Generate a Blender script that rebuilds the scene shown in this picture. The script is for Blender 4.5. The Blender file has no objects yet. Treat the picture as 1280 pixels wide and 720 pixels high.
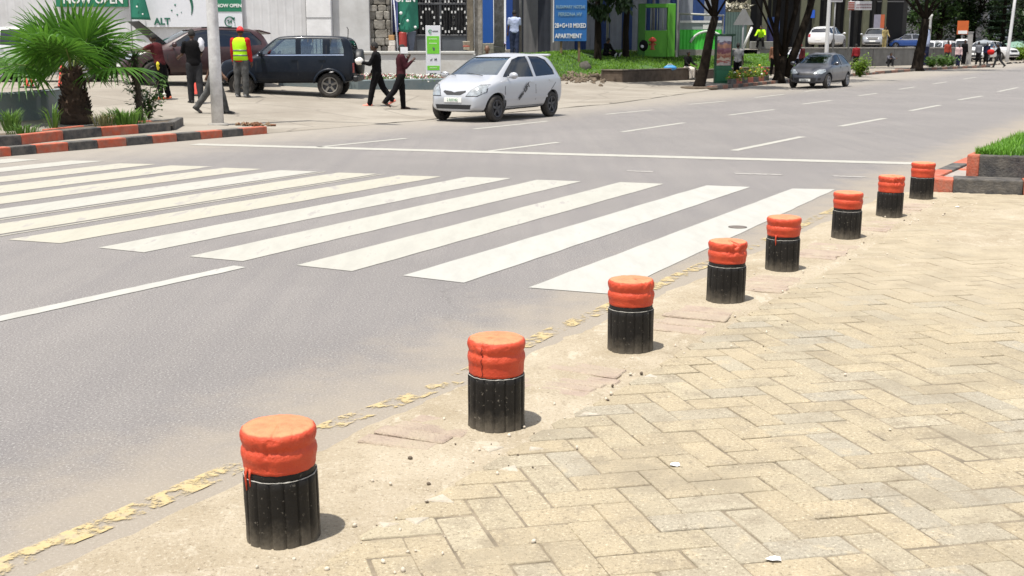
import bpy, bmesh, math, random
from mathutils import Vector, Matrix, noise, Euler
from mathutils.bvhtree import BVHTree
R = math.radians
PI = math.pi
random.seed(7)
scene = bpy.context.scene
COL = scene.collection

# ------------------------------------------------------------------ camera and picture geometry
F, TH, CH = 1450.0, math.atan(302/1450.0), 1.7
def ray(px, py):
    a, b = (px-640)/F, (py-360)/F
    return Vector((a, math.cos(TH)-b*math.sin(TH), -math.sin(TH)-b*math.cos(TH)))
CAM = Vector((0, 0, CH))
def at(px, py, D):                       # point of the view ray at ground distance D
    d = ray(px, py); return CAM + d*(D/d.y)
def G(px, py, z=0.0):
    d = ray(px, py); return CAM + d*((z-CH)/d.z)
def zat(px, py, D): return at(px, py, D).z
def xat(px, D, py=80): return at(px, py, D).x

# ------------------------------------------------------------------ helpers
def srgb(h):
    h = h.lstrip('#'); o = []
    for i in (0, 2, 4):
        c = int(h[i:i+2], 16)/255
        o.append(c/12.92 if c <= .04045 else ((c+.055)/1.055)**2.4)
    return tuple(o)+(1,)
def C3(*a): return tuple(a)+(1,) if len(a) == 3 else a
MATS = {}
def mat(name, col, rough=.6, var=0, vscale=6, bump=0, bscale=40, metal=0, coat=0, col2=None, thr=None, dirt=None, spec=.5, detail=4):
    """plain material with noise variation; col2+thr = patches of a second colour; dirt=(colour, amount, scale)"""
    if name in MATS: return MATS[name]
    m = bpy.data.materials.new(name); m.use_nodes = True
    nt = m.node_tree; N = nt.nodes; L = nt.links
    b = N['Principled BSDF']
    b.inputs['Base Color'].default_value = C3(*col); b.inputs['Roughness'].default_value = rough
    b.inputs['Metallic'].default_value = metal; b.inputs['Coat Weight'].default_value = coat
    b.inputs['Coat Roughness'].default_value = .06
    b.inputs['Specular IOR Level'].default_value = spec
    tc = N.new('ShaderNodeTexCoord'); src = None
    def ns(scale, det=detail, rough_=.6):
        n = N.new('ShaderNodeTexNoise'); n.inputs['Scale'].default_value = scale; n.inputs['Detail'].default_value = det
        n.inputs['Roughness'].default_value = rough_
        L.new(tc.outputs['Object'], n.inputs['Vector']); return n.outputs['Fac']
    def ramp(fac, lo, hi):
        r = N.new('ShaderNodeMapRange'); r.inputs['From Min'].default_value = lo; r.inputs['From Max'].default_value = hi
        L.new(fac, r.inputs['Value']); return r.outputs['Result']
    def mix(fac, a, bcol, blend='MIX'):
        x = N.new('ShaderNodeMix'); x.data_type = 'RGBA'; x.blend_type = blend
        if isinstance(fac, float): x.inputs[0].default_value = fac
        else: L.new(fac, x.inputs[0])
        if isinstance(a, tuple): x.inputs[6].default_value = C3(*a)
        else: L.new(a, x.inputs[6])
        if isinstance(bcol, tuple): x.inputs[7].default_value = C3(*bcol)
        else: L.new(bcol, x.inputs[7])
        return x.outputs[2]
    cur = C3(*col)
    if var:
        c = col[:3]
        cur = mix(ramp(ns(vscale), .3, .7), tuple(x*(1-var) for x in c), tuple(min(1, x*(1+var)) for x in c))
    if col2: cur = mix(ramp(ns((thr or (.5, .55, 8))[2], 6), thr[0], thr[1]), cur, C3(*col2))
    if dirt:
        mx = N.new('ShaderNodeMath'); mx.operation = 'MULTIPLY'; mx.inputs[1].default_value = dirt[1]
        L.new(ramp(ns(dirt[2], 6, .7), .35, .7), mx.inputs[0]); cur = mix(mx.outputs[0], cur, C3(*dirt[0]))
    if not isinstance(cur, tuple): L.new(cur, b.inputs['Base Color'])
    if bump:
        bp = N.new('ShaderNodeBump'); bp.inputs['Strength'].default_value = bump; bp.inputs['Distance'].default_value = .02
        L.new(ns(bscale, 5), bp.inputs['Height']); L.new(bp.outputs[0], b.inputs['Normal'])
    MATS[name] = m
    return m
def glass(name, tint=(.55, .62, .62), refl=.16):
    if name in MATS: return MATS[name]
    m = bpy.data.materials.new(name); m.use_nodes = True; nt = m.node_tree; N = nt.nodes; L = nt.links
    N.remove(N['Principled BSDF'])
    t = N.new('ShaderNodeBsdfTransparent'); t.inputs[0].default_value = C3(*tint)
    g = N.new('ShaderNodeBsdfGlossy'); g.inputs['Roughness'].default_value = .03; g.inputs[0].default_value = (.9, .95, 1, 1)
    lw = N.new('ShaderNodeLayerWeight'); lw.inputs[0].default_value = .25
    mr = N.new('ShaderNodeMapRange'); mr.inputs['To Min'].default_value = refl; mr.inputs['To Max'].default_value = .9
    L.new(lw.outputs['Fresnel'], mr.inputs['Value'])
    x = N.new('ShaderNodeMixShader'); L.new(mr.outputs[0], x.inputs[0]); L.new(t.outputs[0], x.inputs[1]); L.new(g.outputs[0], x.inputs[2])
    L.new(x.outputs[0], N['Material Output'].inputs[0]); MATS[name] = m; return m
def leafmat(name, dark, light, trans=.35, rough=.5, rnd=True):
    if name in MATS: return MATS[name]
    m = bpy.data.materials.new(name); m.use_nodes = True; nt = m.node_tree; N = nt.nodes; L = nt.links
    b = N['Principled BSDF']; b.inputs['Roughness'].default_value = rough; b.inputs['Specular IOR Level'].default_value = .35
    g = N.new('ShaderNodeNewGeometry'); tc = N.new('ShaderNodeTexCoord'); n = N.new('ShaderNodeTexNoise'); n.inputs['Scale'].default_value = 1.1
    L.new(tc.outputs['Object'], n.inputs['Vector'])
    a = N.new('ShaderNodeMath'); a.operation = 'MULTIPLY_ADD'; a.inputs[1].default_value = .55; L.new(g.outputs['Random Per Island'], a.inputs[0])
    s = N.new('ShaderNodeMath'); s.operation = 'MULTIPLY'; s.inputs[1].default_value = .5; L.new(n.outputs['Fac'], s.inputs[0]); L.new(s.outputs[0], a.inputs[2])
    x = N.new('ShaderNodeMix'); x.data_type = 'RGBA'; L.new(a.outputs[0], x.inputs[0]); x.inputs[6].default_value = C3(*dark); x.inputs[7].default_value = C3(*light)
    L.new(x.outputs[2], b.inputs['Base Color'])
    t = N.new('ShaderNodeBsdfTranslucent'); L.new(x.outputs[2], t.inputs[0])
    ms = N.new('ShaderNodeMixShader'); ms.inputs[0].default_value = trans; L.new(b.outputs[0], ms.inputs[1]); L.new(t.outputs[0], ms.inputs[2])
    L.new(ms.outputs[0], N['Material Output'].inputs[0]); MATS[name] = m; return m

def link(o, parent=None):
    COL.objects.link(o)
    if parent is not None: o.parent = parent
    return o
def tag(o, label=None, cat=None, group=None, kind=None):
    if label: o['label'] = label
    if cat: o['category'] = cat
    if group: o['group'] = group
    if kind: o['kind'] = kind
    return o
def thing(name, label, cat, loc=(0, 0, 0), rz=0, group=None):
    o = bpy.data.objects.new(name, None); o.empty_display_size = .2; link(o)
    o.location = loc; o.rotation_euler = (0, 0, rz); return tag(o, label, cat, group)
def kids(o): return [c for c in bpy.data.objects if c.parent == o]
def copy_tree(o, parent=None):
    c = o.copy(); COL.objects.link(c); c.parent = parent
    for ch in kids(o): copy_tree(ch, c)
    return c
def basis(d):
    d = Vector(d).normalized(); u = Vector((0, 0, 1)) if abs(d.z) < .95 else Vector((1, 0, 0))
    a = u.cross(d).normalized(); return a, d.cross(a).normalized()
class MB:
    def __init__(s): s.v = []; s.f = []; s.m = []; s.s = []
    def add(s, vs, fs, m=0, sm=False):
        o = len(s.v); s.v += [tuple(v) for v in vs]
        for f in fs: s.f.append(tuple(i+o for i in f)); s.m.append(m); s.s.append(sm)
        return s
    def box(s, c, d, rz=0, m=0, M=None, taper=1):
        vs = []
        for k in (-1, 1):
            t = taper if k > 0 else 1
            for i, j in ((-1, -1), (1, -1), (1, 1), (-1, 1)): vs.append(Vector((i*d[0]/2*t, j*d[1]/2*t, k*d[2]/2)))
        if M is None: M = Matrix.Translation(c) @ Matrix.Rotation(rz, 4, 'Z')
        else: M = Matrix.Translation(c) @ M
        return s.add([M@v for v in vs], [(3, 2, 1, 0), (4, 5, 6, 7), (0, 1, 5, 4), (1, 2, 6, 5), (2, 3, 7, 6), (3, 0, 4, 7)], m)
    def bb(s, x0, x1, y0, y1, z0, z1, m=0): return s.box(((x0+x1)/2, (y0+y1)/2, (z0+z1)/2), (x1-x0, y1-y0, z1-z0), m=m)
    def tube(s, pts, rad, n=8, m=0, sm=True, flat=1.0, up=None):
        pts = [Vector(p) for p in pts]
        if not hasattr(rad, '__len__'): rad = [rad]*len(pts)
        vs = []
        a = None
        for i, p in enumerate(pts):
            d = (pts[min(i+1, len(pts)-1)]-pts[max(i-1, 0)])
            if d.length < 1e-9: d = Vector((0, 0, 1))
            d.normalize()
            if a is None: a, b = basis(d) if up is None else (Vector(up), d.cross(Vector(up)).normalized())
            else:
                a = (a-d*a.dot(d)).normalized(); b = d.cross(a)
            for k in range(n):
                t = 2*PI*k/n; vs.append(p+(a*math.cos(t)*flat+b*math.sin(t))*rad[i])
        fs = []
        for i in range(len(pts)-1):
            for k in range(n): fs.append((i*n+k, i*n+(k+1) % n, (i+1)*n+(k+1) % n, (i+1)*n+k))
        s.add(vs, fs, m, sm)
        o = len(vs); s.add([], [], m)
        base = len(s.v)-o
        s.f.append(tuple(base+k for k in reversed(range(n)))); s.m.append(m); s.s.append(False)
        s.f.append(tuple(base+(len(pts)-1)*n+k for k in range(n))); s.m.append(m); s.s.append(False)
        return s
    def capsule(s, p, q, r0, r1, n=10, m=0):
        p, q = Vector(p), Vector(q); d = (q-p); l = d.length
        d = d/l if l > 1e-6 else Vector((0, 0, 1))
        P = []; RR = []
        for t in (-1, -.7, -.35): P.append(p+d*r0*t*.95); RR.append(max(.12*r0, r0*math.sqrt(max(0, 1-t*t))))
        for t in (0, .5, 1): P.append(p.lerp(q, t)); RR.append(r0+(r1-r0)*t)
        for t in (.35, .7, 1): P.append(q+d*r1*t*.95); RR.append(max(.12*r1, r1*math.sqrt(max(0, 1-t*t))))
        return s.tube(P, RR, n, m)
    def loft(s, rings, m=0, sm=True, cap=True, closed=True):
        n = len(rings[0]); vs = [p for r in rings for p in r]; fs = []
        for i in range(len(rings)-1):
            for k in range(n if closed else n-1): fs.append((i*n+k, i*n+(k+1) % n, (i+1)*n+(k+1) % n, (i+1)*n+k))
        if cap and closed:
            fs.append(tuple(reversed(range(n)))); fs.append(tuple((len(rings)-1)*n+k for k in range(n)))
        return s.add(vs, fs, m, sm)
    def lathe(s, prof, n=24, c=(0, 0, 0), m=0, axis='Z', sm=True, cap=True):
        rings = []
        for r, z in prof:
            ring = []
            for k in range(n):
                t = 2*PI*k/n
                p = (r*math.cos(t), r*math.sin(t), z) if axis == 'Z' else (r*math.cos(t), z, -r*math.sin(t))
                ring.append((p[0]+c[0], p[1]+c[1], p[2]+c[2]))
            rings.append(ring)
        return s.loft(rings, m, sm, cap)
    def ball(s, c, r, n=12, k=8, m=0, M=None):
        if not hasattr(r, '__len__'): r = (r, r, r)
        rings = []
        for i in range(k+1):
            t = PI*(i+.001)/(k+.002); ring = []
            for j in range(n):
                a = 2*PI*j/n; p = Vector((r[0]*math.sin(t)*math.cos(a), r[1]*math.sin(t)*math.sin(a), -r[2]*math.cos(t)))
                if M: p = M@p
                ring.append(p+Vector(c))
            rings.append(ring)
        return s.loft(rings, m)
    def prism(s, poly, z0, z1, m=0, plane='XY'):
        n = len(poly)
        def P(p, z): return (p[0], p[1], z) if plane == 'XY' else ((p[0], z, p[1]) if plane == 'XZ' else (z, p[0], p[1]))
        vs = [P(p, z0) for p in poly]+[P(p, z1) for p in poly]
        fs = [tuple(reversed(range(n))), tuple(range(n, 2*n))]+[(i, (i+1) % n, n+(i+1) % n, n+i) for i in range(n)]
        return s.add(vs, fs, m)
    def xf(s, M, i0=0): s.v[i0:] = [tuple(M@Vector(v)) for v in s.v[i0:]]; return s
    def mesh(s, name, mats, recalc=True, bevel=0, bseg=1):
        me = bpy.data.meshes.new(name); me.from_pydata(s.v, [], s.f)
        if not hasattr(mats, '__len__'): mats = [mats]
        for m in mats: me.materials.append(m)
        for p, mi, sm in zip(me.polygons, s.m, s.s): p.material_index = mi; p.use_smooth = sm
        if recalc or bevel:
            bm = bmesh.new(); bm.from_mesh(me)
            if recalc: bmesh.ops.recalc_face_normals(bm, faces=bm.faces)
            if bevel:
                es = [e for e in bm.edges if len(e.link_faces) == 2 and e.calc_face_angle(0) > .6]
                bmesh.ops.bevel(bm, geom=es, offset=bevel, segments=bseg, affect='EDGES', profile=.6)
            bm.to_mesh(me); bm.free()
        return me
    def build(s, name, mats, parent=None, loc=None, rz=0, recalc=True, bevel=0, bseg=1):
        o = bpy.data.objects.new(name, s.mesh(name, mats, recalc, bevel, bseg)); link(o, parent)
        if loc is not None: o.location = loc
        o.rotation_euler.z = rz
        return o
def evaluate(ob):
    dg = bpy.context.evaluated_depsgraph_get(); dg.update()
    return bpy.data.meshes.new_from_object(ob.evaluated_get(dg), preserve_all_data_layers=True, depsgraph=dg)
def remesh(mb, voxel, m, name, smooth=2, wr=0, seed=0):
    me = mb.mesh('tmp', m); ob = bpy.data.objects.new('tmp', me); COL.objects.link(ob)
    r = ob.modifiers.new('r', 'REMESH'); r.mode = 'VOXEL'; r.voxel_size = voxel; r.use_smooth_shade = True
    k = ob.modifiers.new('s', 'SMOOTH'); k.factor = .5; k.iterations = smooth
    out = evaluate(ob); bpy.data.objects.remove(ob); bpy.data.meshes.remove(me)
    if wr:
        for v in out.vertices:
            p = v.co*11+Vector((seed*3.1, 0, 0)); q = v.co*28
            v.co += v.normal*(noise.noise(p)*wr+noise.noise(q)*wr*.4)
    for p in out.polygons: p.use_smooth = True
    out.materials.clear(); out.materials.append(m); out.name = name
    return out
def text(txt, size, m, parent, loc, rot=(PI/2, 0, 0), name='lettering', align='CENTER', bold=0, ext=.006, sx=1):
    cu = bpy.data.curves.new('t', 'FONT'); cu.body = txt; cu.size = size; cu.align_x = align; cu.extrude = ext; cu.offset = bold; cu.resolution_u = 3
    ob = bpy.data.objects.new('t', cu); COL.objects.link(ob); me = evaluate(ob); bpy.data.objects.remove(ob); bpy.data.curves.remove(cu)
    me.materials.clear(); me.materials.append(m); me.name = name
    o = bpy.data.objects.new(name, me); link(o, parent); o.location = loc; o.rotation_euler = rot; o.scale = (sx, 1, 1); return o
def fbm(p, o=4):
    v = 0; a = .5; p = Vector(p)
    for _ in range(o): v += a*noise.noise(p); p = p*2.03; a *= .5
    return v
# ------------------------------------------------------------------ world, sun, camera
w = bpy.data.worlds.new('World'); scene.world = w; w.use_nodes = True
SUN_EL, SUN_DIR = R(74), Vector((.68, .73, 0)).normalized()          # horizontal direction in which shadows fall
sky = w.node_tree.nodes.new('ShaderNodeTexSky'); sky.sky_type = 'NISHITA'; sky.sun_disc = False
sky.sun_elevation = SUN_EL; sky.sun_rotation = math.atan2(-SUN_DIR.x, -SUN_DIR.y)
sky.air_density = 1.0; sky.dust_density = 2.5; sky.ozone_density = 1.0
bg = w.node_tree.nodes['Background']; bg.inputs[1].default_value = .12
WN = w.node_tree.nodes; WL = w.node_tree.links                                 # broken white cloud over the blue
wtc = WN.new('ShaderNodeTexCoord'); wmp = WN.new('ShaderNodeMapping'); wmp.inputs['Scale'].default_value = (1, 1, 2.2); WL.new(wtc.outputs['Generated'], wmp.inputs[0])
wno = WN.new('ShaderNodeTexNoise'); wno.inputs['Scale'].default_value = 2.6; wno.inputs['Detail'].default_value = 7; wno.inputs['Roughness'].default_value = .6; WL.new(wmp.outputs[0], wno.inputs['Vector'])
wmr = WN.new('ShaderNodeMapRange'); wmr.interpolation_type = 'SMOOTHSTEP'; wmr.inputs['From Min'].default_value = .38; wmr.inputs['From Max'].default_value = .62; WL.new(wno.outputs['Fac'], wmr.inputs['Value'])
wmx = WN.new('ShaderNodeMix'); wmx.data_type = 'RGBA'; WL.new(wmr.outputs[0], wmx.inputs[0]); WL.new(sky.outputs[0], wmx.inputs[6]); wmx.inputs[7].default_value = (5.2, 5.2, 5.3, 1)
WL.new(wmx.outputs[2], bg.inputs[0])
sl = bpy.data.lights.new('sun', 'SUN'); sl.energy = 4.2; sl.angle = R(.8); sl.color = (1, .955, .88)
so = bpy.data.objects.new('sun', sl); link(so)
sd = Vector((SUN_DIR.x*math.cos(SUN_EL), SUN_DIR.y*math.cos(SUN_EL), -math.sin(SUN_EL)))
so.rotation_euler = sd.to_track_quat('-Z', 'Y').to_euler(); so.location = (-10, -10, 30)
cd = bpy.data.cameras.new('camera'); co = bpy.data.objects.new('camera', cd); link(co)
co.location = CAM; co.rotation_euler = (PI/2-TH, 0, 0); cd.sensor_width = 36; cd.lens = F/1280*36; cd.clip_end = 2000; cd.clip_start = .05
cd.dof.use_dof = True; cd.dof.focus_distance = 7.5; cd.dof.aperture_fstop = 11
scene.camera = co
scene.view_settings.view_transform = 'Standard'; scene.view_settings.look = 'None'; scene.view_settings.gamma = 1
scene.view_settings.exposure = .66
scene.render.engine = 'CYCLES'

# ------------------------------------------------------------------ terrain
EDGE = [Vector(p) for p in ((-60, -63), (-24, -7), (-8.05, 18.28), (-4.89, 23.24), (-1.77, 27.91), (3.14, 35.6), (7.88, 46.5), (16.12, 60.88), (21.6, 69.6), (46.3, 107), (90, 170))]
def edge_sd(x, y):
    p = Vector((x, y)); best = (1e9, 0, 0); s = 0
    for a, b in zip(EDGE, EDGE[1:]):
        e = b-a; l = e.length; t = max(0, min(1, (p-a).dot(e)/(l*l))); q = a+e*t; dd = (p-q).length
        if dd < best[0]:
            cr = e.x*(p.y-a.y)-e.y*(p.x-a.x)
            best = (dd, s+t*l, 1 if cr > 0 else -1)
        s += l
    return best[0]*best[2], best[1]
S_K0 = sum((EDGE[i+1]-EDGE[i]).length for i in range(3))                     # where the near kerb ends
S_K1 = sum((EDGE[i+1]-EDGE[i]).length for i in range(6))                     # where the far kerb begins
def sstep(a, b, x):
    t = max(0, min(1, (x-a)/(b-a))); return t*t*(3-2*t)
def rise(y): return .004*max(0, y-45)
def terrain(x, y):
    d, s = edge_sd(x, y)
    if d <= 0: return rise(y)-.002
    k = max(1-sstep(S_K0-.2, S_K0+.7, s), sstep(S_K1-.5, S_K1+.5, s))
    z = .06*max(0, min(d, 12)-1.5)*(1-.45*sstep(S_K1, S_K1+20, s))
    return rise(y)+max(z, .125*k, .01)
def tile(d):                                                                   # ground colours
    return d
def posmat(name, build):
    m = bpy.data.materials.new(name); m.use_nodes = True; nt = m.node_tree
    build(nt, nt.nodes, nt.links, nt.nodes['Principled BSDF']); MATS[name] = m; return m
class NB:                                                                      # tiny node builder
    def __init__(s, nt): s.nt = nt; s.N = nt.nodes; s.L = nt.links; s.geo = s.N.new('ShaderNodeNewGeometry'); s.pos = s.geo.outputs['Position']
    def noise(s, sc, det=4, ro=.55, vec=None, stretch=None):
        n = s.N.new('ShaderNodeTexNoise'); n.inputs['Scale'].default_value = sc; n.inputs['Detail'].default_value = det; n.inputs['Roughness'].default_value = ro
        v = vec or s.pos
        if stretch:
            mp = s.N.new('ShaderNodeMapping'); mp.inputs['Rotation'].default_value = stretch[0]; mp.inputs['Scale'].default_value = stretch[1]; s.L.new(v, mp.inputs[0]); v = mp.outputs[0]
        s.L.new(v, n.inputs['Vector']); return n.outputs['Fac']
    def rng(s, v, a, b, c=0, d=1):
        r = s.N.new('ShaderNodeMapRange'); r.interpolation_type = 'SMOOTHSTEP'
        for k, x in zip(('From Min', 'From Max', 'To Min', 'To Max'), (a, b, c, d)): r.inputs[k].default_value = x
        s.L.new(v, r.inputs['Value']); return r.outputs['Result']
    def math(s, op, a, b=None):
        n = s.N.new('ShaderNodeMath'); n.operation = op
        for i, x in enumerate((a, b)):
            if x is None: continue
            if isinstance(x, (int, float)): n.inputs[i].default_value = x
            else: s.L.new(x, n.inputs[i])
        return n.outputs[0]
    def mix(s, f, a, b, bl='MIX'):
        x = s.N.new('ShaderNodeMix'); x.data_type = 'RGBA'; x.blend_type = bl
        for i, q in ((0, f), (6, a), (7, b)):
            if isinstance(q, (int, float)): x.inputs[i].default_value = q
            elif isinstance(q, tuple): x.inputs[i].default_value = C3(*q)
            else: s.L.new(q, x.inputs[i])
        return x.outputs[2]
    def line(s, p, dirv):                                                      # signed distance to a ground line (left of dir positive)
        n = Vector((-dirv[1], dirv[0])).normalized(); v = s.N.new('ShaderNodeVectorMath'); v.operation = 'DOT_PRODUCT'
        s.L.new(s.pos, v.inputs[0]); v.inputs[1].default_value = (n.x, n.y, 0)
        return s.math('ADD', v.outputs['Value'], -(n.x*p[0]+n.y*p[1]))
    def bump(s, h, b, st, dist=.01):
        n = s.N.new('ShaderNodeBump'); n.inputs['Strength'].default_value = st; n.inputs['Distance'].default_value = dist
        s.L.new(h, n.inputs['Height']); s.L.new(n.outputs[0], b.inputs['Normal'])
YEL = ((-1.66, 3.62), (5.02, 8.45))
def _road(nt, N, L, b):
    q = NB(nt); b.inputs['Roughness'].default_value = .8; b.inputs['Specular IOR Level'].default_value = .3
    big = q.noise(.35, 5, .6); st = q.noise(1.2, 4, .6, stretch=((0, 0, R(31)), (3.2, .12, 1)))
    c = q.mix(q.rng(big, .3, .7), (.166, .155, .147), (.200, .186, .175))
    c = q.mix(q.rng(st, .35, .7, 0, .5), c, (.150, .140, .138))
    # aggregate
    sp = q.noise(80, 4, .8); c = q.mix(q.rng(sp, .37, .46, .7, 0), c, (.05, .047, .047)); c = q.mix(q.rng(sp, .56, .63, 0, .8), c, (.40, .385, .365))
    sp2 = q.noise(300, 2, .6); c = q.mix(q.rng(sp2, .55, .7, 0, .3), c, (.36, .34, .32))
    dn = q.noise(2.2, 6, .65)
    d = q.line(*YEL)                                                           # sand blown against the near edge
    f = q.rng(q.math('ADD', d, q.math('MULTIPLY', q.math('ADD', dn, -.5), 1.4)), 1.0, -.1)
    c = q.mix(q.math('MULTIPLY', f, .62), c, (.31, .265, .20))
    e = q.line((-6.5, 20.7), (.53, .846))
    f2 = q.rng(q.math('ADD', e, q.math('MULTIPLY', q.math('ADD', dn, -.5), 2.5)), -3.4, -.2)
    c = q.mix(q.math('MULTIPLY', f2, .55), c, (.32, .285, .23))
    dv = N.new('ShaderNodeVectorMath'); dv.operation = 'ADD'; nd = N.new('ShaderNodeTexNoise'); nd.inputs['Scale'].default_value = 1.7; nd.inputs['Detail'].default_value = 5; L.new(q.pos, nd.inputs['Vector']); L.new(q.pos, dv.inputs[0]); L.new(nd.outputs['Color'], dv.inputs[1])
    vc = N.new('ShaderNodeTexVoronoi'); vc.feature = 'DISTANCE_TO_EDGE'; vc.inputs['Scale'].default_value = .28; L.new(dv.outputs[0], vc.inputs['Vector'])
    ck = q.math('MULTIPLY', q.rng(vc.outputs['Distance'], .001, .0045, 1, 0), q.rng(q.noise(.23, 3, .5), .50, .60)); c = q.mix(q.math('MULTIPLY', ck, .22), c, (.07, .065, .06))
    oil = q.noise(.8, 3, .5); c = q.mix(q.rng(oil, .66, .74, 0, .25), c, (.11, .105, .10))
    L.new(c, b.inputs['Base Color']); q.bump(sp, b, .55, .006)
road_m = posmat('road', _road)
def _fore(nt, N, L, b):
    q = NB(nt); b.inputs['Roughness'].default_value = .9; b.inputs['Specular IOR Level'].default_value = .2
    big = q.noise(.45, 6, .62); c = q.mix(q.rng(big, .32, .68), (.225, .20, .165), (.30, .273, .23))
    st = q.noise(1.6, 6, .7); c = q.mix(q.rng(st, .58, .74, 0, .5), c, (.19, .17, .145)); 
    cr = N.new('ShaderNodeTexVoronoi'); cr.feature = 'DISTANCE_TO_EDGE'; cr.inputs['Scale'].default_value = .33; L.new(q.pos, cr.inputs['Vector'])
    c = q.mix(q.rng(cr.outputs['Distance'], .004, .016, .45, 0), c, (.12, .105, .09))
    sp = q.noise(60, 3, .7); c = q.mix(q.rng(sp, .6, .7, 0, .35), c, (.42, .39, .34)); c = q.mix(q.rng(sp, .36, .44, .35, 0), c, (.14, .125, .105))
    L.new(c, b.inputs['Base Color']); q.bump(q.noise(25, 5, .6), b, .4, .01)
fore_m = posmat('forecourt', _fore)
def _dirt(nt, N, L, b):
    q = NB(nt); b.inputs['Roughness'].default_value = .95; b.inputs['Specular IOR Level'].default_value = .15
    big = q.noise(1.5, 6, .65); c = q.mix(q.rng(big, .32, .68), (.30, .25, .175), (.39, .335, .25))
    m2 = q.noise(4.5, 6, .7); c = q.mix(q.rng(m2, .55, .7, 0, .7), c, (.44, .385, .30)); c = q.mix(q.rng(m2, .3, .42, .6, 0), c, (.235, .195, .14))
    sp = q.noise(70, 4, .8); c = q.mix(q.rng(sp, .57, .65, 0, .7), c, (.52, .47, .375)); c = q.mix(q.rng(sp, .35, .43, .75, 0), c, (.13, .105, .07)); st = q.noise(9, 5, .75, stretch=((0, 0, R(30)), (1, .4, 1))); c = q.mix(q.rng(st, .57, .66, 0, .6), c, (.47, .42, .33)); c = q.mix(q.rng(st, .3, .4, .5, 0), c, (.22, .18, .125))
    L.new(c, b.inputs['Base Color']); q.bump(q.noise(60, 6, .65), b, .8, .012)
dirt_m = posmat('dirt', _dirt)
def _paver(nt, N, L, b):
    q = NB(nt); b.inputs['Roughness'].default_value = .9; b.inputs['Specular IOR Level'].default_value = .2
    r = N.new('ShaderNodeValToRGB'); cr = r.color_ramp; cr.interpolation = 'LINEAR'
    cols = [(.0, (.305, .258, .178)), (.35, (.350, .294, .200)), (.65, (.325, .280, .196)), (.88, (.300, .272, .215)), (1.0, (.375, .325, .228))]
    while len(cr.elements) < len(cols): cr.elements.new(.5)
    for e, (p, c) in zip(cr.elements, cols): e.position = p; e.color = C3(*c)
    L.new(q.geo.outputs['Random Per Island'], r.inputs[0]); c = r.outputs[0]
    n1 = q.noise(7, 6, .65); c = q.mix(q.rng(n1, .50, .68, 0, .65), c, (.235, .20, .145)); c = q.mix(q.rng(n1, .3, .44, .6, 0), c, (.43, .355, .235))
    sp = q.noise(75, 4, .8); c = q.mix(q.rng(sp, .36, .44, .8, 0), c, (.13, .105, .07)); c = q.mix(q.rng(sp, .56, .64, 0, .65), c, (.56, .50, .375)); s4 = q.noise(190, 3, .8); c = q.mix(q.rng(s4, .36, .44, .6, 0), c, (.16, .13, .09)); s3 = q.noise(28, 4, .75); c = q.mix(q.rng(s3, .64, .74, 0, .7), c, (.17, .14, .10))
    sm = q.noise(1.3, 5, .6); c = q.mix(q.rng(sm, .48, .68, 0, .6), c, (.215, .185, .135)); ed = q.noise(4.2, 6, .75); c = q.mix(q.rng(ed, .57, .68, 0, .55), c, (.20, .165, .115))
    # sandy dust lying on the far part
    sx = N.new('ShaderNodeSeparateXYZ'); L.new(q.pos, sx.inputs[0])
    far = q.rng(q.math('ADD', sx.outputs['Y'], q.math('MULTIPLY', q.math('ADD', q.noise(.9, 6, .65), -.5), 7.5)), 6.2, 9.2)
    dc = q.mix(q.rng(q.noise(3.5, 6, .7), .35, .65), (.29, .245, .175), (.375, .32, .23)); dc = q.mix(q.rng(q.noise(70, 4, .8), .34, .44, .6, 0), dc, (.14, .115, .08))
    c = q.mix(q.math('MULTIPLY', far, .85), c, dc)
    L.new(c, b.inputs['Base Color']); q.bump(q.noise(75, 6, .7), b, .6, .006)
paver_m = posmat('paver', _paver)
grass_ground = mat('grass_ground', (.045, .10, .018), .9, .35, 1.5, .6, 30)

def grid_surface(name, xs, ys, zf, m, keep=None):
    mb = MB(); idx = {}
    for j, y in enumerate(ys):
        for i, x in enumerate(xs):
            idx[i, j] = len(mb.v); mb.v.append((x, y, zf(x, y)))
    for j in range(len(ys)-1):
        for i in range(len(xs)-1):
            if keep is None or keep((xs[i]+xs[i+1])/2, (ys[j]+ys[j+1])/2):
                mb.f.append((idx[i, j], idx[i+1, j], idx[i+1, j+1], idx[i, j+1])); mb.m.append(0); mb.s.append(True)
    return tag(mb.build(name, m, recalc=False), kind='structure'), mb
def frange(a, b, st): n = int(round((b-a)/st)); return [a+(b-a)*i/n for i in range(n+1)]
# wide ground out to the horizon
mb = MB(); mb.add([(-900, -300, -.06), (900, -300, -.06), (900, 1500, -.06), (-900, 1500, -.06)], [(0, 1, 2, 3)])
tag(mb.build('ground', fore_m, recalc=False), kind='structure')
road, road_mb = grid_surface('road', frange(-60, 110, 2), frange(-40, 180, 2), lambda x, y: rise(y), road_m)
# forecourt and far pavement follow the left edge of the road
mb = MB(); DS = [0, .12, .5, 1, 1.5, 2, 3, 4, 5, 6, 8, 10, 12, 14, 20, 30, 45, 70]
ss = []; acc = 0
for a, b in zip(EDGE, EDGE[1:]):
    l = (b-a).length; n = max(2, int(l/.8)) if a.y > 5 and a.y < 80 else max(2, int(l/6))
    for i in range(n): ss.append((acc+l*i/n, a.lerp(b, i/n)))
    acc += l
nrm = []
for i, (s, p) in enumerate(ss):
    q0 = ss[max(0, i-3)][1]; q1 = ss[min(len(ss)-1, i+3)][1]; e = (q1-q0).normalized(); nrm.append(Vector((-e.y, e.x)))
for (s, p), n in zip(ss, nrm):
    for d in DS:
        q = p+n*(d+.004); wob = .05*noise.noise(Vector((q.x*1.3, q.y*1.3, 0))) if d == 0 else 0
        q = q-n*wob; mb.v.append((q.x, q.y, terrain(q.x, q.y)+.006))
nd = len(DS)
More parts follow.
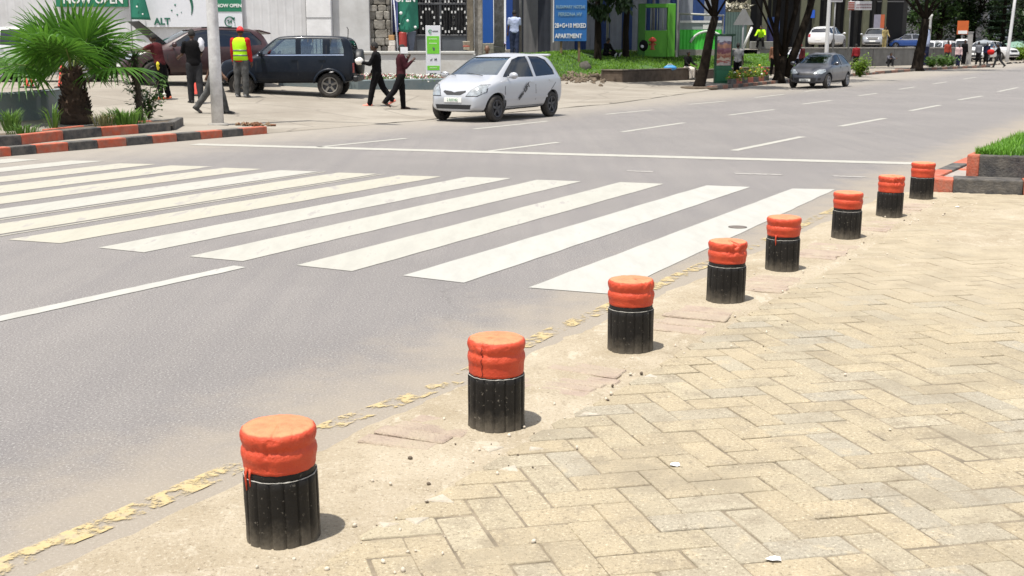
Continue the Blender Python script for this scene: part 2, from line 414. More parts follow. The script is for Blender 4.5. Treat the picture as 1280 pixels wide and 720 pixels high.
for i in range(len(ss)-1):
    for j in range(nd-1): mb.f.append((i*nd+j+1, i*nd+j, (i+1)*nd+j, (i+1)*nd+j+1)); mb.m.append(0); mb.s.append(True)
fore_mb = mb; tag(mb.build('forecourt', fore_m, recalc=False), kind='structure')

# grass bank: (pixel x, base distance, base z, top distance, top z)
BANK = [(575, 45.7, .40, 49, 1.28), (620, 46.3, .42, 50.5, 1.31), (655, 46.9, .40, 51.5, 1.32), (690, 48.1, .36, 54, 1.42), (730, 50.6, .36, 58, 1.52), (757, 50.95, .58, 60, 1.54), (800, 51.35, .60, 61, 1.48), (870, 55.75, .60, 65, 1.38), (930, 62.3, .60, 71, 1.23), (990, 66.2, .62, 75, 1.26), (1010, 68, .64, 77, 1.3)]
mb = MB(); NU, NV = 70, 16
for i in range(NU+1):
    px = BANK[0][0]+(BANK[-1][0]-BANK[0][0])*i/NU
    for a, b in zip(BANK, BANK[1:]):
        if a[0] <= px <= b[0]+1e-6:
            t = (px-a[0])/(b[0]-a[0]); r = [a[k]+(b[k]-a[k])*t for k in range(5)]; break
    for j in range(NV+1):
        t = max(0, j-1)/(NV-1); D = r[1]+(r[3]-r[1])*t; steep = sstep(757, 690, px)
        tt = t*(1-steep)+steep*(1-(1-t)**2.4)
        z = r[2]+(r[4]-r[2])*tt+.08*fbm((px*.03, D*.4, 1))*min(1, 4*t)
        if j == 0: z = -.4; D -= .02
        mb.v.append((xat(px, D), D, z))
for i in range(NU):
    for j in range(NV): a = i*(NV+1)+j; mb.f.append((a, a+NV+1, a+NV+2, a+1)); mb.m.append(0); mb.s.append(True)
bank_mb = mb
bank = tag(mb.build('grass_bank', grass_ground, recalc=False), kind='structure')
# upper ground behind the bank so the buildings stand on something
mb = MB(); pl = [(xat(b[0], b[3]), b[3], b[4]-.01) for b in BANK]
mb.add(pl+[(p[0]+(6 if i > 5 else 0), p[1]+45, p[2]) for i, p in enumerate(pl)], [(i, i+1, len(pl)+i+1, len(pl)+i) for i in range(len(pl)-1)])
up_mb = mb; tag(mb.build('upper_ground', mat('upper', (.10, .085, .06), .95, .3, 1, .5, 20), recalc=False), kind='structure')
# raised terrace at the right behind its wall
TW0, TW1 = at(1068, 86, 84), at(1166, 82, 92)
e = Vector((TW1.x-TW0.x, TW1.y-TW0.y, 0)).normalized(); nn = Vector((-e.y, e.x, 0))
TZ = 1.5
A = Vector((TW0.x, TW0.y, 0))-e*12; B = Vector((TW1.x, TW1.y, 0))+e*4
mb = MB(); mb.add([tuple(A+Vector((0, 0, TZ))), tuple(B+Vector((0, 0, TZ))), tuple(B+nn*45+Vector((0, 0, TZ))), tuple(A+nn*45+Vector((0, 0, TZ)))], [(0, 1, 2, 3)])
ter_mb = mb; tag(mb.build('terrace', fore_m, recalc=False), kind='structure')
# one ray target for standing things on the ground
def bvh_of(*mbs):
    v = []; f = []
    for m_ in mbs:
        o = len(v); v += m_.v; f += [tuple(i+o for i in q) for q in m_.f]
    return BVHTree.FromPolygons([Vector(p) for p in v], f)
GROUND = bvh_of(road_mb, fore_mb, bank_mb, up_mb); FGROUND = bvh_of(road_mb, fore_mb)
def onf(px, py): return FGROUND.ray_cast(CAM, ray(px, py).normalized())[0]
def on(px, py):
    h = GROUND.ray_cast(CAM, ray(px, py).normalized())
    return h[0]
def drop(x, y):
    h = GROUND.ray_cast(Vector((x, y, 30)), Vector((0, 0, -1))); return Vector((x, y, h[0].z if h[0] else 0))

# ------------------------------------------------------------------ road markings
def paint(name, col, wear):
    def fn(nt, N, L, b):
        q = NB(nt); b.inputs['Roughness'].default_value = .75
        n = q.noise(2.5, 7, .72, stretch=((0, 0, R(30)), (2.2, .5, 1)))
        c = q.mix(q.rng(n, .3, .7), tuple(x*.86 for x in col), col)
        c = q.mix(q.rng(n, .66-wear, .74-wear, 0, .8), c, (.27, .25, .235))
        sp = q.noise(120, 3, .7); c = q.mix(q.rng(sp, .36, .43, .4, 0), c, (.3, .28, .26))
        L.new(c, b.inputs['Base Color']); q.bump(q.noise(95, 3, .7), b, .35, .005)
    return posmat(name, fn)
white_p = paint('paint_white', (.375, .366, .322), .085); cream_p = paint('paint_cream', (.38, .362, .295), .12); worn_p = paint('paint_worn', (.30, .285, .262), .10); fresh_p = paint('paint_fresh', (.385, .379, .345), .03)
def strip(name, a, b, c, d, m, z=.004, n=40, rag=.012, seed=0):
    """quad a-b (one side) to d-c (other side) with slightly ragged edges"""
    mb = MB(); a, b, c, d = [Vector((p[0], p[1], 0)) for p in (a, b, c, d)]
    for i in range(n+1):
        t = i/n; p = a.lerp(b, t); q = d.lerp(c, t); e = (q-p).normalized()
        p = p+e*rag*noise.noise(Vector((i*.37+seed, seed*1.7, 0))); q = q+e*rag*noise.noise(Vector((i*.41, seed*2.3+9, 4)))
        mb.v += [(p.x, p.y, rise(p.y)+z), (q.x, q.y, rise(q.y)+z)]
    for i in range(n): mb.f.append((2*i, 2*i+1, 2*i+3, 2*i+2)); mb.m.append(0); mb.s.append(False)
    return tag(mb.build(name, m, recalc=False), kind='structure')
far_ = [(990, 236, 1044, 237), (883, 232, 938, 234), (775, 228, 830, 230), (672, 225, 727, 227), (583, 221.5, 640, 223), (498, 219.5, 552, 221), (423, 216, 472, 217.5), (350, 213, 398, 214.8), (280, 210, 327, 211.5), (214, 207, 266, 208.5), (150, 204.5, 196, 205.5), (88, 201, 130, 201.5)]
near_ = [(660, 360, 762, 368), (504, 345, 580, 354), (371, 332, 440, 339.5), (236, 321, 303, 327), (123, 310, 180, 316), (10, 300, 75, 304.5)]
# lattice of the stripes measured on the ground
zu, zv, zw, z0 = Vector((-.9154, .3289)), Vector((3.1433, 5.6377)), Vector((.5205, -.157)), Vector((.0849, 8.3761))
for k in range(13):
    if k < 6:
        n_ = near_[k]; f_ = far_[k]
        a, d = G(n_[0], n_[1]), G(n_[2], n_[3]); b, c = G(f_[0], f_[1]), G(f_[2], f_[3])
    else:
        if k < 12: f_ = far_[k]; b, c = G(f_[0], f_[1]), G(f_[2], f_[3])
        else: b = (z0+zv+zu*k).to_3d(); c = b+zw.to_3d()
        a = b-zv.to_3d(); d = c-zv.to_3d()
    strip('crosswalk_stripe', a, b, c, d, cream_p if k in (5, 6, 8, 9, 10) else (fresh_p if k < 2 else white_p), seed=k)
# second thin repaint edges on two stripes
for k, o in ((6, .07), (7, .08)):
    f_ = far_[k]; c = G(f_[2], f_[3]).to_2d(); n_ = zw.normalized()
    strip('crosswalk_stripe', c-zv+n_*o, c+n_*o, c+n_*(o+.035), c-zv+n_*(o+.035), cream_p, seed=20+k)
def seg_line(name, p0, p1, wd, m, seed=0):
    p0, p1 = Vector(p0[:2]), Vector(p1[:2]); e = (p1-p0).normalized(); n = Vector((-e.y, e.x))*wd/2
    return strip(name, p0+n, p1+n, p1-n, p0-n, m, seed=seed)
seg_line('stop_line', G(243, 180.5), G(1142, 204.5), .36, white_p, 31)
def dashes(pix, wd, seed):
    for i, (a, b, c, d) in enumerate(pix): seg_line('lane_dash', G(a, b), G(c, d), wd, white_p, seed+i)
dashes([(917, 188.5, 1003, 171), (1050, 158, 1106, 148), (1138, 138.5, 1175, 131.5), (1198, 125, 1228, 120), (1248, 114.5, 1272, 110)], .15, 40)
dashes([(612, 189, 698, 178), (778, 165, 855, 153.5), (911, 144, 968, 137), (1003, 130.3, 1040, 125.5), (1073, 119.8, 1097, 116.5), (1124, 112, 1144, 109.2), (1166, 106, 1184, 103.4), (1204, 100.5, 1220, 98.3)], .13, 60)
dashes([(398, 184, 508, 173), (592, 161.5, 685, 151.5), (756, 143, 816, 137.5), (862, 130.5, 908, 126.5), (944, 122, 980, 118), (1006, 114.5, 1032, 111.5)], .13, 80)
# near lane line, left of the crossing
a = G(300, 333.5); b = G(-60, 412); seg_line('lane_line', b, a, .14, fresh_p, 99)
# tracks of old arrows
for i, (x, y, l) in enumerate(((800, 214.5, .35), (948, 218, .6), (1062, 221, .4))):
    p = G(x, y).to_2d(); strip('faded_mark', p+Vector((-l/2, 0)), p+Vector((l/2, -.12)), p+Vector((l/2, .02)), p+Vector((-l/2, .14)), worn_p, seed=120+i, rag=.07)
# yellow kerb line, worn to patches
yl = [(-120, 770), (20, 703), (150, 650), (280, 592), (430, 525), (560, 478), (700, 410), (790, 372), (880, 332), (1000, 283), (1040, 264), (1080, 246)]
pts = [G(*p).to_2d() for p in yl]; mb = MB(); s = 0
def yel_pt(t):
    for a, b in zip(pts, pts[1:]):
        l = (b-a).length
        if t <= l: e = (b-a)/l; return a+e*t, Vector((-e.y, e.x))
        t -= l
    return pts[-1], Vector((0, 1))
tot = sum((b-a).length for a, b in zip(pts, pts[1:])); st = .035; NW = 5; wd = .12
row = []
i = 0
while i*st < tot:
    p, n = yel_pt(i*st)
    o = .03*noise.noise(Vector((i*.02, 0, 0)))
    for j in range(NW+1):
        q = p+n*(wd*(j/NW-.5)+o+.01*noise.noise(Vector((i*.3, j*.9, 3)))); mb.v.append((q.x, q.y, .0045))
    i += 1
for k in range(i-1):
    for j in range(NW): a_ = k*(NW+1)+j; mb.f.append((a_, a_+1, a_+NW+2, a_+NW+1)); mb.m.append(0); mb.s.append(False)
def _yp(nt, N, L, b):
    q = NB(nt); b.inputs['Roughness'].default_value = .8; n = q.noise(14, 6, .7)
    c = q.mix(q.rng(n, .3, .65), (.39, .30, .14), (.42, .335, .185)); c = q.mix(q.rng(n, .5, .66, 0, .8), c, (.27, .23, .165))
    L.new(c, b.inputs['Base Color']); q.bump(q.noise(95, 3, .7), b, .4, .005)
    big = q.noise(1.5, 3, .5); fine = q.noise(9, 7, .75)
    m = q.rng(q.math('ADD', q.math('MULTIPLY', big, .45), fine), .69, .80)
    t = N.new('ShaderNodeBsdfTransparent'); x = N.new('ShaderNodeMixShader'); L.new(m, x.inputs[0]); L.new(t.outputs[0], x.inputs[1]); L.new(b.outputs[0], x.inputs[2]); L.new(x.outputs[0], N['Material Output'].inputs[0])
tag(mb.build('yellow_line', posmat('paint_yellow', _yp), recalc=False), kind='structure')

# ------------------------------------------------------------------ near pavement
PED0, PED1 = Vector((-.62, 3.62)), Vector((4.62, 12.55))                     # edge of the paving towards the bollards
pe = (PED1-PED0).normalized(); pn = Vector((pe.y, -pe.x))
def clip(poly, p, n):
    out = []
    for a, b in zip(poly, poly[1:]+poly[:1]):
        da, db = (a-p).dot(n), (b-p).dot(n)
        if da >= 0: out.append(a)
        if da*db < 0: out.append(a.lerp(b, da/(da-db)))
    return out
W_ = .1475; ax = Vector((math.cos(R(11.5)), math.sin(R(11.5)))); bx = Vector((math.sin(R(16.5)), -math.cos(R(16.5)))); O_ = Vector((.588, 4.133))
mb = MB(); rnd = random.Random(3); KR0 = G(1172, 243).to_2d(); KR1 = G(1280, 247).to_2d(); kn = (KR1-KR0).normalized(); kn = Vector((kn.y, -kn.x))
for u in range(-90, 90):
    for v in range(-90, 90):
        a0, b0 = -u+3*v, u+v
        for (aa, bb, la, lb) in ((a0, b0, 2, 1), (a0, b0-2, 1, 2)):
            c0 = O_+ax*(aa+la/2)*W_+bx*(bb+lb/2)*W_
            if c0.y < 1.2 or c0.y > 14 or c0.x < -2.6 or c0.x > 11: continue
            if (c0-PED0).dot(pn) < -.35 or (c0-KR0).dot(kn) < -.3: continue
            g = .002+rnd.random()*.0022; tz = [rnd.gauss(0, .0018) for _ in range(4)]; jt = Vector((rnd.gauss(0, .003), rnd.gauss(0, .003)))
            x0, x1, y0, y1 = aa*W_+g, (aa+la)*W_-g, bb*W_+g, (bb+lb)*W_-g
            cut = lambda s_, t_: O_+ax*s_+bx*t_+jt
            k = .006
            poly = [cut(x0+k, y0), cut(x1-k, y0), cut(x1, y0+k), cut(x1, y1-k), cut(x1-k, y1), cut(x0+k, y1), cut(x0, y1-k), cut(x0, y0+k)]
            wob = .05*noise.noise(Vector((c0.x*2.1, c0.y*2.1, 5)))
            poly = clip(poly, PED0+pn*wob, pn); 
            if len(poly) >= 3: poly = clip(poly, KR0+kn*.01, kn)
            if len(poly) < 3: continue
            ar = abs(sum(p.x*q.y-q.x*p.y for p, q in zip(poly, poly[1:]+poly[:1])))/2
            if ar < .0025: continue
            zc = .026+rnd.gauss(0, .0011)+.006*noise.noise(Vector((c0.x*.8, c0.y*.8, 0)))
            cc = sum(poly, Vector((0, 0)))/len(poly); n = len(poly); sl = (rnd.gauss(0, .0045), rnd.gauss(0, .0045))
            vs = []
            for p in poly: r_ = p-cc; vs.append((p.x, p.y, zc-.022))
            for p in poly: r_ = p-cc; vs.append((p.x, p.y, zc-.004+r_.x*sl[0]+r_.y*sl[1]))
            for p in poly: r_ = p-cc; q = cc+r_*(1-.006/max(.02, r_.length)); vs.append((q.x, q.y, zc+r_.x*sl[0]+r_.y*sl[1]))
            fs = [tuple(range(2*n, 3*n))]+[(i, (i+1) % n, n+(i+1) % n, n+i) for i in range(n)]+[(n+i, n+(i+1) % n, 2*n+(i+1) % n, 2*n+i) for i in range(n)]
            mb.add(vs, fs)
tag(mb.build('paving', paver_m), kind='structure')
mb = MB(); q_ = clip(clip([Vector((-3, 1)), Vector((11, 1)), Vector((11, 14.2)), Vector((-3, 14.2))], PED0+pn*.04, pn), KR0, kn); mb.add([(p.x, p.y, .0215) for p in q_], [tuple(range(len(q_)))])
tag(mb.build('joint_earth', mat('joint_earth', (.20, .165, .115), .95, .4, 8, .6, 60), recalc=False), kind='structure')
# sand bed: fills the joints, drifts over the far pavers, and makes the strip in which the bollards stand
def bedz(x, y):
    p = Vector((x, y)); d = (p-PED0).dot(pn)                                   # >0 on the paving side
    dy = ((Vector((-YEL[1][1], YEL[1][0])).normalized()).dot(p-Vector(YEL[0])))   # >0 on the road side
    n1 = fbm((x*2.2, y*2.2, 0), 5); n2 = fbm((x*9, y*9, 3), 3)
    if d > .10 and y < 12:
        pass
    if d > 0:
        far = sstep(6.5, 10.5, y+3.5*fbm((x*.5, y*.5, 9), 3))
        return .006+.018*far+.010*max(0, n1)*far+.003*n2+.015*sstep(.07, 0, d)
    wv = .10*fbm((x*2.6, y*2.6, 1), 3)+.03*fbm((x*11, y*11, 4), 2); edge = sstep(-.04, -.40, dy+wv)
    return -.005+edge*(.030+.022*n1+.008*n2)
xs = frange(-4.2, 11, .055); ys = frange(1.0, 14.2, .055)
def kb(x, y):
    p = Vector((x, y)); return (p-PED0).dot(pn) > -1.6 and ((Vector((-YEL[1][1], YEL[1][0])).normalized()).dot(p-Vector(YEL[0]))) < .16 and (p-KR0).dot(kn) > -.02
bed, bed_mb = grid_surface('sand_bed', xs, ys, bedz, dirt_m, kb)
# rows of pinkish bricks half buried between the bollards
brick_m = mat('pink_brick', (.37, .285, .225), .9, .18, 9, .9, 60, dirt=((.36, .305, .22), 1.0, 4.5))
pale_m = mat('pale_mortar', (.42, .385, .32), .9, .15, 12, .7, 50, dirt=((.38, .32, .23), .7, 7))
def brick_row(px, py, n, ln, wd, skew=0, seed=0):
    r_ = random.Random(seed); p = G(px, py).to_2d(); mb = MB()
    for i in range(n):
        c = p+pe*(i*wd)+pn*(r_.gauss(0, .012)); l = ln*r_.uniform(.85, 1.05)
        mb.box((c.x, c.y, (.005+r_.gauss(0, .003))), (l, wd-.010, .05), rz=math.atan2(pn.y, pn.x)+skew+r_.gauss(0, .03))
    o = mb.build('brick_strip', brick_m, bevel=.006); return tag(o, kind='structure')
for i, a in enumerate(((676, 500, 7, .40, .095), (838, 418, 8, .40, .095), (944, 366, 6, .38, .10), (1016, 326, 8, .40, .10), (1086, 291, 7, .36, .10), (500, 560, 4, .34, .11), (1128, 268, 7, .34, .11))): brick_row(*a, skew=.08, seed=i)
# loose gravel and lumps of mortar
mb = MB(); rr = random.Random(11)
for i in range(320):
    t = rr.random()**1.3; u_ = rr.gauss(.0, .20); 
    if i % 3 == 0: u_ = rr.uniform(-.1, 5.0)
    p = PED0.lerp(PED1, t*1.05-.03)+pn*u_
    if (p-KR0).dot(kn) < .1: continue
    s_ = rr.choice((.003, .004, .005, .006, .008, .011)); M = Euler((rr.random()*3, rr.random()*3, rr.random()*3)).to_matrix()
    mb.ball((p.x, p.y, .026+s_*.4), (s_, s_*rr.uniform(.6, 1), s_*rr.uniform(.5, .8)), 6, 4, m=0 if rr.random() < .8 else 1, M=M)
tag(mb.build('gravel', [mat('gravel_pale', (.5, .44, .35), .9, .2, 30), mat('gravel_dark', (.11, .085, .06), .9, .2, 30)]), 'loose gravel and crumbs of mortar scattered over the paving edge', 'gravel', kind='stuff')
mb = MB()
for (px, py, s_) in ((548, 623, .075), (520, 650, .06), (612, 560, .06), (668, 560, .05), (482, 655, .05), (735, 517, .06), (812, 470, .05), (640, 585, .05)):
    p = G(px, py, .03); n = 3; poly = [(p.x+s_*rr.uniform(.7, 1.2)*math.cos(2*PI*k/n+px), p.y+s_*.8*rr.uniform(.6, 1.2)*math.sin(2*PI*k/n+px)) for k in range(n)]
    mb.prism(poly, .0, .031)
tag(mb.build('mortar_lumps', pale_m, bevel=.005), 'pale mortar lumps along the broken edge of the paving', 'mortar', kind='stuff')
paper_m = mat('paper', (.8, .8, .8), .7)
for i, (px, py, lb) in enumerate(((844, 582, 'crumpled white paper scrap lying on pavers in the middle of the paving'), (968, 700, 'torn white paper scrap lying at the bottom edge of the paving'), (1197, 259, 'tiny white scrap on dusty paving in front of the black kerb'))):
    p = G(px, py, .03); mb = MB(); n = 9; vs = [(0, 0, .012)]+[(.028*rr.uniform(.6, 1.2)*math.cos(2*PI*k/n), .022*rr.uniform(.6, 1.2)*math.sin(2*PI*k/n), rr.uniform(.001, .009)) for k in range(n)]
    mb.add(vs, [(0, 1+k, 1+(k+1) % n) for k in range(n)]); tag(mb.build('paper_scrap', paper_m, loc=p, recalc=False), lb, 'litter')
mb = MB(); mb.lathe([(0, .0), (.085, .0), (.09, .004), (.07, .006), (0, .006)], 20); p = G(922, 284, .004)
tag(mb.build('road_stud', mat('iron', (.12, .10, .085), .7, .2), loc=(p.x, p.y, .004)), 'small round dark iron cover set in the nearest white crossing stripe', 'cover')
# ------------------------------------------------------------------ bollards
def _orange(nt, N, L, b):
    tc = N.new('ShaderNodeTexCoord'); q = NB(nt); q.pos = tc.outputs['Object']; b.inputs['Roughness'].default_value = .5; b.inputs['Specular IOR Level'].default_value = .45
    n = q.noise(9, 6, .65); c = q.mix(q.rng(n, .3, .7), (.47, .042, .012), (.54, .064, .020))
    n2 = q.noise(26, 5, .7); c = q.mix(q.rng(n2, .62, .7, 0, .7), c, (.36, .035, .012)); c = q.mix(q.rng(n2, .27, .33, .45, 0), c, (.62, .17, .075))
    sx = N.new('ShaderNodeSeparateXYZ'); L.new(q.geo.outputs['Normal'], sx.inputs[0])
    # sand and sun-bleached dust lying on the flat top
    dust = q.math('MULTIPLY', q.rng(sx.outputs['Z'], .75, .98), q.rng(q.noise(16, 6, .7), .2, .65, .45, .95)); c = q.mix(dust, c, (.61, .245, .11))
    L.new(c, b.inputs['Base Color']); q.bump(q.noise(70, 6, .75), b, .7, .008)
orange_m = posmat('orange_paint', _orange)
def _black(nt, N, L, b):
    tc = N.new('ShaderNodeTexCoord'); q = NB(nt); q.pos = tc.outputs['Object']; b.inputs['Roughness'].default_value = .5; b.inputs['Specular IOR Level'].default_value = .22
    n = q.noise(7, 6, .65); c = q.mix(q.rng(n, .3, .7), (.009, .008, .007), (.015, .0135, .012))
    sp = q.noise(55, 4, .75); c = q.mix(q.rng(sp, .62, .68, 0, .8), c, (.20, .18, .145))
    sx = N.new('ShaderNodeSeparateXYZ'); L.new(q.pos, sx.inputs[0])
    h = q.math('ADD', sx.outputs['Z'], q.math('MULTIPLY', q.math('ADD', q.noise(18, 5, .7), -.5), .16)); c = q.mix(q.rng(h, .13, .0, 0, .75), c, (.15, .13, .10))
    L.new(c, b.inputs['Base Color']); q.bump(q.noise(60, 5, .7), b, .5, .006)
black_m = posmat('black_paint', _black)
edge_m = mat('chalky_edge', (.34, .33, .30), .8, .3, 40)
BOL = [(348, 688, 90, 'largest black and orange bollard with paint drips, nearest the camera', 1), (620, 542, 68, 'black and orange bollard with a vertical crack, second nearest the camera', 2), (790, 445, 54, 'black and orange bollard with a chipped rim, third from the camera', 3), (910, 381, 47, 'black and orange bollard with a torn red gash in its cap, beside the broad stripe', 4), (981, 341, 42, 'bollard with a single paint run down its neck, fifth from the camera', 5), (1061, 300, 38, 'bollard with clean rounded orange rings, sixth from the camera', 6), (1115, 273, 34, 'bollard with a broken notch in its cap, last but one of the row', 7), (1155, 251, 30, 'smallest bollard, farthest from the camera and beside the kerb', 8)]
def bollard(px, py, w_px, label, seed):
    p = G(px, py, .015); p.y += .10; Rr = .128
    t = thing('bollard', label, 'bollard', (p.x, p.y, .005), 0, 'bollards along the pavement edge')
    r_ = random.Random(seed); ph = r_.random()*2
    lean = (r_.gauss(0, .008), r_.gauss(0, .008)); t.rotation_euler = (lean[0], lean[1], ph)
    n = 128; mb = MB(); rings = []
    for z in (-.03, .0, .012, .03, .06, .1, .14, .18, .235, .257, .263):
        ring = []
        for k in range(n):
            a = 2*PI*k/n; g = abs(((a*16/(2*PI)) % 1)-.5)*2                     # 0 in the middle of a stave, 1 at the groove
            r = Rr-.008*max(0, (g-.76)/.24)**1.3-.0022*g*g; r *= 1-.035*max(0, (.03-z)/.06)*0
            if z > .261: r -= .006
            r += .0015*noise.noise(Vector((math.cos(a)*3, math.sin(a)*3, z*9+seed)))
            if z < .04: r += .007*abs(noise.noise(Vector((math.cos(a)*6, math.sin(a)*6, seed))))*(1-z/.04)
            ring.append((r*math.cos(a), r*math.sin(a), z))
        rings.append(ring)
    mb.loft(rings); base = mb.build('base', black_m, t)
    neck = MB(); neck.lathe([(.118, .25), (.1205, .262), (.1205, .285), (.112, .30)], 64); neck.build('neck', black_m, t)
    if seed != 7:
        ed = MB(); rg = []
        for k in range(97):
            a = 2*PI*k/96; rg.append(((Rr-.0035+.0012*math.sin(a*9+seed))*math.cos(a), (Rr-.0035+.0012*math.sin(a*9+seed))*math.sin(a), .2625+.0022*noise.noise(Vector((a*6, seed, 0)))))
        ed.tube(rg, [.0012+.0016*max(0, noise.noise(Vector((k*.4, seed*3, 1)))+.3) for k in range(97)], 5); ed.build('worn_edge', edge_m, base)
    zb = .291 if seed in (1, 3, 4, 5, 6) else .272
    prof = [(.112, zb-.010), (.121, zb-.004), (.1235, zb+.003), (.1235, zb+.010), (.1245, .312), (.1265, .322), (.1290, .332), (.1300, .342), (.1285, .354), (.1245, .363), (.1225, .369), (.1245, .377), (.1285, .387), (.1305, .400), (.130, .411), (.126, .420), (.118, .4255), (.104, .4285), (.08, .430), (.05, .4305), (.02, .431)]
    prof = [p for a, b in zip(prof, prof[1:]) for p in (a, ((a[0]+b[0])/2, (a[1]+b[1])/2))]+[prof[-1]]
    n = 144; mb = MB(); rings = []
    sevr = {1: .55, 2: .7, 3: .8, 4: 1.3, 5: .3, 6: .15, 7: 1.1, 8: .2}[seed]; dir_ = {1: -1.7, 2: -2.2, 3: -.6, 4: -1.1, 5: -2.0, 6: 0, 7: -1.3, 8: -1.5}[seed]-ph
    for r, z in prof:
        ring = []
        for k in range(n):
            a = 2*PI*k/n; c_, s_ = math.cos(a), math.sin(a)
            rr_ = r+.0011*noise.noise(Vector((c_*3, s_*3, z*14+seed)))+.0006*noise.noise(Vector((c_*9, s_*9, z*40+seed)))
            zz = z+(.0015*noise.noise(Vector((c_*2, s_*2, seed*2)))+.0012*noise.noise(Vector((c_*7*r*8, s_*7*r*8, seed*5))))*(1 if z > .36 else .6)
            fz = fbm((c_*11, s_*11, z*95+seed*7), 3); rr_ += .0013*fz; zz += .0010*fz
            if z > .385 and sevr > .25: rr_ -= .011*max(0, fbm((c_*8+seed*3, s_*8, z*60), 3)-.10)*min(1.2, sevr+.3)
            if z > .30:                                                        # broken concrete along the rim
                da = (a-dir_+PI) % (2*PI)-PI; m_ = math.exp(-(da/.75)**2)
                nz = fbm((c_*4.2+seed, s_*4.2, z*16), 4)
                hit = max(0, nz+.12)*m_*sevr*(1 if z > .345 else .35)
                rr_ -= .030*hit; zz -= .016*hit*(1 if z > .395 else 0)
                if z > .36: rr_ -= .0035*max(0, fbm((c_*5, s_*5, z*22+seed), 3))
            if z < zb and True: zz += .0022*noise.noise(Vector((c_*5, s_*5, seed)))
            ring.append((rr_*c_, rr_*s_, zz))
        rings.append(ring)
    mb.loft(rings); cap = mb.build('cap', orange_m, t)
    if seed in (1, 5, 2):                                                      # paint runs
        dr = MB()
        for j in range({1: 2, 5: 1, 2: 1}[seed]):
            a = dir_+(-.78+.19*j if seed == 1 else -.25 if seed == 5 else .0); l = (.055, .035, .025)[j]
            R2 = Rr+.0005
            if seed != 2: dr.tube([(.1235*math.cos(a), .1235*math.sin(a), zb+.01), (R2*math.cos(a), R2*math.sin(a), zb-.014), (R2*math.cos(a+.01), R2*math.sin(a+.01), zb-.014-l*.6), (R2*math.cos(a+.012), R2*math.sin(a+.012), zb-.014-l)], [.006, .0055-.002*j, .004-.001*j, .002], 6)
        if dr.v: dr.build('paint_drip', orange_m, cap)
    if seed == 2:                                                         # dark crack down the cap
        cr = MB(); a0 = dir_+.12
        P = []
        for k in range(12):
            z = .408-k*.0125; a = a0+.03*math.sin(k*2.1); r = .1312 if (.325 < z < .358 or z > .38) else .1245
            P.append((r*math.cos(a), r*math.sin(a), z))
        cr.tube(P, [.0008+.0015*abs(math.sin(k*1.7)) for k in range(12)], 5); cr.build('crack', mat('crack', (.12, .012, .006), .8), cap)
    return t
for b_ in BOL: bollard(*b_)

# ------------------------------------------------------------------ painted kerbs
korange = mat('kerb_orange', (.44, .075, .028), .7, .25, 7, .5, 40, dirt=((.25, .20, .15), .6, 6))
kblack = mat('kerb_black', (.030, .030, .032), .7, .3, 7, .5, 40, dirt=((.19, .17, .14), .7, 5))
kfade_o = mat('kerb_faded_orange', (.25, .085, .045), .85, .3, 3, .5, 40, dirt=((.24, .20, .16), .8, 3)); kfade_b = mat('kerb_faded_black', (.06, .056, .052), .85, .3, 3, .5, 40, dirt=((.22, .19, .155), .8, 3))
kgrey = mat('kerb_grey', (.25, .235, .21), .85, .2, 5, .5, 40)
def kerb(label, cuts, h, depth, z=None, first=0, inset=.004, cat='kerb', mats=None):
    """blocks between successive ground points; alternating orange and black"""
    c0 = Vector(cuts[0]); t = thing('painted_kerb', label, cat, (c0.x, c0.y, c0.z if len(c0) > 2 else 0))
    for i, (a, b) in enumerate(zip(cuts, cuts[1:])):
        a = Vector((a[0], a[1])); b = Vector((b[0], b[1])); e = (b-a).normalized(); n = Vector((-e.y, e.x)); zz = t.location.z if z is None else z
        q = [a+e*inset, b-e*inset, b-e*inset+n*depth, a+e*inset+n*depth]; mb = MB()
        mb.prism([(p.x-c0.x, p.y-c0.y) for p in q], -.05, h)
        mb.build('kerb_stone', (mats or (korange, kblack))[(i+first) % 2], t, bevel=.018, bseg=2)
    return t
KA, KB = EDGE[2], EDGE[3]; KE = (KB-KA).normalized(); KN = Vector((-KE.y, KE.x))
def kproj(px): g = G(px, kline(px)).to_2d(); q = KA+KE*((g-KA).dot(KE))-KN*.03; return (q.x, q.y, 0)
cutpx = [-150, -115, -80, -48, -17, 17, 48, 87, 123, 158, 190, 220, 250, 277, 303, 333]
def kline(px): return 167+(333-px)*.0868+(0 if px > 200 else (200-px)*.004)
kerb('orange and black painted kerb below the palm planter on the far side', [kproj(x) for x in cutpx], .145, .20, 0)
# planter border of the palm
pz = .125
pk = [(-40, 186.5), (28, 181.5), (80, 175.5), (128, 171), (174, 167.5), (214, 164)]
PL = [G(x, y, pz) for x, y in pk]
kerb('orange and black border of the palm planter, raised behind the kerb', [(-0+p.x, p.y, pz) for p in PL], .17, .16, pz, first=1)
pback = [p+Vector((-.25, 1.7, 0)) for p in PL]
mb = MB(); m_ = len(PL); vs = [(p.x, p.y+.1, pz+.10) for p in PL]+[(p.x, p.y, pz+.12) for p in pback]
mb.add(vs, [(i, i+1, m_+i+1, m_+i) for i in range(m_-1)]); tag(mb.build('planter_soil', mat('soil', (.075, .055, .038), .95, .35, 6, .9, 30, dirt=((.16, .13, .09), .6, 4))), kind='structure')
kerb('low back edge of the palm planter in black and orange', [(p.x, p.y, pz) for p in pback[1:]], .14, .12, pz, first=0)
e0, e1 = PL[-1], pback[-1]; kerb('black end block closing the palm planter beside the lamp pole', [(e0.x+.02, e0.y+.17, pz), (e1.x+.02, e1.y-.01, pz)], .165, .14, pz, first=1)
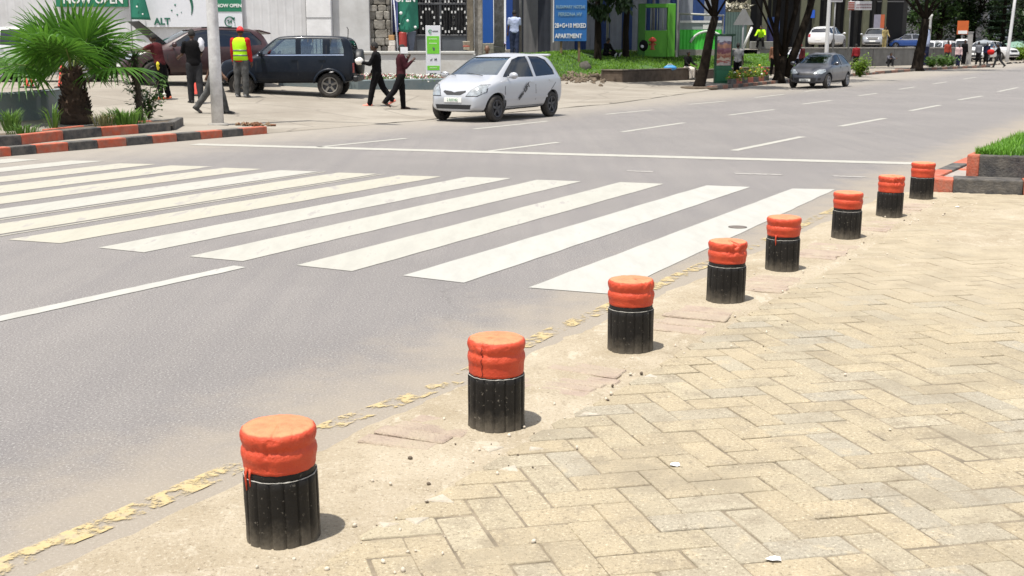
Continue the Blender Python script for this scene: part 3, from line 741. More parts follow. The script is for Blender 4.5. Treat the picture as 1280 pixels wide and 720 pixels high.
# right corner: kerb base, raised bed with grass
base_y = 244
k0 = [G(1150, 240), G(1190, 243), G(1278, 246.5), G(1400, 251), G(1560, 257), G(1750, 264)]
e = (k0[2]-k0[1]).to_2d().normalized(); n_ = Vector((-e.y, e.x))
kerb('black and orange kerb step in front of the raised grass bed', [(p.x, p.y, 0) for p in k0[1:]], .19, .33, 0, first=1)
kerb('orange kerb nose at the road corner behind the farthest bollard', [(k0[0].x+.06, k0[0].y+.05, 0), (k0[1].x, k0[1].y, 0)], .17, .30, 0, first=0)
bw0 = k0[1].to_2d()+n_*.345+e*.16; BWH = .44
cuts = [bw0, bw0+e*.72, bw0+e*1.5, bw0+e*2.3, bw0+e*3.2]
kerb('black front wall of the raised grass bed at the right edge', [(p.x, p.y, 0) for p in cuts], BWH, .14, 0, first=1)
ud = Vector((.520, .854)); 
un = Vector((ud.y, -ud.x))
s0 = bw0-e*.02
side = [s0+ud*t for t in (.0, 1.2, 2.4, 3.6, 4.8, 6.0, 7.2, 8.4, 10, 12, 14, 17, 20, 24, 30)]
# side wall of the bed along the road (block depth to the right)
t = thing('painted_kerb', 'orange and black side wall of the raised grass bed along the road', 'kerb', (s0.x, s0.y, 0))
for i, (a, b) in enumerate(zip(side, side[1:])):
    mb = MB(); q = [a+ud*.004, b-ud*.004, b-ud*.004+un*.14, a+ud*.004+un*.14]; mb.prism([(p.x-s0.x, p.y-s0.y) for p in q], -.05, BWH-.002 if i else BWH+.004); mb.build('kerb_stone', (korange, kblack)[i % 2], t, bevel=.02, bseg=2)
t = thing('painted_kerb', 'orange and black road kerb running along the right side of the road', 'kerb', (k0[0].x, k0[0].y, 0))
o0 = k0[0].to_2d()+Vector((.10, .35))
for i in range(30):
    a = o0+ud*i*1.0; b = a+ud*.992; mb = MB(); q = [a, b, b+un*.2, a+un*.2]; mb.prism([(p.x-k0[0].x, p.y-k0[0].y) for p in q], -.05, .15); mb.build('kerb_stone', (korange, kblack)[i % 2], t, bevel=.02, bseg=2)
mb = MB(); a = o0+un*.2; b = a+ud*30; w2 = un*.9
mb.add([(a.x, a.y, .12), (b.x, b.y, .12), ((b+w2).x, (b+w2).y, .12), ((a+w2).x, (a+w2).y, .12)], [(0, 3, 2, 1)])
tag(mb.build('kerb_ledge', mat('ledge', (.29, .262, .235), .9, .15, 4, .5, 30, col2=(.45, .10, .045), thr=(.56, .62, 2.2)), recalc=False), kind='structure')
bedp = [s0+un*.1+ud*.1, s0+ud*30+un*.1, s0+ud*30+un*9, s0+un*9+e*1.0]
mb = MB(); 
NBX, NBY = 16, 30
for i in range(NBX+1):
    for j in range(NBY+1):
        p = (s0+e*.07+n_*.07)+e*(i/NBX*5.5)+ud*(j/NBY*22)
        mb.v.append((p.x, p.y, BWH-.03+.10*min(1, i/3)*min(1, (j+.5)/2)+.03*fbm((p.x, p.y, 2))))
for i in range(NBX):
    for j in range(NBY): a = i*(NBY+1)+j; mb.f.append((a, a+1, a+NBY+2, a+NBY+1)); mb.m.append(0); mb.s.append(True)
bedg_mb = mb; tag(mb.build('bed_soil', grass_ground), kind='structure')
blade_m = leafmat('grass_blade', (.05, .15, .012), (.19, .40, .04), .4, .5)
def blades(name, label, pts, hh, ww, seed, m=blade_m, per=1):
    r_ = random.Random(seed); mb = MB()
    for p in pts:
        for _ in range(per):
            a = r_.random()*2*PI; h = hh*r_.uniform(.5, 1.2); ln = h*r_.uniform(.15, .75); w_ = ww*r_.uniform(.6, 1.2)
            d = Vector((math.cos(a), math.sin(a), 0)); s_ = Vector((-d.y, d.x, 0))*w_/2
            q = Vector(p)+Vector((r_.gauss(0, ww*1.5), r_.gauss(0, ww*1.5), 0))
            m1 = q+d*ln*.35+Vector((0, 0, h*.6)); tp = q+d*ln+Vector((0, 0, h))
            mb.add([q-s_, q+s_, m1+s_*.8, m1-s_*.8, tp], [(0, 1, 2, 3), (3, 2, 4)])
    return tag(mb.build(name, m, recalc=False), label, 'grass', kind='stuff')
bv = bvh_of(bedg_mb); rr = random.Random(5); pts = []
for _ in range(15000):
    i, j = rr.random(), rr.random()**1.7; p = (s0+e*.08+n_*.08)+e*(i*3.2)+ud*(j*20)
    if rr.random() < .25: p = (s0+e*.1+n_*.1)+ud*(j*20)+e*rr.random()*.25
    h = bv.ray_cast(Vector((p.x, p.y, 3)), Vector((0, 0, -1)))
    if h[0]: pts.append(h[0])
blades('bed_grass', 'bright green grass growing in the raised bed at the right edge', pts, .105, .014, 8)
bvb = bvh_of(bank_mb); pts = []
for _ in range(26000):
    i = rr.random(); v = rr.random(); k = int(i*NU)*(NV+1)+int(v*NV); p = Vector(bank_mb.v[k]); p += Vector((rr.uniform(-.3, .3), rr.uniform(-.5, .5), 0))
    h = bvb.ray_cast(Vector((p.x, p.y, 6)), Vector((0, 0, -1)))
    if h[0] and fbm((p.x*.7, p.y*.7, 2), 3) > -.22: pts.append(h[0])
blades('bank_grass', 'green grass covering the sloping bank behind the far pavement', pts, .10, .035, 9, leafmat('bank_blade', (.065, .155, .014), (.22, .40, .04), .4, .5))

# ------------------------------------------------------------------ plants
fan_m = leafmat('fan_leaf', (.028, .095, .012), (.115, .26, .028), .42, .38)
dry_m = mat('dry_frond', (.16, .10, .05), .9, .3, 9)
pet_m = mat('petiole', (.15, .19, .045), .5, .2, 8)
def fan(mb, base, dirv, L, seg=34, spread=2.35, droop=.35, seed=0, twist=0, rad=None):
    """palmate fan: segments fused near the hub, split and drooping at the tips"""
    r_ = random.Random(seed); d = Vector(dirv).normalized(); a, b = basis(d)
    side = Vector((0, 0, 1)).cross(d)
    side = side.normalized() if side.length > .1 else a
    up = d.cross(side).normalized()
    if up.z < 0: up = -up
    M = Matrix.Rotation(twist, 3, d); side = M@side; up = M@up
    for k in range(seg):
        t = (k+.5)/seg*2-1; an = t*spread; l = L*(.72+.28*math.cos(an*.55))*r_.uniform(.9, 1.05)
        dd = d*math.cos(an)+side*math.sin(an); wd = 2*spread/seg*L*.46
        ss_ = (-d*math.sin(an)+side*math.cos(an))
        fold = up*(.16 if k % 2 else -.02)
        P = []
        for u_, ww in ((.03, .06), (.25, .5), (.5, 1.0), (.72, .62), (.88, .3), (1.0, .03)):
            z = -droop*L*(max(0, u_-.35)**2)*1.3*r_.uniform(.8, 1.25)-L*.10*(1-math.cos(an))*u_*.5
            c = Vector(base)+dd*l*u_+Vector((0, 0, z))+up*L*.10*u_*(1-u_)*(1 if k % 2 else .75); P.append((c-ss_*wd*ww*.5-up*wd*ww*.16, c+up*wd*ww*.16*0, c+ss_*wd*ww*.5-up*wd*ww*.16))
        vs = [p for tr in P for p in tr]; fs = []
        for i in range(len(P)-1): fs += [(3*i, 3*i+1, 3*i+4, 3*i+3), (3*i+1, 3*i+2, 3*i+5, 3*i+4)]
        mb.add(vs, fs, 0, False)
def fan_palm(label, loc, H, R0, R1, leaves, L, seed=1):
    t = thing('fan_palm', label, 'palm', loc); r_ = random.Random(seed)
    tr = MB(); rings = []; n = 20
    for k in range(9):
        u_ = k/8; rr_ = R0*(1-u_)+R1*u_+.03*math.sin(u_*7)
        rings.append([((rr_*(1+.12*noise.noise(Vector((j, k, seed)))))*math.cos(2*PI*j/n), rr_*(1+.12*noise.noise(Vector((j*1.3, k, seed+5))))*math.sin(2*PI*j/n), u_*H-.05) for j in range(n)])
    tr.loft(rings)
    for k in range(230):                                                       # old leaf bases, ragged
        z = r_.random()*H; a = k*2.399963; u_ = z/H; rr_ = (R0*(1-u_)+R1*u_)*.97
        d = Vector((math.cos(a), math.sin(a), 0)); s_ = Vector((-d.y, d.x, 0)); w_ = .055*r_.uniform(.7, 1.3); up_ = r_.uniform(.07, .15); out = r_.uniform(.03, .085)
        p = d*rr_+Vector((0, 0, z)); q = p+d*out+Vector((0, 0, up_))
        tr.add([p-s_*w_, p+s_*w_, q+s_*w_*.35, q-s_*w_*.35, p-d*.03+Vector((0, 0, up_*.6))], [(0, 1, 2, 3), (0, 3, 4), (1, 4, 2), (2, 4, 3)])
    tr.build('trunk', mat('palm_trunk', (.055, .033, .021), .95, .45, 5, .8, 40), t)
    for i in range(leaves):
        a, el, pl, tw = (i*2.399963+r_.uniform(-.2, .2), None, None, r_.uniform(-.3, .3))
        u_ = i/(leaves-1); el = R(84-76*u_**1.05)+r_.uniform(-.1, .1); pl = (.50+.35*u_)*r_.uniform(.85, 1.15)*L*.85
        d = Vector((math.cos(a)*math.cos(el), math.sin(a)*math.cos(el), math.sin(el)))
        b0 = Vector((math.cos(a)*R1*.5, math.sin(a)*R1*.5, H-.05)); mid = b0+d*pl*.55+Vector((0, 0, .06)); hub = b0+d*pl+Vector((0, 0, -.03*u_))
        mb = MB(); fan(mb, hub, (d+Vector((0, 0, -.15*u_))), L*r_.uniform(.85, 1.08), seed=seed*50+i, droop=.16+.30*u_, twist=tw)
        o = mb.build('frond', fan_m if i < leaves-2 else fan_m, t, recalc=False)
        st = MB(); st.tube([b0, mid, hub, hub+d*.12], [.02, .015, .011, .006], 6); st.build('petiole', pet_m, o)
    sk = MB()
    for k in range(10):                                                        # a few dead hanging segments under the crown
        a = k*2.1; d = Vector((math.cos(a), math.sin(a), 0)); p = d*R1*.9+Vector((0, 0, H-.06)); q = p+d*.13+Vector((0, 0, -.02)); s_ = q+d*.06+Vector((0, 0, -.30*r_.uniform(.5, 1)))
        sk.tube([p, q, s_], [.014, .02, .006], 5, flat=.4)
    sk.build('dead_fronds', dry_m, t); return t
P = on(85, 157); P.y += .45
fan_palm('young fan palm with a stout shaggy trunk in the planter beside the crossing', (P.x, P.y, pz+.08), 1.02, .32, .16, 14, 1.18, 3)
def shrub(name, label, loc, rad, n, leaf, m, stems=7, seed=0, cat='shrub', flower=None, fn=0, group=None, tall=1.0):
    t = thing(name, label, cat, loc, 0, group); r_ = random.Random(seed); st = MB(); lf = MB(); fl = MB()
    tips = []
    for k in range(stems):
        a = r_.random()*2*PI; l = rad*r_.uniform(.7, 1.5)*tall; d = Vector((math.cos(a)*.45, math.sin(a)*.45, 1)).normalized()
        P = [Vector((0, 0, -.03)), d*l*.5+Vector((0, 0, .05)), d*l+Vector((r_.uniform(-.1, .1)*rad, r_.uniform(-.1, .1)*rad, 0))]; st.tube(P, [.02*rad*1.5, .014*rad*1.5, .006], 5); tips.append(P)
    for k in range(n):
        P = r_.choice(tips); u_ = r_.uniform(.2, 1.08); c = P[0].lerp(P[1], u_*2) if u_ < .5 else P[1].lerp(P[2], u_*2-1)
        c = c+Vector((r_.gauss(0, 1), r_.gauss(0, 1), r_.gauss(0, .8)))*rad*.22*(.4+u_); 
        if c.z < .01: continue
        leafquad(lf, c, leaf*r_.uniform(.6, 1.3), r_)
        if flower and k < fn: c2 = c+Vector((0, 0, leaf*.4)); lf.ball(c2, (leaf*.4, leaf*.4, leaf*.3), 6, 4, m=1)
    st.build('stems', mat('stem', (.10, .075, .045), .9, .3, 9), t); lf.build('foliage', [m, flower] if flower else m, t, recalc=False)
    return t
def leafquad(mb, c, s, r_, el=None):
    a = r_.random()*2*PI; e_ = r_.uniform(-.7, .9) if el is None else el; d = Vector((math.cos(a)*math.cos(e_), math.sin(a)*math.cos(e_), math.sin(e_))); sd_ = Vector((-math.sin(a), math.cos(a), r_.uniform(-.5, .5))).normalized()
    n_ = d.cross(sd_); w_ = s*.26
    mb.add([c, c+d*s*.5+sd_*w_+n_*s*.05, c+d*s, c+d*s*.5-sd_*w_+n_*s*.05, c+d*s*.5], [(0, 1, 4), (1, 2, 4), (2, 3, 4), (3, 0, 4)])
shrub_m = leafmat('shrub_leaf', (.028, .075, .016), (.11, .20, .04), .35, .4)
yel_m = leafmat('shrub_bright', (.07, .15, .015), (.22, .33, .04), .4, .45)
white_fl = mat('white_flower', (.7, .68, .62), .8); red_fl = mat('red_flower', (.6, .10, .08), .8)
P = on(171, 156); shrub('shrub', 'leafy shrub with pale blossoms at the right end of the palm planter', (P.x+.02, P.y+.75, pz+.1), .46, 420, .11, shrub_m, 9, 2, flower=mat('pale_flower', (.66, .66, .55), .8), fn=14, tall=1.25)
# slender shaggy trunk between palm and pole with a rosette on top
P = on(160, 158); t = thing('yucca', 'slender dark shaggy yucca trunk between the fan palm and the leafy shrub', 'yucca', (P.x, P.y+.8, pz+.08)); mb = MB(); r_ = random.Random(8)
mb.tube([(0, 0, -.05), (.0, 0, .5), (-.03, .02, 1.0), (-.05, .02, 1.32)], [.075, .06, .062, .045], 9)
for k in range(170):
    z = r_.uniform(.05, 1.3); a = k*2.4; d = Vector((math.cos(a), math.sin(a), 0)); s_ = Vector((-d.y, d.x, 0))*.02; p = d*.055+Vector((-.04*z, .01, z)); q = p+d*r_.uniform(.05, .1)+Vector((0, 0, -r_.uniform(.06, .15)))
    mb.add([p-s_, p+s_, q], [(0, 1, 2)])
mb.build('trunk', mat('yucca_trunk', (.055, .042, .030), .95, .4, 7, .7, 40), t); lf = MB()
for k in range(44):
    a = k*2.4; el = r_.uniform(-.7, 1.0); d = Vector((math.cos(a)*math.cos(el), math.sin(a)*math.cos(el), math.sin(el))); s_ = Vector((-math.sin(a), math.cos(a), 0))*.018; b0 = Vector((-.05, .02, 1.25)); l = r_.uniform(.25, .42)
    lf.add([b0+d*.03-s_, b0+d*.03+s_, b0+d*l*.6+s_, b0+d*l*.6-s_, b0+d*l+Vector((0, 0, -.05))], [(0, 1, 2, 3), (3, 2, 4)])
lf.build('foliage', leafmat('yucca_leaf', (.02, .05, .012), (.07, .12, .03), .3, .4), t, recalc=False)
def tuft(label, px, py, n, h, seed, name='grass_tuft', dz=0, spread=.16, m=None, dy=.4):
    P = on(px, py); r_ = random.Random(seed); mb = MB()
    for k in range(n):
        a = r_.random()*2*PI; d = Vector((math.cos(a), math.sin(a), 0)); p = d*spread*r_.random()*.6; l = h*r_.uniform(.5, 1.15); ln = l*r_.uniform(.2, .8); s_ = Vector((-d.y, d.x, 0))*.011
        q = p+d*ln*.4+Vector((0, 0, l*.65)); e_ = p+d*ln+Vector((0, 0, l*.85)); mb.add([p-s_, p+s_, q+s_, q-s_, e_], [(0, 1, 2, 3), (3, 2, 4)])
    o = mb.build(name, m or leafmat('tuft_leaf', (.03, .085, .012), (.14, .25, .045), .4, .45), loc=(P.x, P.y+dy, pz+.1), recalc=False); return tag(o, label, 'plant')
tuft('spiky grass clump at the left edge of the photo beside the planter', 2, 172, 110, .42, 1, spread=.3)
tuft('grass clump between the palm trunk and the leafy shrub', 145, 165, 200, .36, 2, spread=.75, dy=.5)
tuft('small weed with thin upright stalks left of the palm trunk', 57, 171, 22, .52, 3, spread=.18)
tuft('short dry grass at the foot of the palm on its right', 120, 167, 60, .28, 4, spread=.4, m=leafmat('dry_tuft', (.09, .10, .04), (.22, .2, .09), .3, .6))
tuft('low weeds by the orange border stone at the left', 22, 176, 90, .2, 6, spread=.5, dy=.2)
# rubbish heap on the kerb
rr = random.Random(4); t = thing('debris', 'small heap of broken brown rubble on the kerb right of the lamp pole', 'rubble', tuple(on(313, 158)+Vector((0, .1, 0)))); mb = MB()
for k in range(46): mb.box((rr.gauss(0, .19), rr.gauss(0, .07), .02+abs(rr.gauss(0, .022))), (rr.uniform(.03, .12), rr.uniform(.02, .06), rr.uniform(.015, .04)), M=Euler((rr.random(), rr.random(), rr.random()*3)).to_matrix().to_4x4(), m=k % 2)
mb.build('rubble', [mat('rub_a', (.16, .07, .035), .9, .3, 20), mat('rub_b', (.27, .19, .12), .9, .3, 20)], t)
# lamp pole
def lamp_pole(label, px, py, H, r0, r1, m, arm=1.8, ang=-1.0, lean=0):
    P = on(px, py); t = thing('street_lamp', label, 'street lamp', tuple(P)); t.rotation_euler = (0, lean, 0)
    mb = MB(); mb.tube([(0, 0, -.1), (0, 0, H*.15), (0, 0, H*.5), (0, 0, H)], [r0, r0*.95+.05*r1, (r0+r1)/2, r1], 20); mb.build('pole', m, t)
    mb = MB(); d = Vector((math.cos(ang), math.sin(ang), 0)); mb.tube([(0, 0, H-.05), d*.5+Vector((0, 0, H+.35)), d*arm+Vector((0, 0, H+.5))], [r1*.7, r1*.6, r1*.5], 8); mb.build('arm', m, t)
    mb = MB(); mb.box(d*(arm+.25)+Vector((0, 0, H+.5)), (.6, .26, .14), rz=ang, taper=.8); mb.build('lamp_head', mat('lamp_grey', (.35, .35, .36), .5, .1), t, bevel=.03); return t
pole_m = mat('pole_white', (.68, .67, .66), .75, .12, 2.5, .25, 12, dirt=((.26, .245, .23), .6, 4))
P_ = lamp_pole('white painted concrete lamp pole standing on the kerb beside the palm planter', 272.5, 156, 8.5, .128, .085, pole_m, ang=-.5)
mb = MB(); mb.lathe([(.0, -.03), (.24, -.03), (.22, .025), (.13, .045), (0, .045)], 14); mb.build('footing', kgrey, P_)
# ------------------------------------------------------------------ vehicles
def interp(T, x):
    if x <= T[0][0]: return T[0][1]
    for a, b in zip(T, T[1:]):
        if x <= b[0]: return a[1]+(b[1]-a[1])*(x-a[0])/(b[0]-a[0])
    return T[-1][1]
def me_bvh(me): return BVHTree.FromPolygons([v.co.copy() for v in me.vertices], [tuple(p.vertices) for p in me.polygons])
def patch(name, bv, poly, face, m, parent, off=.004, th=.012, step=.09, sm=True):
    """panel with outline poly laid on the body surface; face: 'L','R' (x,z) 'F','B' (y,z) 'T' (x,y)"""
    bm = bmesh.new(); vs = [bm.verts.new((p[0], p[1], 0)) for p in poly]; bm.faces.new(vs)
    for ax_ in (0, 1):
        lo, hi = min(p[ax_] for p in poly), max(p[ax_] for p in poly); k = int((hi-lo)/step)
        for i in range(1, k+1):
            c = lo+(hi-lo)*i/(k+1); co_ = [0, 0, 0]; co_[ax_] = c; no = [0, 0, 0]; no[ax_] = 1
            bmesh.ops.bisect_plane(bm, geom=bm.verts[:]+bm.edges[:]+bm.faces[:], plane_co=co_, plane_no=no, dist=1e-5)
    D = {'L': ((0, 6, 0), (0, -1, 0)), 'R': ((0, -6, 0), (0, 1, 0)), 'F': ((6, 0, 0), (-1, 0, 0)), 'B': ((-6, 0, 0), (1, 0, 0)), 'T': ((0, 0, 6), (0, 0, -1))}[face]
    o_, d = Vector(D[0]), Vector(D[1]); nmap = {}
    for v in bm.verts:
        a, b = v.co.x, v.co.y
        s = o_+(Vector((a, 0, b)) if face in 'LR' else Vector((0, a, b)) if face in 'FB' else Vector((a, b, 0)))
        h = bv.ray_cast(s, d)
        if h[0] is None:
            h = bv.find_nearest(s+d*5.2)
        n = h[1]
        if n.dot(d) > 0: n = -n
        v.co = h[0]+n*off; nmap[v.index] = n
    bm.normal_update()
    # thickness towards the body
    top = list(bm.faces); r_ = bmesh.ops.extrude_face_region(bm, geom=top)
    for e in r_['geom']:
        if isinstance(e, bmesh.types.BMVert): e.co += -d*0 + (d*th*-1)*0 + (-d)*0
    # the original faces go inwards, the extruded copy stays outside
    ev = {e for e in r_['geom'] if isinstance(e, bmesh.types.BMVert)}
    for v in bm.verts:
        if v not in ev: v.co += d*th
    bmesh.ops.recalc_face_normals(bm, faces=bm.faces)
    me = bpy.data.meshes.new(name); bm.to_mesh(me); bm.free(); me.materials.append(m)
    for p in me.polygons: p.use_smooth = sm
    me.set_sharp_from_angle(angle=R(40))
    return link(bpy.data.objects.new(name, me), parent)
def strip_poly(pts, w):
    out = []; pts = [Vector(p) for p in pts]
    L_, R_ = [], []
    for i, p in enumerate(pts):
        d = (pts[min(i+1, len(pts)-1)]-pts[max(0, i-1)]).normalized(); n = Vector((-d.y, d.x))*w/2; L_.append(p+n); R_.append(p-n)
    return L_+R_[::-1]
tyre_m = mat('tyre', (.018, .017, .016), .85, .2, 12, .3, 60, dirt=((.12, .10, .08), .35, 6)); dark_m = mat('trim_black', (.014, .014, .015), .55, .15, 9)
inner_m = mat('interior', (.03, .03, .032), .85, .2, 6); seat_m = mat('seat_cloth', (.06, .06, .065), .9, .2, 20)
chrome_m = mat('chrome', (.7, .7, .72), .18, 0, metal=1); lens_m = mat('lens', (.24, .265, .28), .06, .35, 14, coat=1, spec=.9); amber_m = mat('amber', (.5, .2, .04), .2, coat=1); red_l = mat('tail_red', (.30, .012, .012), .15, coat=1)
plate_m = mat('plate', (.7, .7, .66), .5); rimA = mat('rim_alloy', (.36, .36, .37), .35, .15, 9, metal=.6); rimD = mat('rim_dark', (.06, .06, .065), .4, .2, 9, metal=.4); rimG = mat('rim_dusty', (.22, .205, .18), .6, .25, 9, metal=.3)
g_clear = glass('glass_clear', (.70, .75, .74), .10); g_tint = glass('glass_tint', (.13, .15, .155), .07); g_screen = glass('glass_screen', (.62, .70, .68), .26)
SPEC = {}
SPEC['hatch'] = dict(L=3.62, wb=2.37, off=.03, rw=.295, tw=.18, track=.72, win=True,
    zc=[(-1.81, .60), (-1.80, .84), (-1.75, 1.04), (-1.56, 1.32), (-1.34, 1.445), (-.7, 1.50), (-.05, 1.49), (.30, 1.425), (1.12, .985), (1.40, .90), (1.62, .79), (1.76, .66), (1.81, .52)],
    zs=[(-1.81, .55), (-1.75, .90), (-1.4, .965), (0, .925), (.9, .89), (1.12, .89), (1.40, .81), (1.62, .70), (1.76, .58), (1.81, .46)],
    w=[(-1.81, .60), (-1.74, .75), (-1.45, .82), (-.5, .835), (.9, .83), (1.3, .80), (1.56, .72), (1.74, .60), (1.81, .50)],
    wt=[(-1.81, .48), (-1.6, .56), (-.6, .60), (.3, .58), (1.1, .62), (1.5, .58), (1.81, .38)], zb=[(-1.81, .36), (-1.6, .24), (1.5, .20), (1.81, .24)],
    st=[-1.81, -1.78, -1.70, -1.56, -1.34, -1.0, -.5, 0, .30, .58, .86, 1.12, 1.26, 1.42, 1.58, 1.70, 1.78, 1.81],
    side=[[(.90, .965), (.28, 1.345), (.0, 1.405), (-.30, 1.415), (-.32, .955)], [(-.42, .958), (-.40, 1.415), (-.85, 1.405), (-1.12, 1.33), (-1.33, 1.09), (-1.33, .985)]],
    ws=[(-.63, 1.015), (.63, 1.015), (.50, 1.40), (-.50, 1.40)], rw_=[(-.58, 1.06), (.58, 1.06), (.46, 1.36), (-.46, 1.36)],
    head=[(.34, .575), (.58, .575), (.70, .66), (.70, .80), (.55, .80), (.42, .70)], tail=[(.56, .74), (.70, .74), (.68, 1.06), (.56, 1.02)],
    grille=[(-.30, .655), (-.18, .59), (.18, .59), (.30, .655), (.28, .685), (.08, .665), (0, .645), (-.08, .665), (-.28, .685)], intake=[(-.44, .29), (.44, .29), (.47, .385), (-.47, .385)], plate=.485,
    seams=[[(.92, .93), (.95, .62), (.86, .27), (-.36, .27), (-.36, .94)], [(-.36, .60), (-.36, .27), (-.86, .27), (-.96, .55), (-1.30, .80), (-1.36, .97)]], handles=[(-.20, .84), (-1.08, .86)], mirror=(.78, 1.0), base=1.12, back=-1.60, roofz=1.49, moulding=[(.98, .50), (-.9, .50)])
SPEC['sedanhatch'] = dict(SPEC['hatch'], L=3.83, wb=2.44, rw=.30,
    zc=[(-1.91, .60), (-1.90, .88), (-1.82, 1.02), (-1.52, 1.27), (-1.25, 1.38), (-.6, 1.435), (-.1, 1.43), (.22, 1.37), (1.10, .96), (1.45, .88), (1.72, .76), (1.87, .62), (1.91, .5)],
    zs=[(-1.91, .55), (-1.82, .90), (-1.4, .94), (0, .90), (.9, .87), (1.1, .87), (1.45, .79), (1.72, .66), (1.87, .54), (1.91, .44)],
    w=[(-1.91, .60), (-1.8, .75), (-1.5, .82), (-.5, .83), (.9, .83), (1.35, .80), (1.66, .70), (1.85, .56), (1.91, .46)], st=[-1.91, -1.87, -1.78, -1.55, -1.25, -.9, -.5, -.1, .22, .5, .8, 1.1, 1.28, 1.46, 1.64, 1.79, 1.88, 1.91],
    zb=[(-1.91, .36), (-1.6, .22), (1.6, .19), (1.91, .23)], wt=[(-1.91, .48), (-1.6, .54), (-.6, .58), (.3, .57), (1.1, .62), (1.5, .58), (1.91, .36)],
    side=[[(.86, .945), (.22, 1.30), (0, 1.34), (-.32, 1.355), (-.34, .935)], [(-.44, .94), (-.42, 1.355), (-.85, 1.33), (-1.10, 1.24), (-1.42, 1.04), (-1.42, .97)]],
    ws=[(-.63, 1.0), (.63, 1.0), (.50, 1.345), (-.50, 1.345)], rw_=[(-.58, 1.05), (.58, 1.05), (.46, 1.28), (-.46, 1.28)],
    head=[(.30, .60), (.62, .58), (.74, .68), (.70, .78), (.5, .76)], grille=[(-.36, .535), (.36, .535), (.30, .61), (-.30, .61)], intake=[(-.58, .27), (.58, .27), (.62, .43), (-.62, .43)], plate=.345, base=1.10, back=-1.66, roofz=1.43)
SPEC['boxy'] = dict(ztk=.93, L=3.75, wb=2.45, off=.03, rw=.345, tw=.21, track=.72, win=True,
    zc=[(-1.87, .80), (-1.86, 1.15), (-1.80, 1.52), (-1.70, 1.66), (-1.3, 1.69), (-.4, 1.70), (.18, 1.68), (.30, 1.64), (.86, 1.16), (1.0, 1.12), (1.6, 1.06), (1.80, .98), (1.87, .80)],
    zs=[(-1.87, .76), (-1.84, 1.10), (-.5, 1.13), (.86, 1.10), (1.0, 1.06), (1.6, 1.0), (1.80, .90), (1.87, .72)],
    w=[(-1.87, .68), (-1.8, .78), (-1.4, .82), (.9, .82), (1.5, .79), (1.78, .72), (1.87, .62)], wt=[(-1.87, .62), (-1.6, .70), (.2, .70), (.9, .71), (1.6, .70), (1.87, .56)],
    zb=[(-1.87, .48), (-1.6, .40), (1.5, .38), (1.87, .42)], st=[-1.87, -1.84, -1.78, -1.64, -1.4, -.9, -.4, .1, .25, .42, .62, .84, .94, 1.1, 1.4, 1.65, 1.79, 1.85, 1.87],
    side=[[(.74, 1.19), (.26, 1.585), (-.28, 1.60), (-.28, 1.19)], [(-.42, 1.19), (-.42, 1.60), (-1.02, 1.60), (-1.02, 1.19)], [(-1.22, 1.20), (-1.22, 1.60), (-1.52, 1.595), (-1.60, 1.30), (-1.60, 1.20)]],
    ws=[(-.66, 1.21), (.66, 1.21), (.58, 1.62), (-.58, 1.62)], rw_=[(-.62, 1.2), (.62, 1.2), (.55, 1.56), (-.55, 1.56)],
    head=[(.46, .80), (.66, .80), (.66, .96), (.46, .96)], tail=[(.6, .68), (.72, .68), (.72, .95), (.6, .95)], grille=[(-.44, .80), (.44, .80), (.44, .96), (-.44, .96)], intake=[(-.5, .5), (.5, .5), (.5, .6), (-.5, .6)], plate=.62,
    seams=[[(.80, 1.14), (.82, .75), (.66, .45), (-.34, .45), (-.34, 1.16)], [(-.34, .8), (-.34, .45), (-.74, .45), (-.98, .80), (-1.12, 1.16), (-1.12, 1.60)]], handles=[(-.24, 1.04), (-1.0, 1.04)], mirror=(.66, 1.2), base=.86, back=-1.78, roofz=1.69, moulding=[(.85, .72), (-.82, .72)])
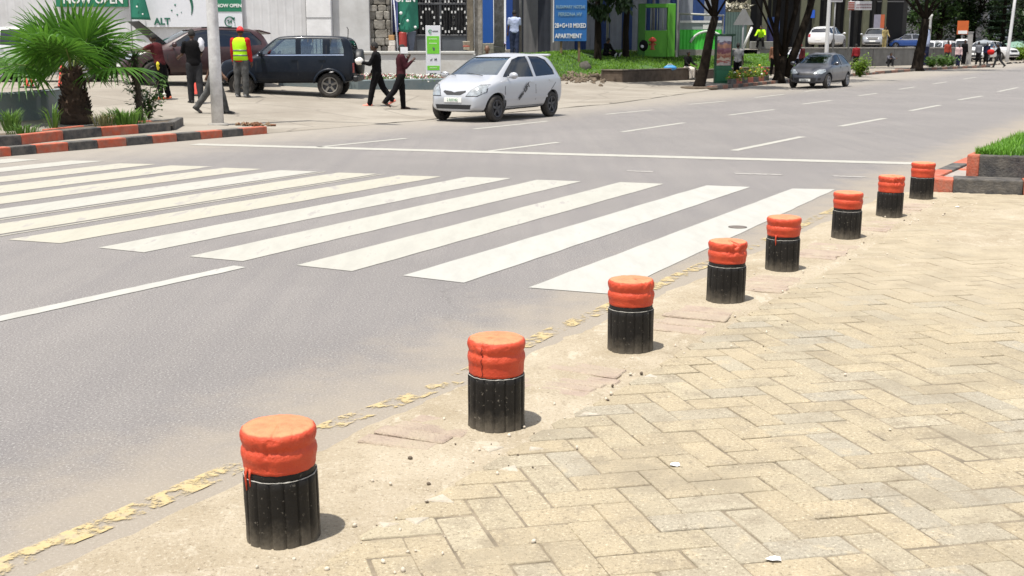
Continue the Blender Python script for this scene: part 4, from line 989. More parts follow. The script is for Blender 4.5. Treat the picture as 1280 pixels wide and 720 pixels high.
SPEC['suv'] = dict(SPEC['hatch'], L=4.35, wb=2.62, rw=.36, tw=.22, track=.78,
    zc=[(-2.17, .7), (-2.15, 1.0), (-2.08, 1.22), (-1.85, 1.55), (-1.6, 1.64), (-.7, 1.69), (-.05, 1.67), (.25, 1.60), (1.15, 1.12), (1.55, 1.06), (1.92, .96), (2.12, .8), (2.17, .6)],
    zs=[(-2.17, .64), (-2.08, 1.06), (-1.4, 1.10), (0, 1.06), (.9, 1.03), (1.15, 1.03), (1.55, .97), (1.92, .86), (2.12, .7), (2.17, .54)],
    w=[(-2.17, .68), (-2.05, .84), (-1.6, .90), (1.1, .90), (1.6, .87), (1.95, .78), (2.1, .68), (2.17, .58)], wt=[(-2.17, .52), (-1.9, .60), (-.6, .66), (.3, .64), (1.1, .70), (1.8, .66), (2.17, .46)],
    zb=[(-2.17, .44), (-1.8, .30), (1.8, .28), (2.17, .32)], st=[-2.17, -2.13, -2.02, -1.85, -1.6, -1.1, -.5, -.05, .25, .55, .85, 1.15, 1.34, 1.56, 1.80, 1.98, 2.1, 2.17],
    side=[[(.92, 1.11), (.24, 1.52), (-.05, 1.575), (-.36, 1.585), (-.38, 1.10)], [(-.48, 1.10), (-.46, 1.585), (-1.12, 1.57), (-1.12, 1.11)], [(-1.22, 1.12), (-1.22, 1.565), (-1.5, 1.53), (-1.78, 1.26), (-1.78, 1.16)]],
    ws=[(-.69, 1.155), (.69, 1.155), (.56, 1.575), (-.56, 1.575)], rw_=[(-.62, 1.2), (.62, 1.2), (.52, 1.54), (-.52, 1.54)],
    head=[(.40, .78), (.72, .76), (.82, .90), (.62, .93)], tail=[(.60, .86), (.80, .86), (.78, 1.08), (.60, 1.10)], grille=[(-.40, .70), (.40, .70), (.42, .90), (-.42, .90)], intake=[(-.62, .38), (.62, .38), (.66, .52), (-.66, .52)], plate=.60,
    seams=[[(.98, 1.07), (1.0, .75), (.86, .36), (-.42, .36), (-.42, 1.08)], [(-.42, .7), (-.42, .36), (-.92, .36), (-1.1, .72), (-1.3, 1.0)]], handles=[(-.26, .98), (-1.1, 1.0)], mirror=(.82, 1.16), base=1.15, back=-1.95, roofz=1.68, moulding=[(.95, .52), (-.9, .52)])
SPEC['van'] = dict(SPEC['boxy'], ztk=.88, L=4.6, wb=2.6, off=.1, rw=.31, tw=.18, track=.72,
    zc=[(-2.30, .8), (-2.28, 1.4), (-2.2, 1.88), (-2.0, 1.97), (-1, 2.0), (.9, 1.99), (1.25, 1.92), (2.0, 1.16), (2.16, 1.04), (2.26, .9), (2.30, .7)],
    zs=[(-2.30, .75), (-2.24, 1.12), (0, 1.14), (1.6, 1.10), (2.0, 1.06), (2.16, .95), (2.26, .8), (2.30, .62)],
    w=[(-2.30, .74), (-2.2, .81), (-1.8, .845), (1.6, .845), (2.05, .80), (2.22, .74), (2.30, .66)], wt=[(-2.3, .64), (-2, .70), (1.2, .70), (2, .68), (2.3, .56)],
    zb=[(-2.3, .42), (-2.0, .32), (2.0, .30), (2.3, .34)], st=[-2.30, -2.27, -2.18, -2.0, -1.6, -1, -.4, .3, .9, 1.22, 1.5, 1.75, 1.98, 2.10, 2.2, 2.27, 2.30],
    side=[[(1.72, 1.18), (1.20, 1.72), (.75, 1.74), (.75, 1.18)], [(.62, 1.2), (.62, 1.76), (-.35, 1.76), (-.35, 1.2)], [(-.47, 1.2), (-.47, 1.76), (-1.3, 1.76), (-1.3, 1.2)], [(-1.42, 1.22), (-1.42, 1.74), (-2.0, 1.70), (-2.0, 1.24)]],
    ws=[(-.70, 1.22), (.70, 1.22), (.62, 1.82), (-.62, 1.82)], rw_=[(-.66, 1.25), (.66, 1.25), (.60, 1.75), (-.60, 1.75)], head=[(.42, .74), (.72, .74), (.74, .92), (.42, .90)], tail=[(.64, .8), (.76, .8), (.76, 1.1), (.64, 1.1)],
    grille=[(-.36, .76), (.36, .76), (.36, .88), (-.36, .88)], intake=[(-.5, .42), (.5, .42), (.5, .52), (-.5, .52)], plate=.6, seams=[[(1.78, 1.12), (1.8, .7), (1.6, .38), (.68, .38), (.68, 1.8)]], handles=[(.8, 1.05)], mirror=(1.7, 1.25), base=2.0, back=-2.2, roofz=1.98, moulding=[(1.0, .62), (-1.0, .62)])
def car_ring(S, x, ins=0, floor=None):
    zc, zs, w_, wt, zb = [interp(S[k], x) for k in ('zc', 'zs', 'w', 'wt', 'zb')]
    if ins: zc -= ins*1.1; w_ -= ins; wt -= ins*1.1; zs = min(zs, zc-.03); zb = floor
    zt = zs+(zc-zs)*S.get('ztk', .84); zm = zb+.45*(zs-zb)
    h = [(0, zb), (w_*.80, zb), (w_*.955, zb+.07), (w_*.995, zm-.06), (w_, zm+.08), (w_*.985, zs-.045), (w_*.955, zs+.004), (wt+(w_*.95-wt)*.10, zt-.02*(zc-zs)), (wt*.90, zt+(zc-zt)*.62), (wt*.45, zc-.008), (0, zc)]
    return [Vector((x, y, z)) for y, z in h]+[Vector((x, -y, z)) for y, z in h[-2:0:-1]]
def smooth_eval(mb, mats, lv=2):
    me = mb.mesh('t', mats); o = bpy.data.objects.new('t', me); COL.objects.link(o)
    if lv: s = o.modifiers.new('s', 'SUBSURF'); s.levels = lv; s.render_levels = lv
    out = evaluate(o); bpy.data.objects.remove(o); return out
CARMESH = {}
def make_car(name, label, cat, kind, loc, rz, body_m, rim=rimA, cut=True, group=None, upper=None, win_m=None, extra=None, scale=1, detail=True, bump_m=None):
    S = SPEC[kind]; t = thing(name, label, cat, loc, rz, group); t.scale = (scale,)*3
    key = (kind, cut)
    if key not in CARMESH:
        mb = MB(); mb.loft([car_ring(S, x) for x in S['st']]); me0 = smooth_eval(mb, [body_m, inner_m]); bv = me_bvh(me0)
        o = bpy.data.objects.new('t', me0); COL.objects.link(o); tmp = [o]
        def cutter(m_):
            me = m_.mesh('c', [body_m, inner_m]); c = bpy.data.objects.new('c', me); COL.objects.link(c); tmp.append(c)
            md = o.modifiers.new('b', 'BOOLEAN'); md.operation = 'DIFFERENCE'; md.solver = 'EXACT'; md.object = c
        c = MB()
        for sx_ in (S['wb']/2+S['off'], -S['wb']/2+S['off']):
            for sy in (1, -1): c.lathe([(0, sy*.48), (S['rw']+.055, sy*.48), (S['rw']+.055, sy*1.3), (0, sy*1.3)], 28, (sx_, 0, S['rw']), m=1, axis='Y', sm=False)
        cutter(c)
        if cut:
            c = MB(); x0, x1 = S['back'], S['base']-.02; xs_ = [x0+(x1-x0)*i/12 for i in range(13)]
            c.loft([car_ring(S, x, .055, interp(S['zb'], 0)+.16) for x in xs_], m=1, sm=False); cutter(c)
            c = MB()
            for p in S['side']: c.prism(p, -1.3, 1.3, 1, 'XZ')
            cutter(c); c = MB()
            c.prism(S['ws'], S['base']-.95, S['base']+.2, 1, 'YZ'); cutter(c); c = MB()
            c.prism(S['rw_'], -S['L']/2-.2, S['back']+.45, 1, 'YZ'); cutter(c)
        me = evaluate(o); me.set_sharp_from_angle(angle=R(38))
        for x in tmp: bpy.data.objects.remove(x)
        CARMESH[key] = (me, bv)
    me, bv = CARMESH[key]; me = me.copy(); me.materials.clear()
    me.materials.append(body_m); me.materials.append(inner_m)
    if upper:
        me.materials.append(upper); zz = interp(S['zs'], 0)-.08
        for p in me.polygons:
            if p.material_index == 0 and p.center.z > zz: p.material_index = 2
    body = bpy.data.objects.new('body', me); link(body, t)
    gm = win_m or g_tint
    for p in S['side']:
        for f in 'LR': patch('window', bv, p, f, gm, t, off=-.012 if cut else .004, th=.004)
    patch('windscreen', bv, S['ws'], 'F', g_screen if cut else gm, t, off=-.012 if cut else .004, th=.004); patch('rear_window', bv, S['rw_'], 'B', gm, t, off=-.012 if cut else .004, th=.004)
    for s in (1, -1):
        q = lambda P: [(s*a, b) for a, b in P]
        hc = [sum(p[i] for p in S['head'])/len(S['head']) for i in (0, 1)]; hl = patch('headlight', bv, q([(hc[0]+(a-hc[0])*1.10, hc[1]+(b-hc[1])*1.14) for a, b in S['head']]), 'F', dark_m, t, .004); patch('lens', bv, q(S['head']), 'F', lens_m, hl, .008, .010); patch('tail_light', bv, q(S['tail']), 'B', red_l, t, .006)
    patch('grille', bv, S['grille'], 'F', dark_m, t, .005); patch('air_intake', bv, S['intake'], 'F', dark_m, t, .005)
    zp = S['plate']; patch('licence_plate', bv, [(-.23, zp-.05), (.23, zp-.05), (.23, zp+.05), (-.23, zp+.05)], 'F', plate_m, t, .012)
    zr = interp(S['zs'], -S['L']/2+.05)-.16; patch('licence_plate', bv, [(-.23, zr-.06), (.23, zr-.06), (.23, zr+.05), (-.23, zr+.05)], 'B', plate_m, t, .012)
    if detail:
        for f in 'LR':
            for sm_ in S['seams']: patch('door_seam', bv, strip_poly(sm_, .018), f, dark_m, t, .0015, .006, step=.2)
            patch('side_moulding', bv, strip_poly(S['moulding'], .045), f, bump_m or body_m, t, .012, .02, step=.25)
            for hx, hz in S['handles']: patch('door_handle', bv, [(hx-.09, hz-.018), (hx+.09, hz-.018), (hx+.09, hz+.018), (hx-.09, hz+.018)], f, bump_m or body_m, t, .022, .02)
        for f in 'LR': zl = interp(S['zb'], 0); patch('sill_shade', bv, [(-S['wb']/2+S['off']+S['rw']+.08, zl+.03), (S['wb']/2+S['off']-S['rw']-.08, zl+.03), (S['wb']/2+S['off']-S['rw']-.08, zl+.10), (-S['wb']/2+S['off']+S['rw']+.08, zl+.10)], f, dark_m, t, .006, .02, step=.25)  # dark strip: shading of the lower flank put into the colour
        for s in (1, -1):
            mx, mz = S['mirror']; yw = interp(S['w'], mx); mb = MB(); mb.ball((mx, s*(yw+.10), mz), (.075, .11, .075), 12, 8); mb.tube([(mx, s*(yw-.06), mz-.04), (mx, s*(yw+.05), mz-.03)], .025, 6); mb.build('mirror', body_m, t)
    for sx_ in (S['wb']/2+S['off'], -S['wb']/2+S['off']):
        for s in (1, -1):
            rw, tw = S['rw'], S['tw']; y1 = s*(interp(S['w'], sx_)-.015); y0 = y1-s*tw; ri = rw*.66
            mb = MB(); mb.lathe([(ri, y0), (rw-.03, y0), (rw, y0+s*.03), (rw, y1-s*.03), (rw-.03, y1), (ri+.02, y1), (ri, y1-s*.02), (ri-.01, y0+s*.05), (ri-.01, y0)], 32, (sx_, 0, rw), axis='Y', cap=False); wh = mb.build('wheel', tyre_m, t)
            mb = MB(); mb.lathe([(0, y1-s*.09), (ri*.98, y1-s*.10), (ri, y1-s*.012), (ri*.9, y1-s*.012), (ri*.86, y1-s*.075), (ri*.2, y1-s*.075), (ri*.18, y1-s*.02), (0, y1-s*.02)], 28, (sx_, 0, rw), axis='Y', m=1)
            for k in range(5):
                a = 2*PI*k/5+.3; M = Matrix.Translation((sx_+math.cos(a)*ri*.52, y1-s*.035, rw+math.sin(a)*ri*.52)) @ Matrix.Rotation(-a, 4, 'Y'); mb.box((0, 0, 0), (ri*.8, .03, ri*.26), M=M)
            mb.lathe([(ri*.86, y1-s*.02), (ri*1.0, y1-s*.02), (ri*1.0, y1-s*.002), (ri*.9, y1-s*.002), (ri*.86, y1-s*.02)], 28, (sx_, 0, rw), axis='Y', cap=False)
            mb.build('rim', [rim, rimD], wh)
    if cut:
        for s in (1, -1):
            mb = MB(); z0 = interp(S['zb'], 0)+.18; mb.box((-.15, s*.36, z0+.22), (.5, .46, .16), m=0); mb.box((-.42, s*.36, z0+.58), (.13, .46, .62), M=Matrix.Rotation(-.2, 4, 'Y')); mb.box((-.50, s*.36, z0+.98), (.09, .25, .17), M=Matrix.Rotation(-.2, 4, 'Y')); mb.build('front_seat', seat_m, t, bevel=.04)
        mb = MB(); z0 = interp(S['zb'], 0)+.18; xr = S['back']+.55; mb.box((xr+.3, 0, z0+.22), (.5, 1.2, .16)); mb.box((xr, 0, z0+.52), (.13, 1.2, .5), M=Matrix.Rotation(-.2, 4, 'Y')); mb.build('rear_seat', seat_m, t, bevel=.04)
        mb = MB(); zd = interp(S['zs'], S['base']-.2)-.02; mb.box((S['base']-.30, 0, zd-.12), (.34, 1.34, .22)); mb.build('dashboard', inner_m, t, bevel=.05)
        mb = MB(); pts_ = []
        for k in range(21):
            a = 2*PI*k/20; pts_.append(Vector((S['base']-.56, .36, zd+.02))+Matrix.Rotation(-.45, 3, 'Y')@Vector((0, .185*math.cos(a), .185*math.sin(a))))
        mb.tube(pts_, .014, 6); mb.tube([(S['base']-.56, .36, zd+.02), (S['base']-.35, .36, zd-.08)], .03, 6); mb.tube([pts_[0], pts_[10]], .012, 5); mb.build('steering_wheel', dark_m, t)
    return t, bv
def paintm(name, c, metal=.35, dirt=.3): return mat(name, c, .32, .04, 3, metal=metal, coat=.5, dirt=((.28, .25, .21), dirt, 3))
silver_p = paintm('paint_silver', (.47, .485, .51), .35, .12); char_p = paintm('paint_charcoal', (.055, .06, .075), .4, .15); navy_p = mat('paint_navy', (.004, .0085, .017), .40, .1, 3, coat=.08, spec=.22, dirt=((.08, .07, .06), .10, 3)); maroon_p = mat('paint_maroon', (.032, .009, .010), .35, .1, 3, coat=.25, dirt=((.16, .11, .10), .15, 3)); white_c = paintm('paint_white_car', (.66, .66, .66), .05, .1); grey_c = paintm('paint_greycar', (.33, .34, .36), .4, .15); blue_c = paintm('paint_taxi_blue', (.03, .13, .50), .1, .1)

# silver hatchback at the side road
P = G(628, 147); rz_ = R(-122)
silver, sbv = make_car('hatchback', 'silver five door hatchback with black lettering on its door, turning past the side road', 'car', 'hatch', (P.x-.12, P.y-.15, rise(P.y)), rz_, silver_p, rim=rimD, scale=1.04)
tl = text('new LIFT', .15, dark_m, silver, (.30, .8375, .42), (PI/2, R(-33), PI), bold=.002, ext=.004)
tl.rotation_euler = Euler((PI/2, 0, PI)); tl.matrix_parent_inverse.identity()
tl.matrix_basis = Matrix.Translation((.16, .845, .60)) @ Matrix.Rotation(PI, 4, 'Z') @ Matrix.Rotation(PI/2, 4, 'X') @ Matrix.Rotation(R(33), 4, 'Z')
mb = MB(); mb.box((1.815, 0, .489), (.006, .30, .06)); 
pt = text('2 B37182', .075, mat('plate_green', (.05, .22, .10), .5), silver, (1.835, 0, .462), (PI/2, 0, PI/2), ext=.003)
for k, a in ((1, .70), (-1, .35)):
    mb = MB(); mb.tube([(1.16, .0+k*.36, 1.0), (1.10, k*.36-.30, 1.035), (1.05, k*.36-.5, 1.05)], .008, 5); mb.build('wiper', dark_m, silver)
mb = MB(); mb.loft([[Vector((-1.56+dx*.0-(.16 if i else 0), y, 1.40+.03*i)) for y, dx in ((-.45, 0), (.45, 0))]+[Vector((-1.50-(.16 if i else 0), y, 1.43+.03*i)) for y in (.45, -.45)] for i in range(2)], sm=False); mb.build('spoiler', silver_p, silver, bevel=.01)
# dark grey hatchback
P = on(1030, 110)
dgrey, dbv = make_car('hatchback', 'charcoal grey hatchback driving towards the camera on the far lane', 'car', 'sedanhatch', (P.x+.05, P.y+.9, rise(P.y)), R(-123), char_p)
text('3 A48210', .075, dark_m, dgrey, (1.925, 0, .315), (PI/2, 0, PI/2), ext=.003)
# blue four by four
P = on(417, 122.5); S = SPEC['boxy']
navy, nbv = make_car('off_roader', 'dark blue boxy off roader with spare wheel on its tailgate parked on the forecourt', 'car', 'boxy', (P.x-1.33, P.y+.8, P.z), PI, navy_p, rim=rimG, win_m=g_clear)
navy.scale = (1.03, 1, 1.03)
mb = MB(); mb.lathe([(0, 0), (.33, 0), (.345, .03), (.345, .16), (.32, .19), (.2, .2), (0, .2)], 28, axis='Y'); o = mb.build('spare_wheel', mat('spare_cover', (.02, .022, .024), .5, .2, 8), navy, loc=(-1.86, .05, .98)); o.rotation_euler = (0, 0, R(90))
mb = MB(); mb.box((-1.90, 0, .52), (.14, 1.5, .16)); mb.build('rear_bumper', dark_m, navy, bevel=.03)
for s in (1, -1):
    for fx, n_ in ((S['wb']/2+S['off'], 0), (-S['wb']/2+S['off'], 1)):
        mb = MB(); rg = []
        for k in range(15):
            a = R(8+k*164/14); rg.append([Vector((fx+r_*math.cos(a), s*y, .345+r_*math.sin(a))) for r_, y in ((.405, .79), (.405, .875), (.455, .865), (.475, .80))])
        mb.loft(rg, sm=True); mb.build('wheel_flare', navy_p, navy)
    patch('belt_trim', nbv, strip_poly([(.78, 1.155), (-1.6, 1.165)], .03), 'L' if s > 0 else 'R', chrome_m, navy, .008)
    mb = MB()
    for x in (-.62, -.75): mb.tube([(x, s*.72, 1.2), (x, s*.69, 1.6)], .014, 5)
    mb.build('window_bar', dark_m, navy)
mb = MB(); mb.tube([(-1.72, .72, 1.6), (-1.74, .74, 1.85), (-1.70, .74, 1.92)], .012, 6); mb.build('antenna', dark_m, navy)
# maroon car
P = on(250, 107)
maroon, mbv = make_car('parked_car', 'dark maroon sport utility car standing behind the mechanics with its bonnet raised', 'car', 'suv', (P.x-.25, P.y+.5, P.z), R(-150), maroon_p, rim=rimD, scale=1.04)
mb = MB(); mb.box((0, 0, 0), (.95, 1.3, .03)); o = mb.build('bonnet_lid', dark_m, maroon, loc=(1.32, 0, 1.50), bevel=.01); o.rotation_euler = (0, R(-40), 0)
mb = MB(); mb.tube([(-1.2, .53, 1.635), (-.7, .53, 1.66), (-.1, .53, 1.645)], .018, 6); mb.tube([(-1.2, -.53, 1.635), (-.7, -.53, 1.66), (-.1, -.53, 1.645)], .018, 6); mb.build('roof_rail', dark_m, maroon)
mb = MB(); mb.box((-1.95, 0, 1.53), (.40, 1.15, .045), M=Matrix.Rotation(-.25, 4, 'Y')); mb.build('spoiler', maroon_p, maroon, bevel=.02)
# silver wagon behind the palm
P = on(40, 103)
make_car('parked_car', 'pale silver estate car parked behind the palm at the left edge', 'car', 'suv', (P.x+.1, P.y+1.1, P.z), R(4), paintm('paint_pale', (.58, .60, .58), .2, .2), rim=rimA)
# ------------------------------------------------------------------ people
skin_m = mat('skin_dark', (.075, .036, .020), .5, .15, 12); skin2_m = mat('skin_brown', (.13, .065, .036), .5, .12, 12); hair_m = mat('hair_black', (.008, .007, .006), .8, .2, 40, .5, 80)
eye_w = mat('eye_white', (.6, .58, .55), .3); lip_m = mat('lip', (.12, .04, .035), .5)
def cloth(n, c, var=.16): return mat('cloth_'+n, c, .9, var, 5, .35, 90, spec=.12)
def head_mesh(mb, c, yaw=0, pitch=0, s=1.0):
    M = Matrix.Translation(c) @ Matrix.Rotation(yaw, 4, 'Z') @ Matrix.Rotation(pitch, 4, 'Y'); i0 = len(mb.v); rings = []; n, k = 20, 14
    for i in range(k+1):
        t = PI*(i+.001)/(k+.002); ring = []
        for j in range(n):
            a = 2*PI*j/n; x, y, z = math.sin(t)*math.cos(a), math.sin(t)*math.sin(a), -math.cos(t)
            X, Y, Z = x*.098, y*.074, z*.118
            if z < 0: f = 1-.30*(-z)**1.4; Y *= f; X = X*(1-.22*(-z)**1.5)+(.018*(-z) if x > 0 else .0)
            if x > .3:
                X += .022*math.exp(-((y/.20)**2))*math.exp(-(((z+.12)/.20)**2))           # nose
                X -= .010*(math.exp(-(((y-.42)/.2)**2))+math.exp(-(((y+.42)/.2)**2)))*math.exp(-(((z-.05)/.13)**2))
                X += .006*math.exp(-((y/.4)**2))*math.exp(-(((z+.52)/.08)**2)); X += .008*math.exp(-((y/.5)**2))*math.exp(-(((z-.28)/.12)**2))
            ring.append(Vector((X, Y, Z)))
        rings.append(ring)
    mb.loft(rings, 0)
    for s_ in (1, -1):
        mb.ball((-.002, s_*.077, -.012), (.020, .009, .032), 8, 6); mb.ball((.082, s_*.031, .006), (.010, .014, .008), 8, 6, m=1); mb.ball((.090, s_*.031, .006), (.004, .006, .006), 6, 4, m=2)
    mb.ball((.090, 0, -.062), (.008, .025, .008), 10, 5, m=3)
    S_ = Matrix.Diagonal((s, s, s, 1)); mb.v[i0:] = [tuple(M@S_@Vector(v)) for v in mb.v[i0:]]
    return M
def hand(mb, wrist, d, palm_n, s=1.0, curl=.5):
    """palm, four unequal bent fingers and a thumb; d = direction of the hand, palm_n = palm normal"""
    d = Vector(d).normalized(); n = Vector(palm_n); n = (n-d*n.dot(d)).normalized(); w_ = d.cross(n)
    p = Vector(wrist); mb.capsule(p-d*.01, p+d*.07*s, .027*s, .036*s, 8)
    for k, (o, l) in enumerate(((-.027, .068), (-.009, .078), (.009, .073), (.026, .056))):
        q = p+d*.082*s+w_*o*s; d1 = (d+n*curl*.5).normalized(); d2 = (d+n*curl*1.6).normalized(); a = q+d1*l*.5*s; b = a+d2*l*.5*s
        mb.tube([q-d*.02*s, q, a, b], [.0095*s, .0095*s, .0085*s, .006*s], 6)
    q = p+d*.025*s-w_*.030*s; a = q+(d*.6-w_*.8+n*.3).normalized()*.035*s; b = a+(d*.9-w_*.25+n*.45).normalized()*.032*s; mb.tube([q, a, b], [.012*s, .0105*s, .007*s], 6)
def person(label, loc, rz, h=1.72, pose=None, skin=None, top=None, sleeve='long', bottom=None, shorts=False, shoe=None, hair='short', extra=None, group=None, skirt=None, voxel=.02, female=False):
    """local frame: faces +X. pose: lean, legs [(hip, knee) left, right], arms [(fwd, out, elbow) left, right], head (yaw, pitch)"""
    po = dict(lean=.03, legs=[(.03, .05), (-.03, .04)], arms=[(.05, .13, .2), (.02, .13, .2)], head=(0, .05), spread=.0); po.update(pose or {})
    t = thing('person', label, 'person', loc, rz, group); sc = h/1.72; skin = skin or skin_m; sd = len(label)
    hip0 = Vector((0, 0, .90)); J = {}; feet = []
    for i, s in ((0, 1), (1, -1)):
        hp, kn = po['legs'][i]; hpos = hip0+Vector((0, s*.088, 0)); out = po['spread']
        d1 = Vector((math.sin(hp), s*out, -math.cos(hp))).normalized(); k = hpos+d1*.425
        d2 = Vector((math.sin(hp-kn), s*out*.5, -math.cos(hp-kn))).normalized(); an = k+d2*.405
        fp = po.get('foot', (None, None))[i]; fp = fp if fp is not None else min(0, (hp-kn)*.9)
        fd = Vector((math.cos(fp), s*.12, math.sin(fp))); J['hip', i], J['knee', i], J['ank', i], J['fd', i] = hpos, k, an, fd.normalized()
        feet.append(an.z-.075-max(0, -fp)*.09)
    dz = -min(feet) if not po.get('hang') else -po['hang']
    L_ = Matrix.Translation(hip0) @ Matrix.Rotation(po['lean'], 4, 'Y') @ Matrix.Translation(-hip0)
    T = lambda v: L_@Vector(v)
    chest, neck = T((0, 0, 1.28)), T((.0, 0, 1.455)); hc = T((.03, 0, 1.605)); sw = .172 if female else .188
    for i, s in ((0, 1), (1, -1)):
        f, o, e = po['arms'][i]; sp = T((0, s*sw, 1.395)); f2 = f
        d1 = Vector((math.sin(f2), s*math.sin(o), -math.cos(f2)*math.cos(o))).normalized(); el = sp+d1*.285
        inw = po.get('inward', (0, 0))[i]; fe = f2+e
        d2 = Vector((math.sin(fe), s*math.sin(o)*.5-s*inw, -math.cos(fe))).normalized(); wr = el+d2*.25
        J['sh', i], J['el', i], J['wr', i], J['hd', i] = sp, el, wr, d2
        J['hn', i] = Vector((0, -s, 0)) if abs(d2.y) < .8 else Vector((1, 0, 0))
    # body: one voxel-fused skin from head to feet
    b = MB()
    def ring(c, rx, ry, tilt=0, n=16):
        c = Vector(c); return [c+Matrix.Rotation(po['lean'], 3, 'Y')@Vector((rx*math.cos(2*PI*k/n), ry*math.sin(2*PI*k/n), 0)) for k in range(n)]
    def torso(mb, g, z0=.90, ztop=1.46):
        pr = [(.86, .095, .150), (.92, .105, .160), (1.02, .098, .142), (1.12, .100, .145), (1.24, .112, .165), (1.34, .108, .175), (1.405, .090, .165), (1.44, .066, .105), (1.47, .052, .058)]
        if female: pr = [(.86, .105, .160), (.92, .115, .168), (1.02, .095, .135), (1.12, .096, .130), (1.24, .122, .150), (1.34, .102, .155), (1.405, .084, .150), (1.44, .06, .095), (1.47, .048, .052)]
        mb.loft([ring(T((0, 0, z)), rx+g, ry+g) for z, rx, ry in pr if z0-.001 <= z <= ztop])
    torso(b, 0, .86, 1.47); b.capsule(neck-Vector((0, 0, .05)), hc-Vector((0, 0, .05)), .055, .052, 10)
    for i in (0, 1):
        b.capsule(J['sh', i], J['el', i], .050, .038, 10); b.capsule(J['el', i], J['wr', i], .038, .026, 10)
        b.capsule(J['hip', i], J['knee', i], .082, .055, 12); b.capsule(J['knee', i], J['ank', i], .054, .036, 10)
        b.capsule(J['ank', i]+Vector((-.02, 0, -.04)), J['ank', i]+J['fd', i]*.13+Vector((0, 0, -.045)), .036, .028, 8)
    for i in (0, 1): hand_ = None
    me = remesh(b, voxel, skin, 'body', 2); bm = bmesh.new(); bm.from_mesh(me); x = MB(); head_mesh(x, hc, po['head'][0], po['head'][1])
    for i in (0, 1): hand(x, J['wr', i], J['hd', i], J['hn', i], 1.0, po.get('curl', .5))
    xm = x.mesh('x', [skin, eye_w, hair_m, lip_m]); bm.from_mesh(xm); bm.to_mesh(me); bm.free(); me.materials.clear()
    for m_ in (skin, eye_w, hair_m, lip_m): me.materials.append(m_)
    for p in me.polygons: p.use_smooth = True
    ob = link(bpy.data.objects.new('body', me), t)
    Z = Matrix.Translation((0, 0, dz)); parts = [ob]
    HM = Matrix.Translation(hc) @ Matrix.Rotation(po['head'][0], 4, 'Z') @ Matrix.Rotation(po['head'][1], 4, 'Y')
    if top:
        s = MB(); torso(s, .028, .84, 1.47); 
        for i in (0, 1):
            s.capsule(J['sh', i], J['el', i], .074, .060, 10) if sleeve == 'long' else (s.capsule(J['sh', i], J['sh', i].lerp(J['el', i], .72), .066, .062, 10) if sleeve == 'short' else s.capsule(J['sh', i], J['sh', i].lerp(J['el', i], .12), .062, .055, 10))
            if sleeve == 'long': s.capsule(J['el', i], J['el', i].lerp(J['wr', i], .92), .060, .046, 10)
        parts.append(link(bpy.data.objects.new('top', remesh(s, voxel, top, 'top', 2, .006, sd)), t))
    if skirt:
        s = MB(); hem = (J['knee', 0]+J['knee', 1])/2-Vector((0, 0, .18)); hz = hem.z
        s.loft([ring(T((0, 0, 1.0)), .115, .155), ring(T((0, 0, .9)), .135, .182), ring((hem*.5+hip0*.5), .15, .2), ring(hem, .17, .22)]); parts.append(link(bpy.data.objects.new('skirt', remesh(s, voxel, skirt, 'skirt', 2, .01, sd)), t))
    elif bottom:
        s = MB(); s.loft([ring(T((0, 0, z)), rx, ry) for z, rx, ry in ((.82, .10, .155), (.88, .116, .172), (.95, .115, .168), (1.02, .108, .152))])
        for i in (0, 1):
            s.capsule(J['hip', i], J['knee', i], .110, .086, 12)
            if not shorts: s.capsule(J['knee', i], J['ank', i]+(J['ank', i]-J['knee', i])*.02, .085, .072, 12)
        parts.append(link(bpy.data.objects.new('trousers', remesh(s, voxel, bottom, 'trousers', 2, .007, sd)), t))
    for i in (0, 1):
        s = MB(); a = J['ank', i]; f = J['fd', i]; dn = Vector((0, 0, -1)); dn = (dn-f*dn.dot(f)).normalized(); sd_ = f.cross(dn); rg = []
        for u_, w_, hh in ((-.075, .022, .05), (-.06, .036, .085), (0, .04, .10), (.06, .043, .075), (.12, .048, .055), (.17, .040, .042), (.195, .018, .03)):
            c = a+f*u_+dn*.075; rg.append([c+sd_*w_*cx-dn*hh*cz for cx, cz in ((-1, 0), (1, 0), (1.02, .35), (.8, .8), (0, 1), (-.8, .8), (-1.02, .35))])
        s.loft(rg); parts.append(s.build('shoe', shoe or mat('shoe_black', (.015, .014, .013), .6), t))
    if hair:
        s = MB(); rings = []; n, k = 18, 8
        for i in range(k+1):
            tt = PI*(i+.001)/k*(.60); ring_ = []
            for j in range(n):
                a = 2*PI*j/n; x_ = math.cos(a); lim = 1.0-.42*max(0, x_)**1.2; th_ = tt*lim
                r_ = 1.10 if hair == 'short' else 1.16
                ring_.append(HM@Vector((math.sin(th_)*x_*.098*r_-.006, math.sin(th_)*math.sin(a)*.074*r_*1.02, math.cos(th_)*.118*r_)))
            rings.append(ring_)
        s.loft(rings); 
        if hair == 'bun': s.ball(HM@Vector((-.11, 0, .03)), .045, 10, 8)
        parts.append(s.build('hair', hair_m, t))
    info = dict(J=J, HM=HM, T=T, dz=dz, hc=hc)
    if extra:
        r = extra(t, info); parts += r or []
    for p in parts: p.location = (0, 0, dz)
    t.scale = (sc,)*3
    return t, info
def cap_hat(m, brim=True):
    def fn(t, I):
        s = MB(); rings = []
        for i in range(7):
            tt = PI*(i+.001)/6*.52; rings.append([I['HM']@Vector((math.sin(tt)*math.cos(2*PI*j/18)*.116-.004, math.sin(tt)*math.sin(2*PI*j/18)*.092, .015+math.cos(tt)*.122)) for j in range(18)])
        s.loft(rings)
        if brim: s.prism([(.08, -.07), (.15, -.062), (.19, 0), (.15, .062), (.08, .07)], .018, .028)
        i0 = len(s.v)-(10 if brim else 0)
        if brim: s.v[i0:] = [tuple(I['HM']@Vector(v)) for v in s.v[i0:]]
        return [s.build('cap', m, t)]
    return fn
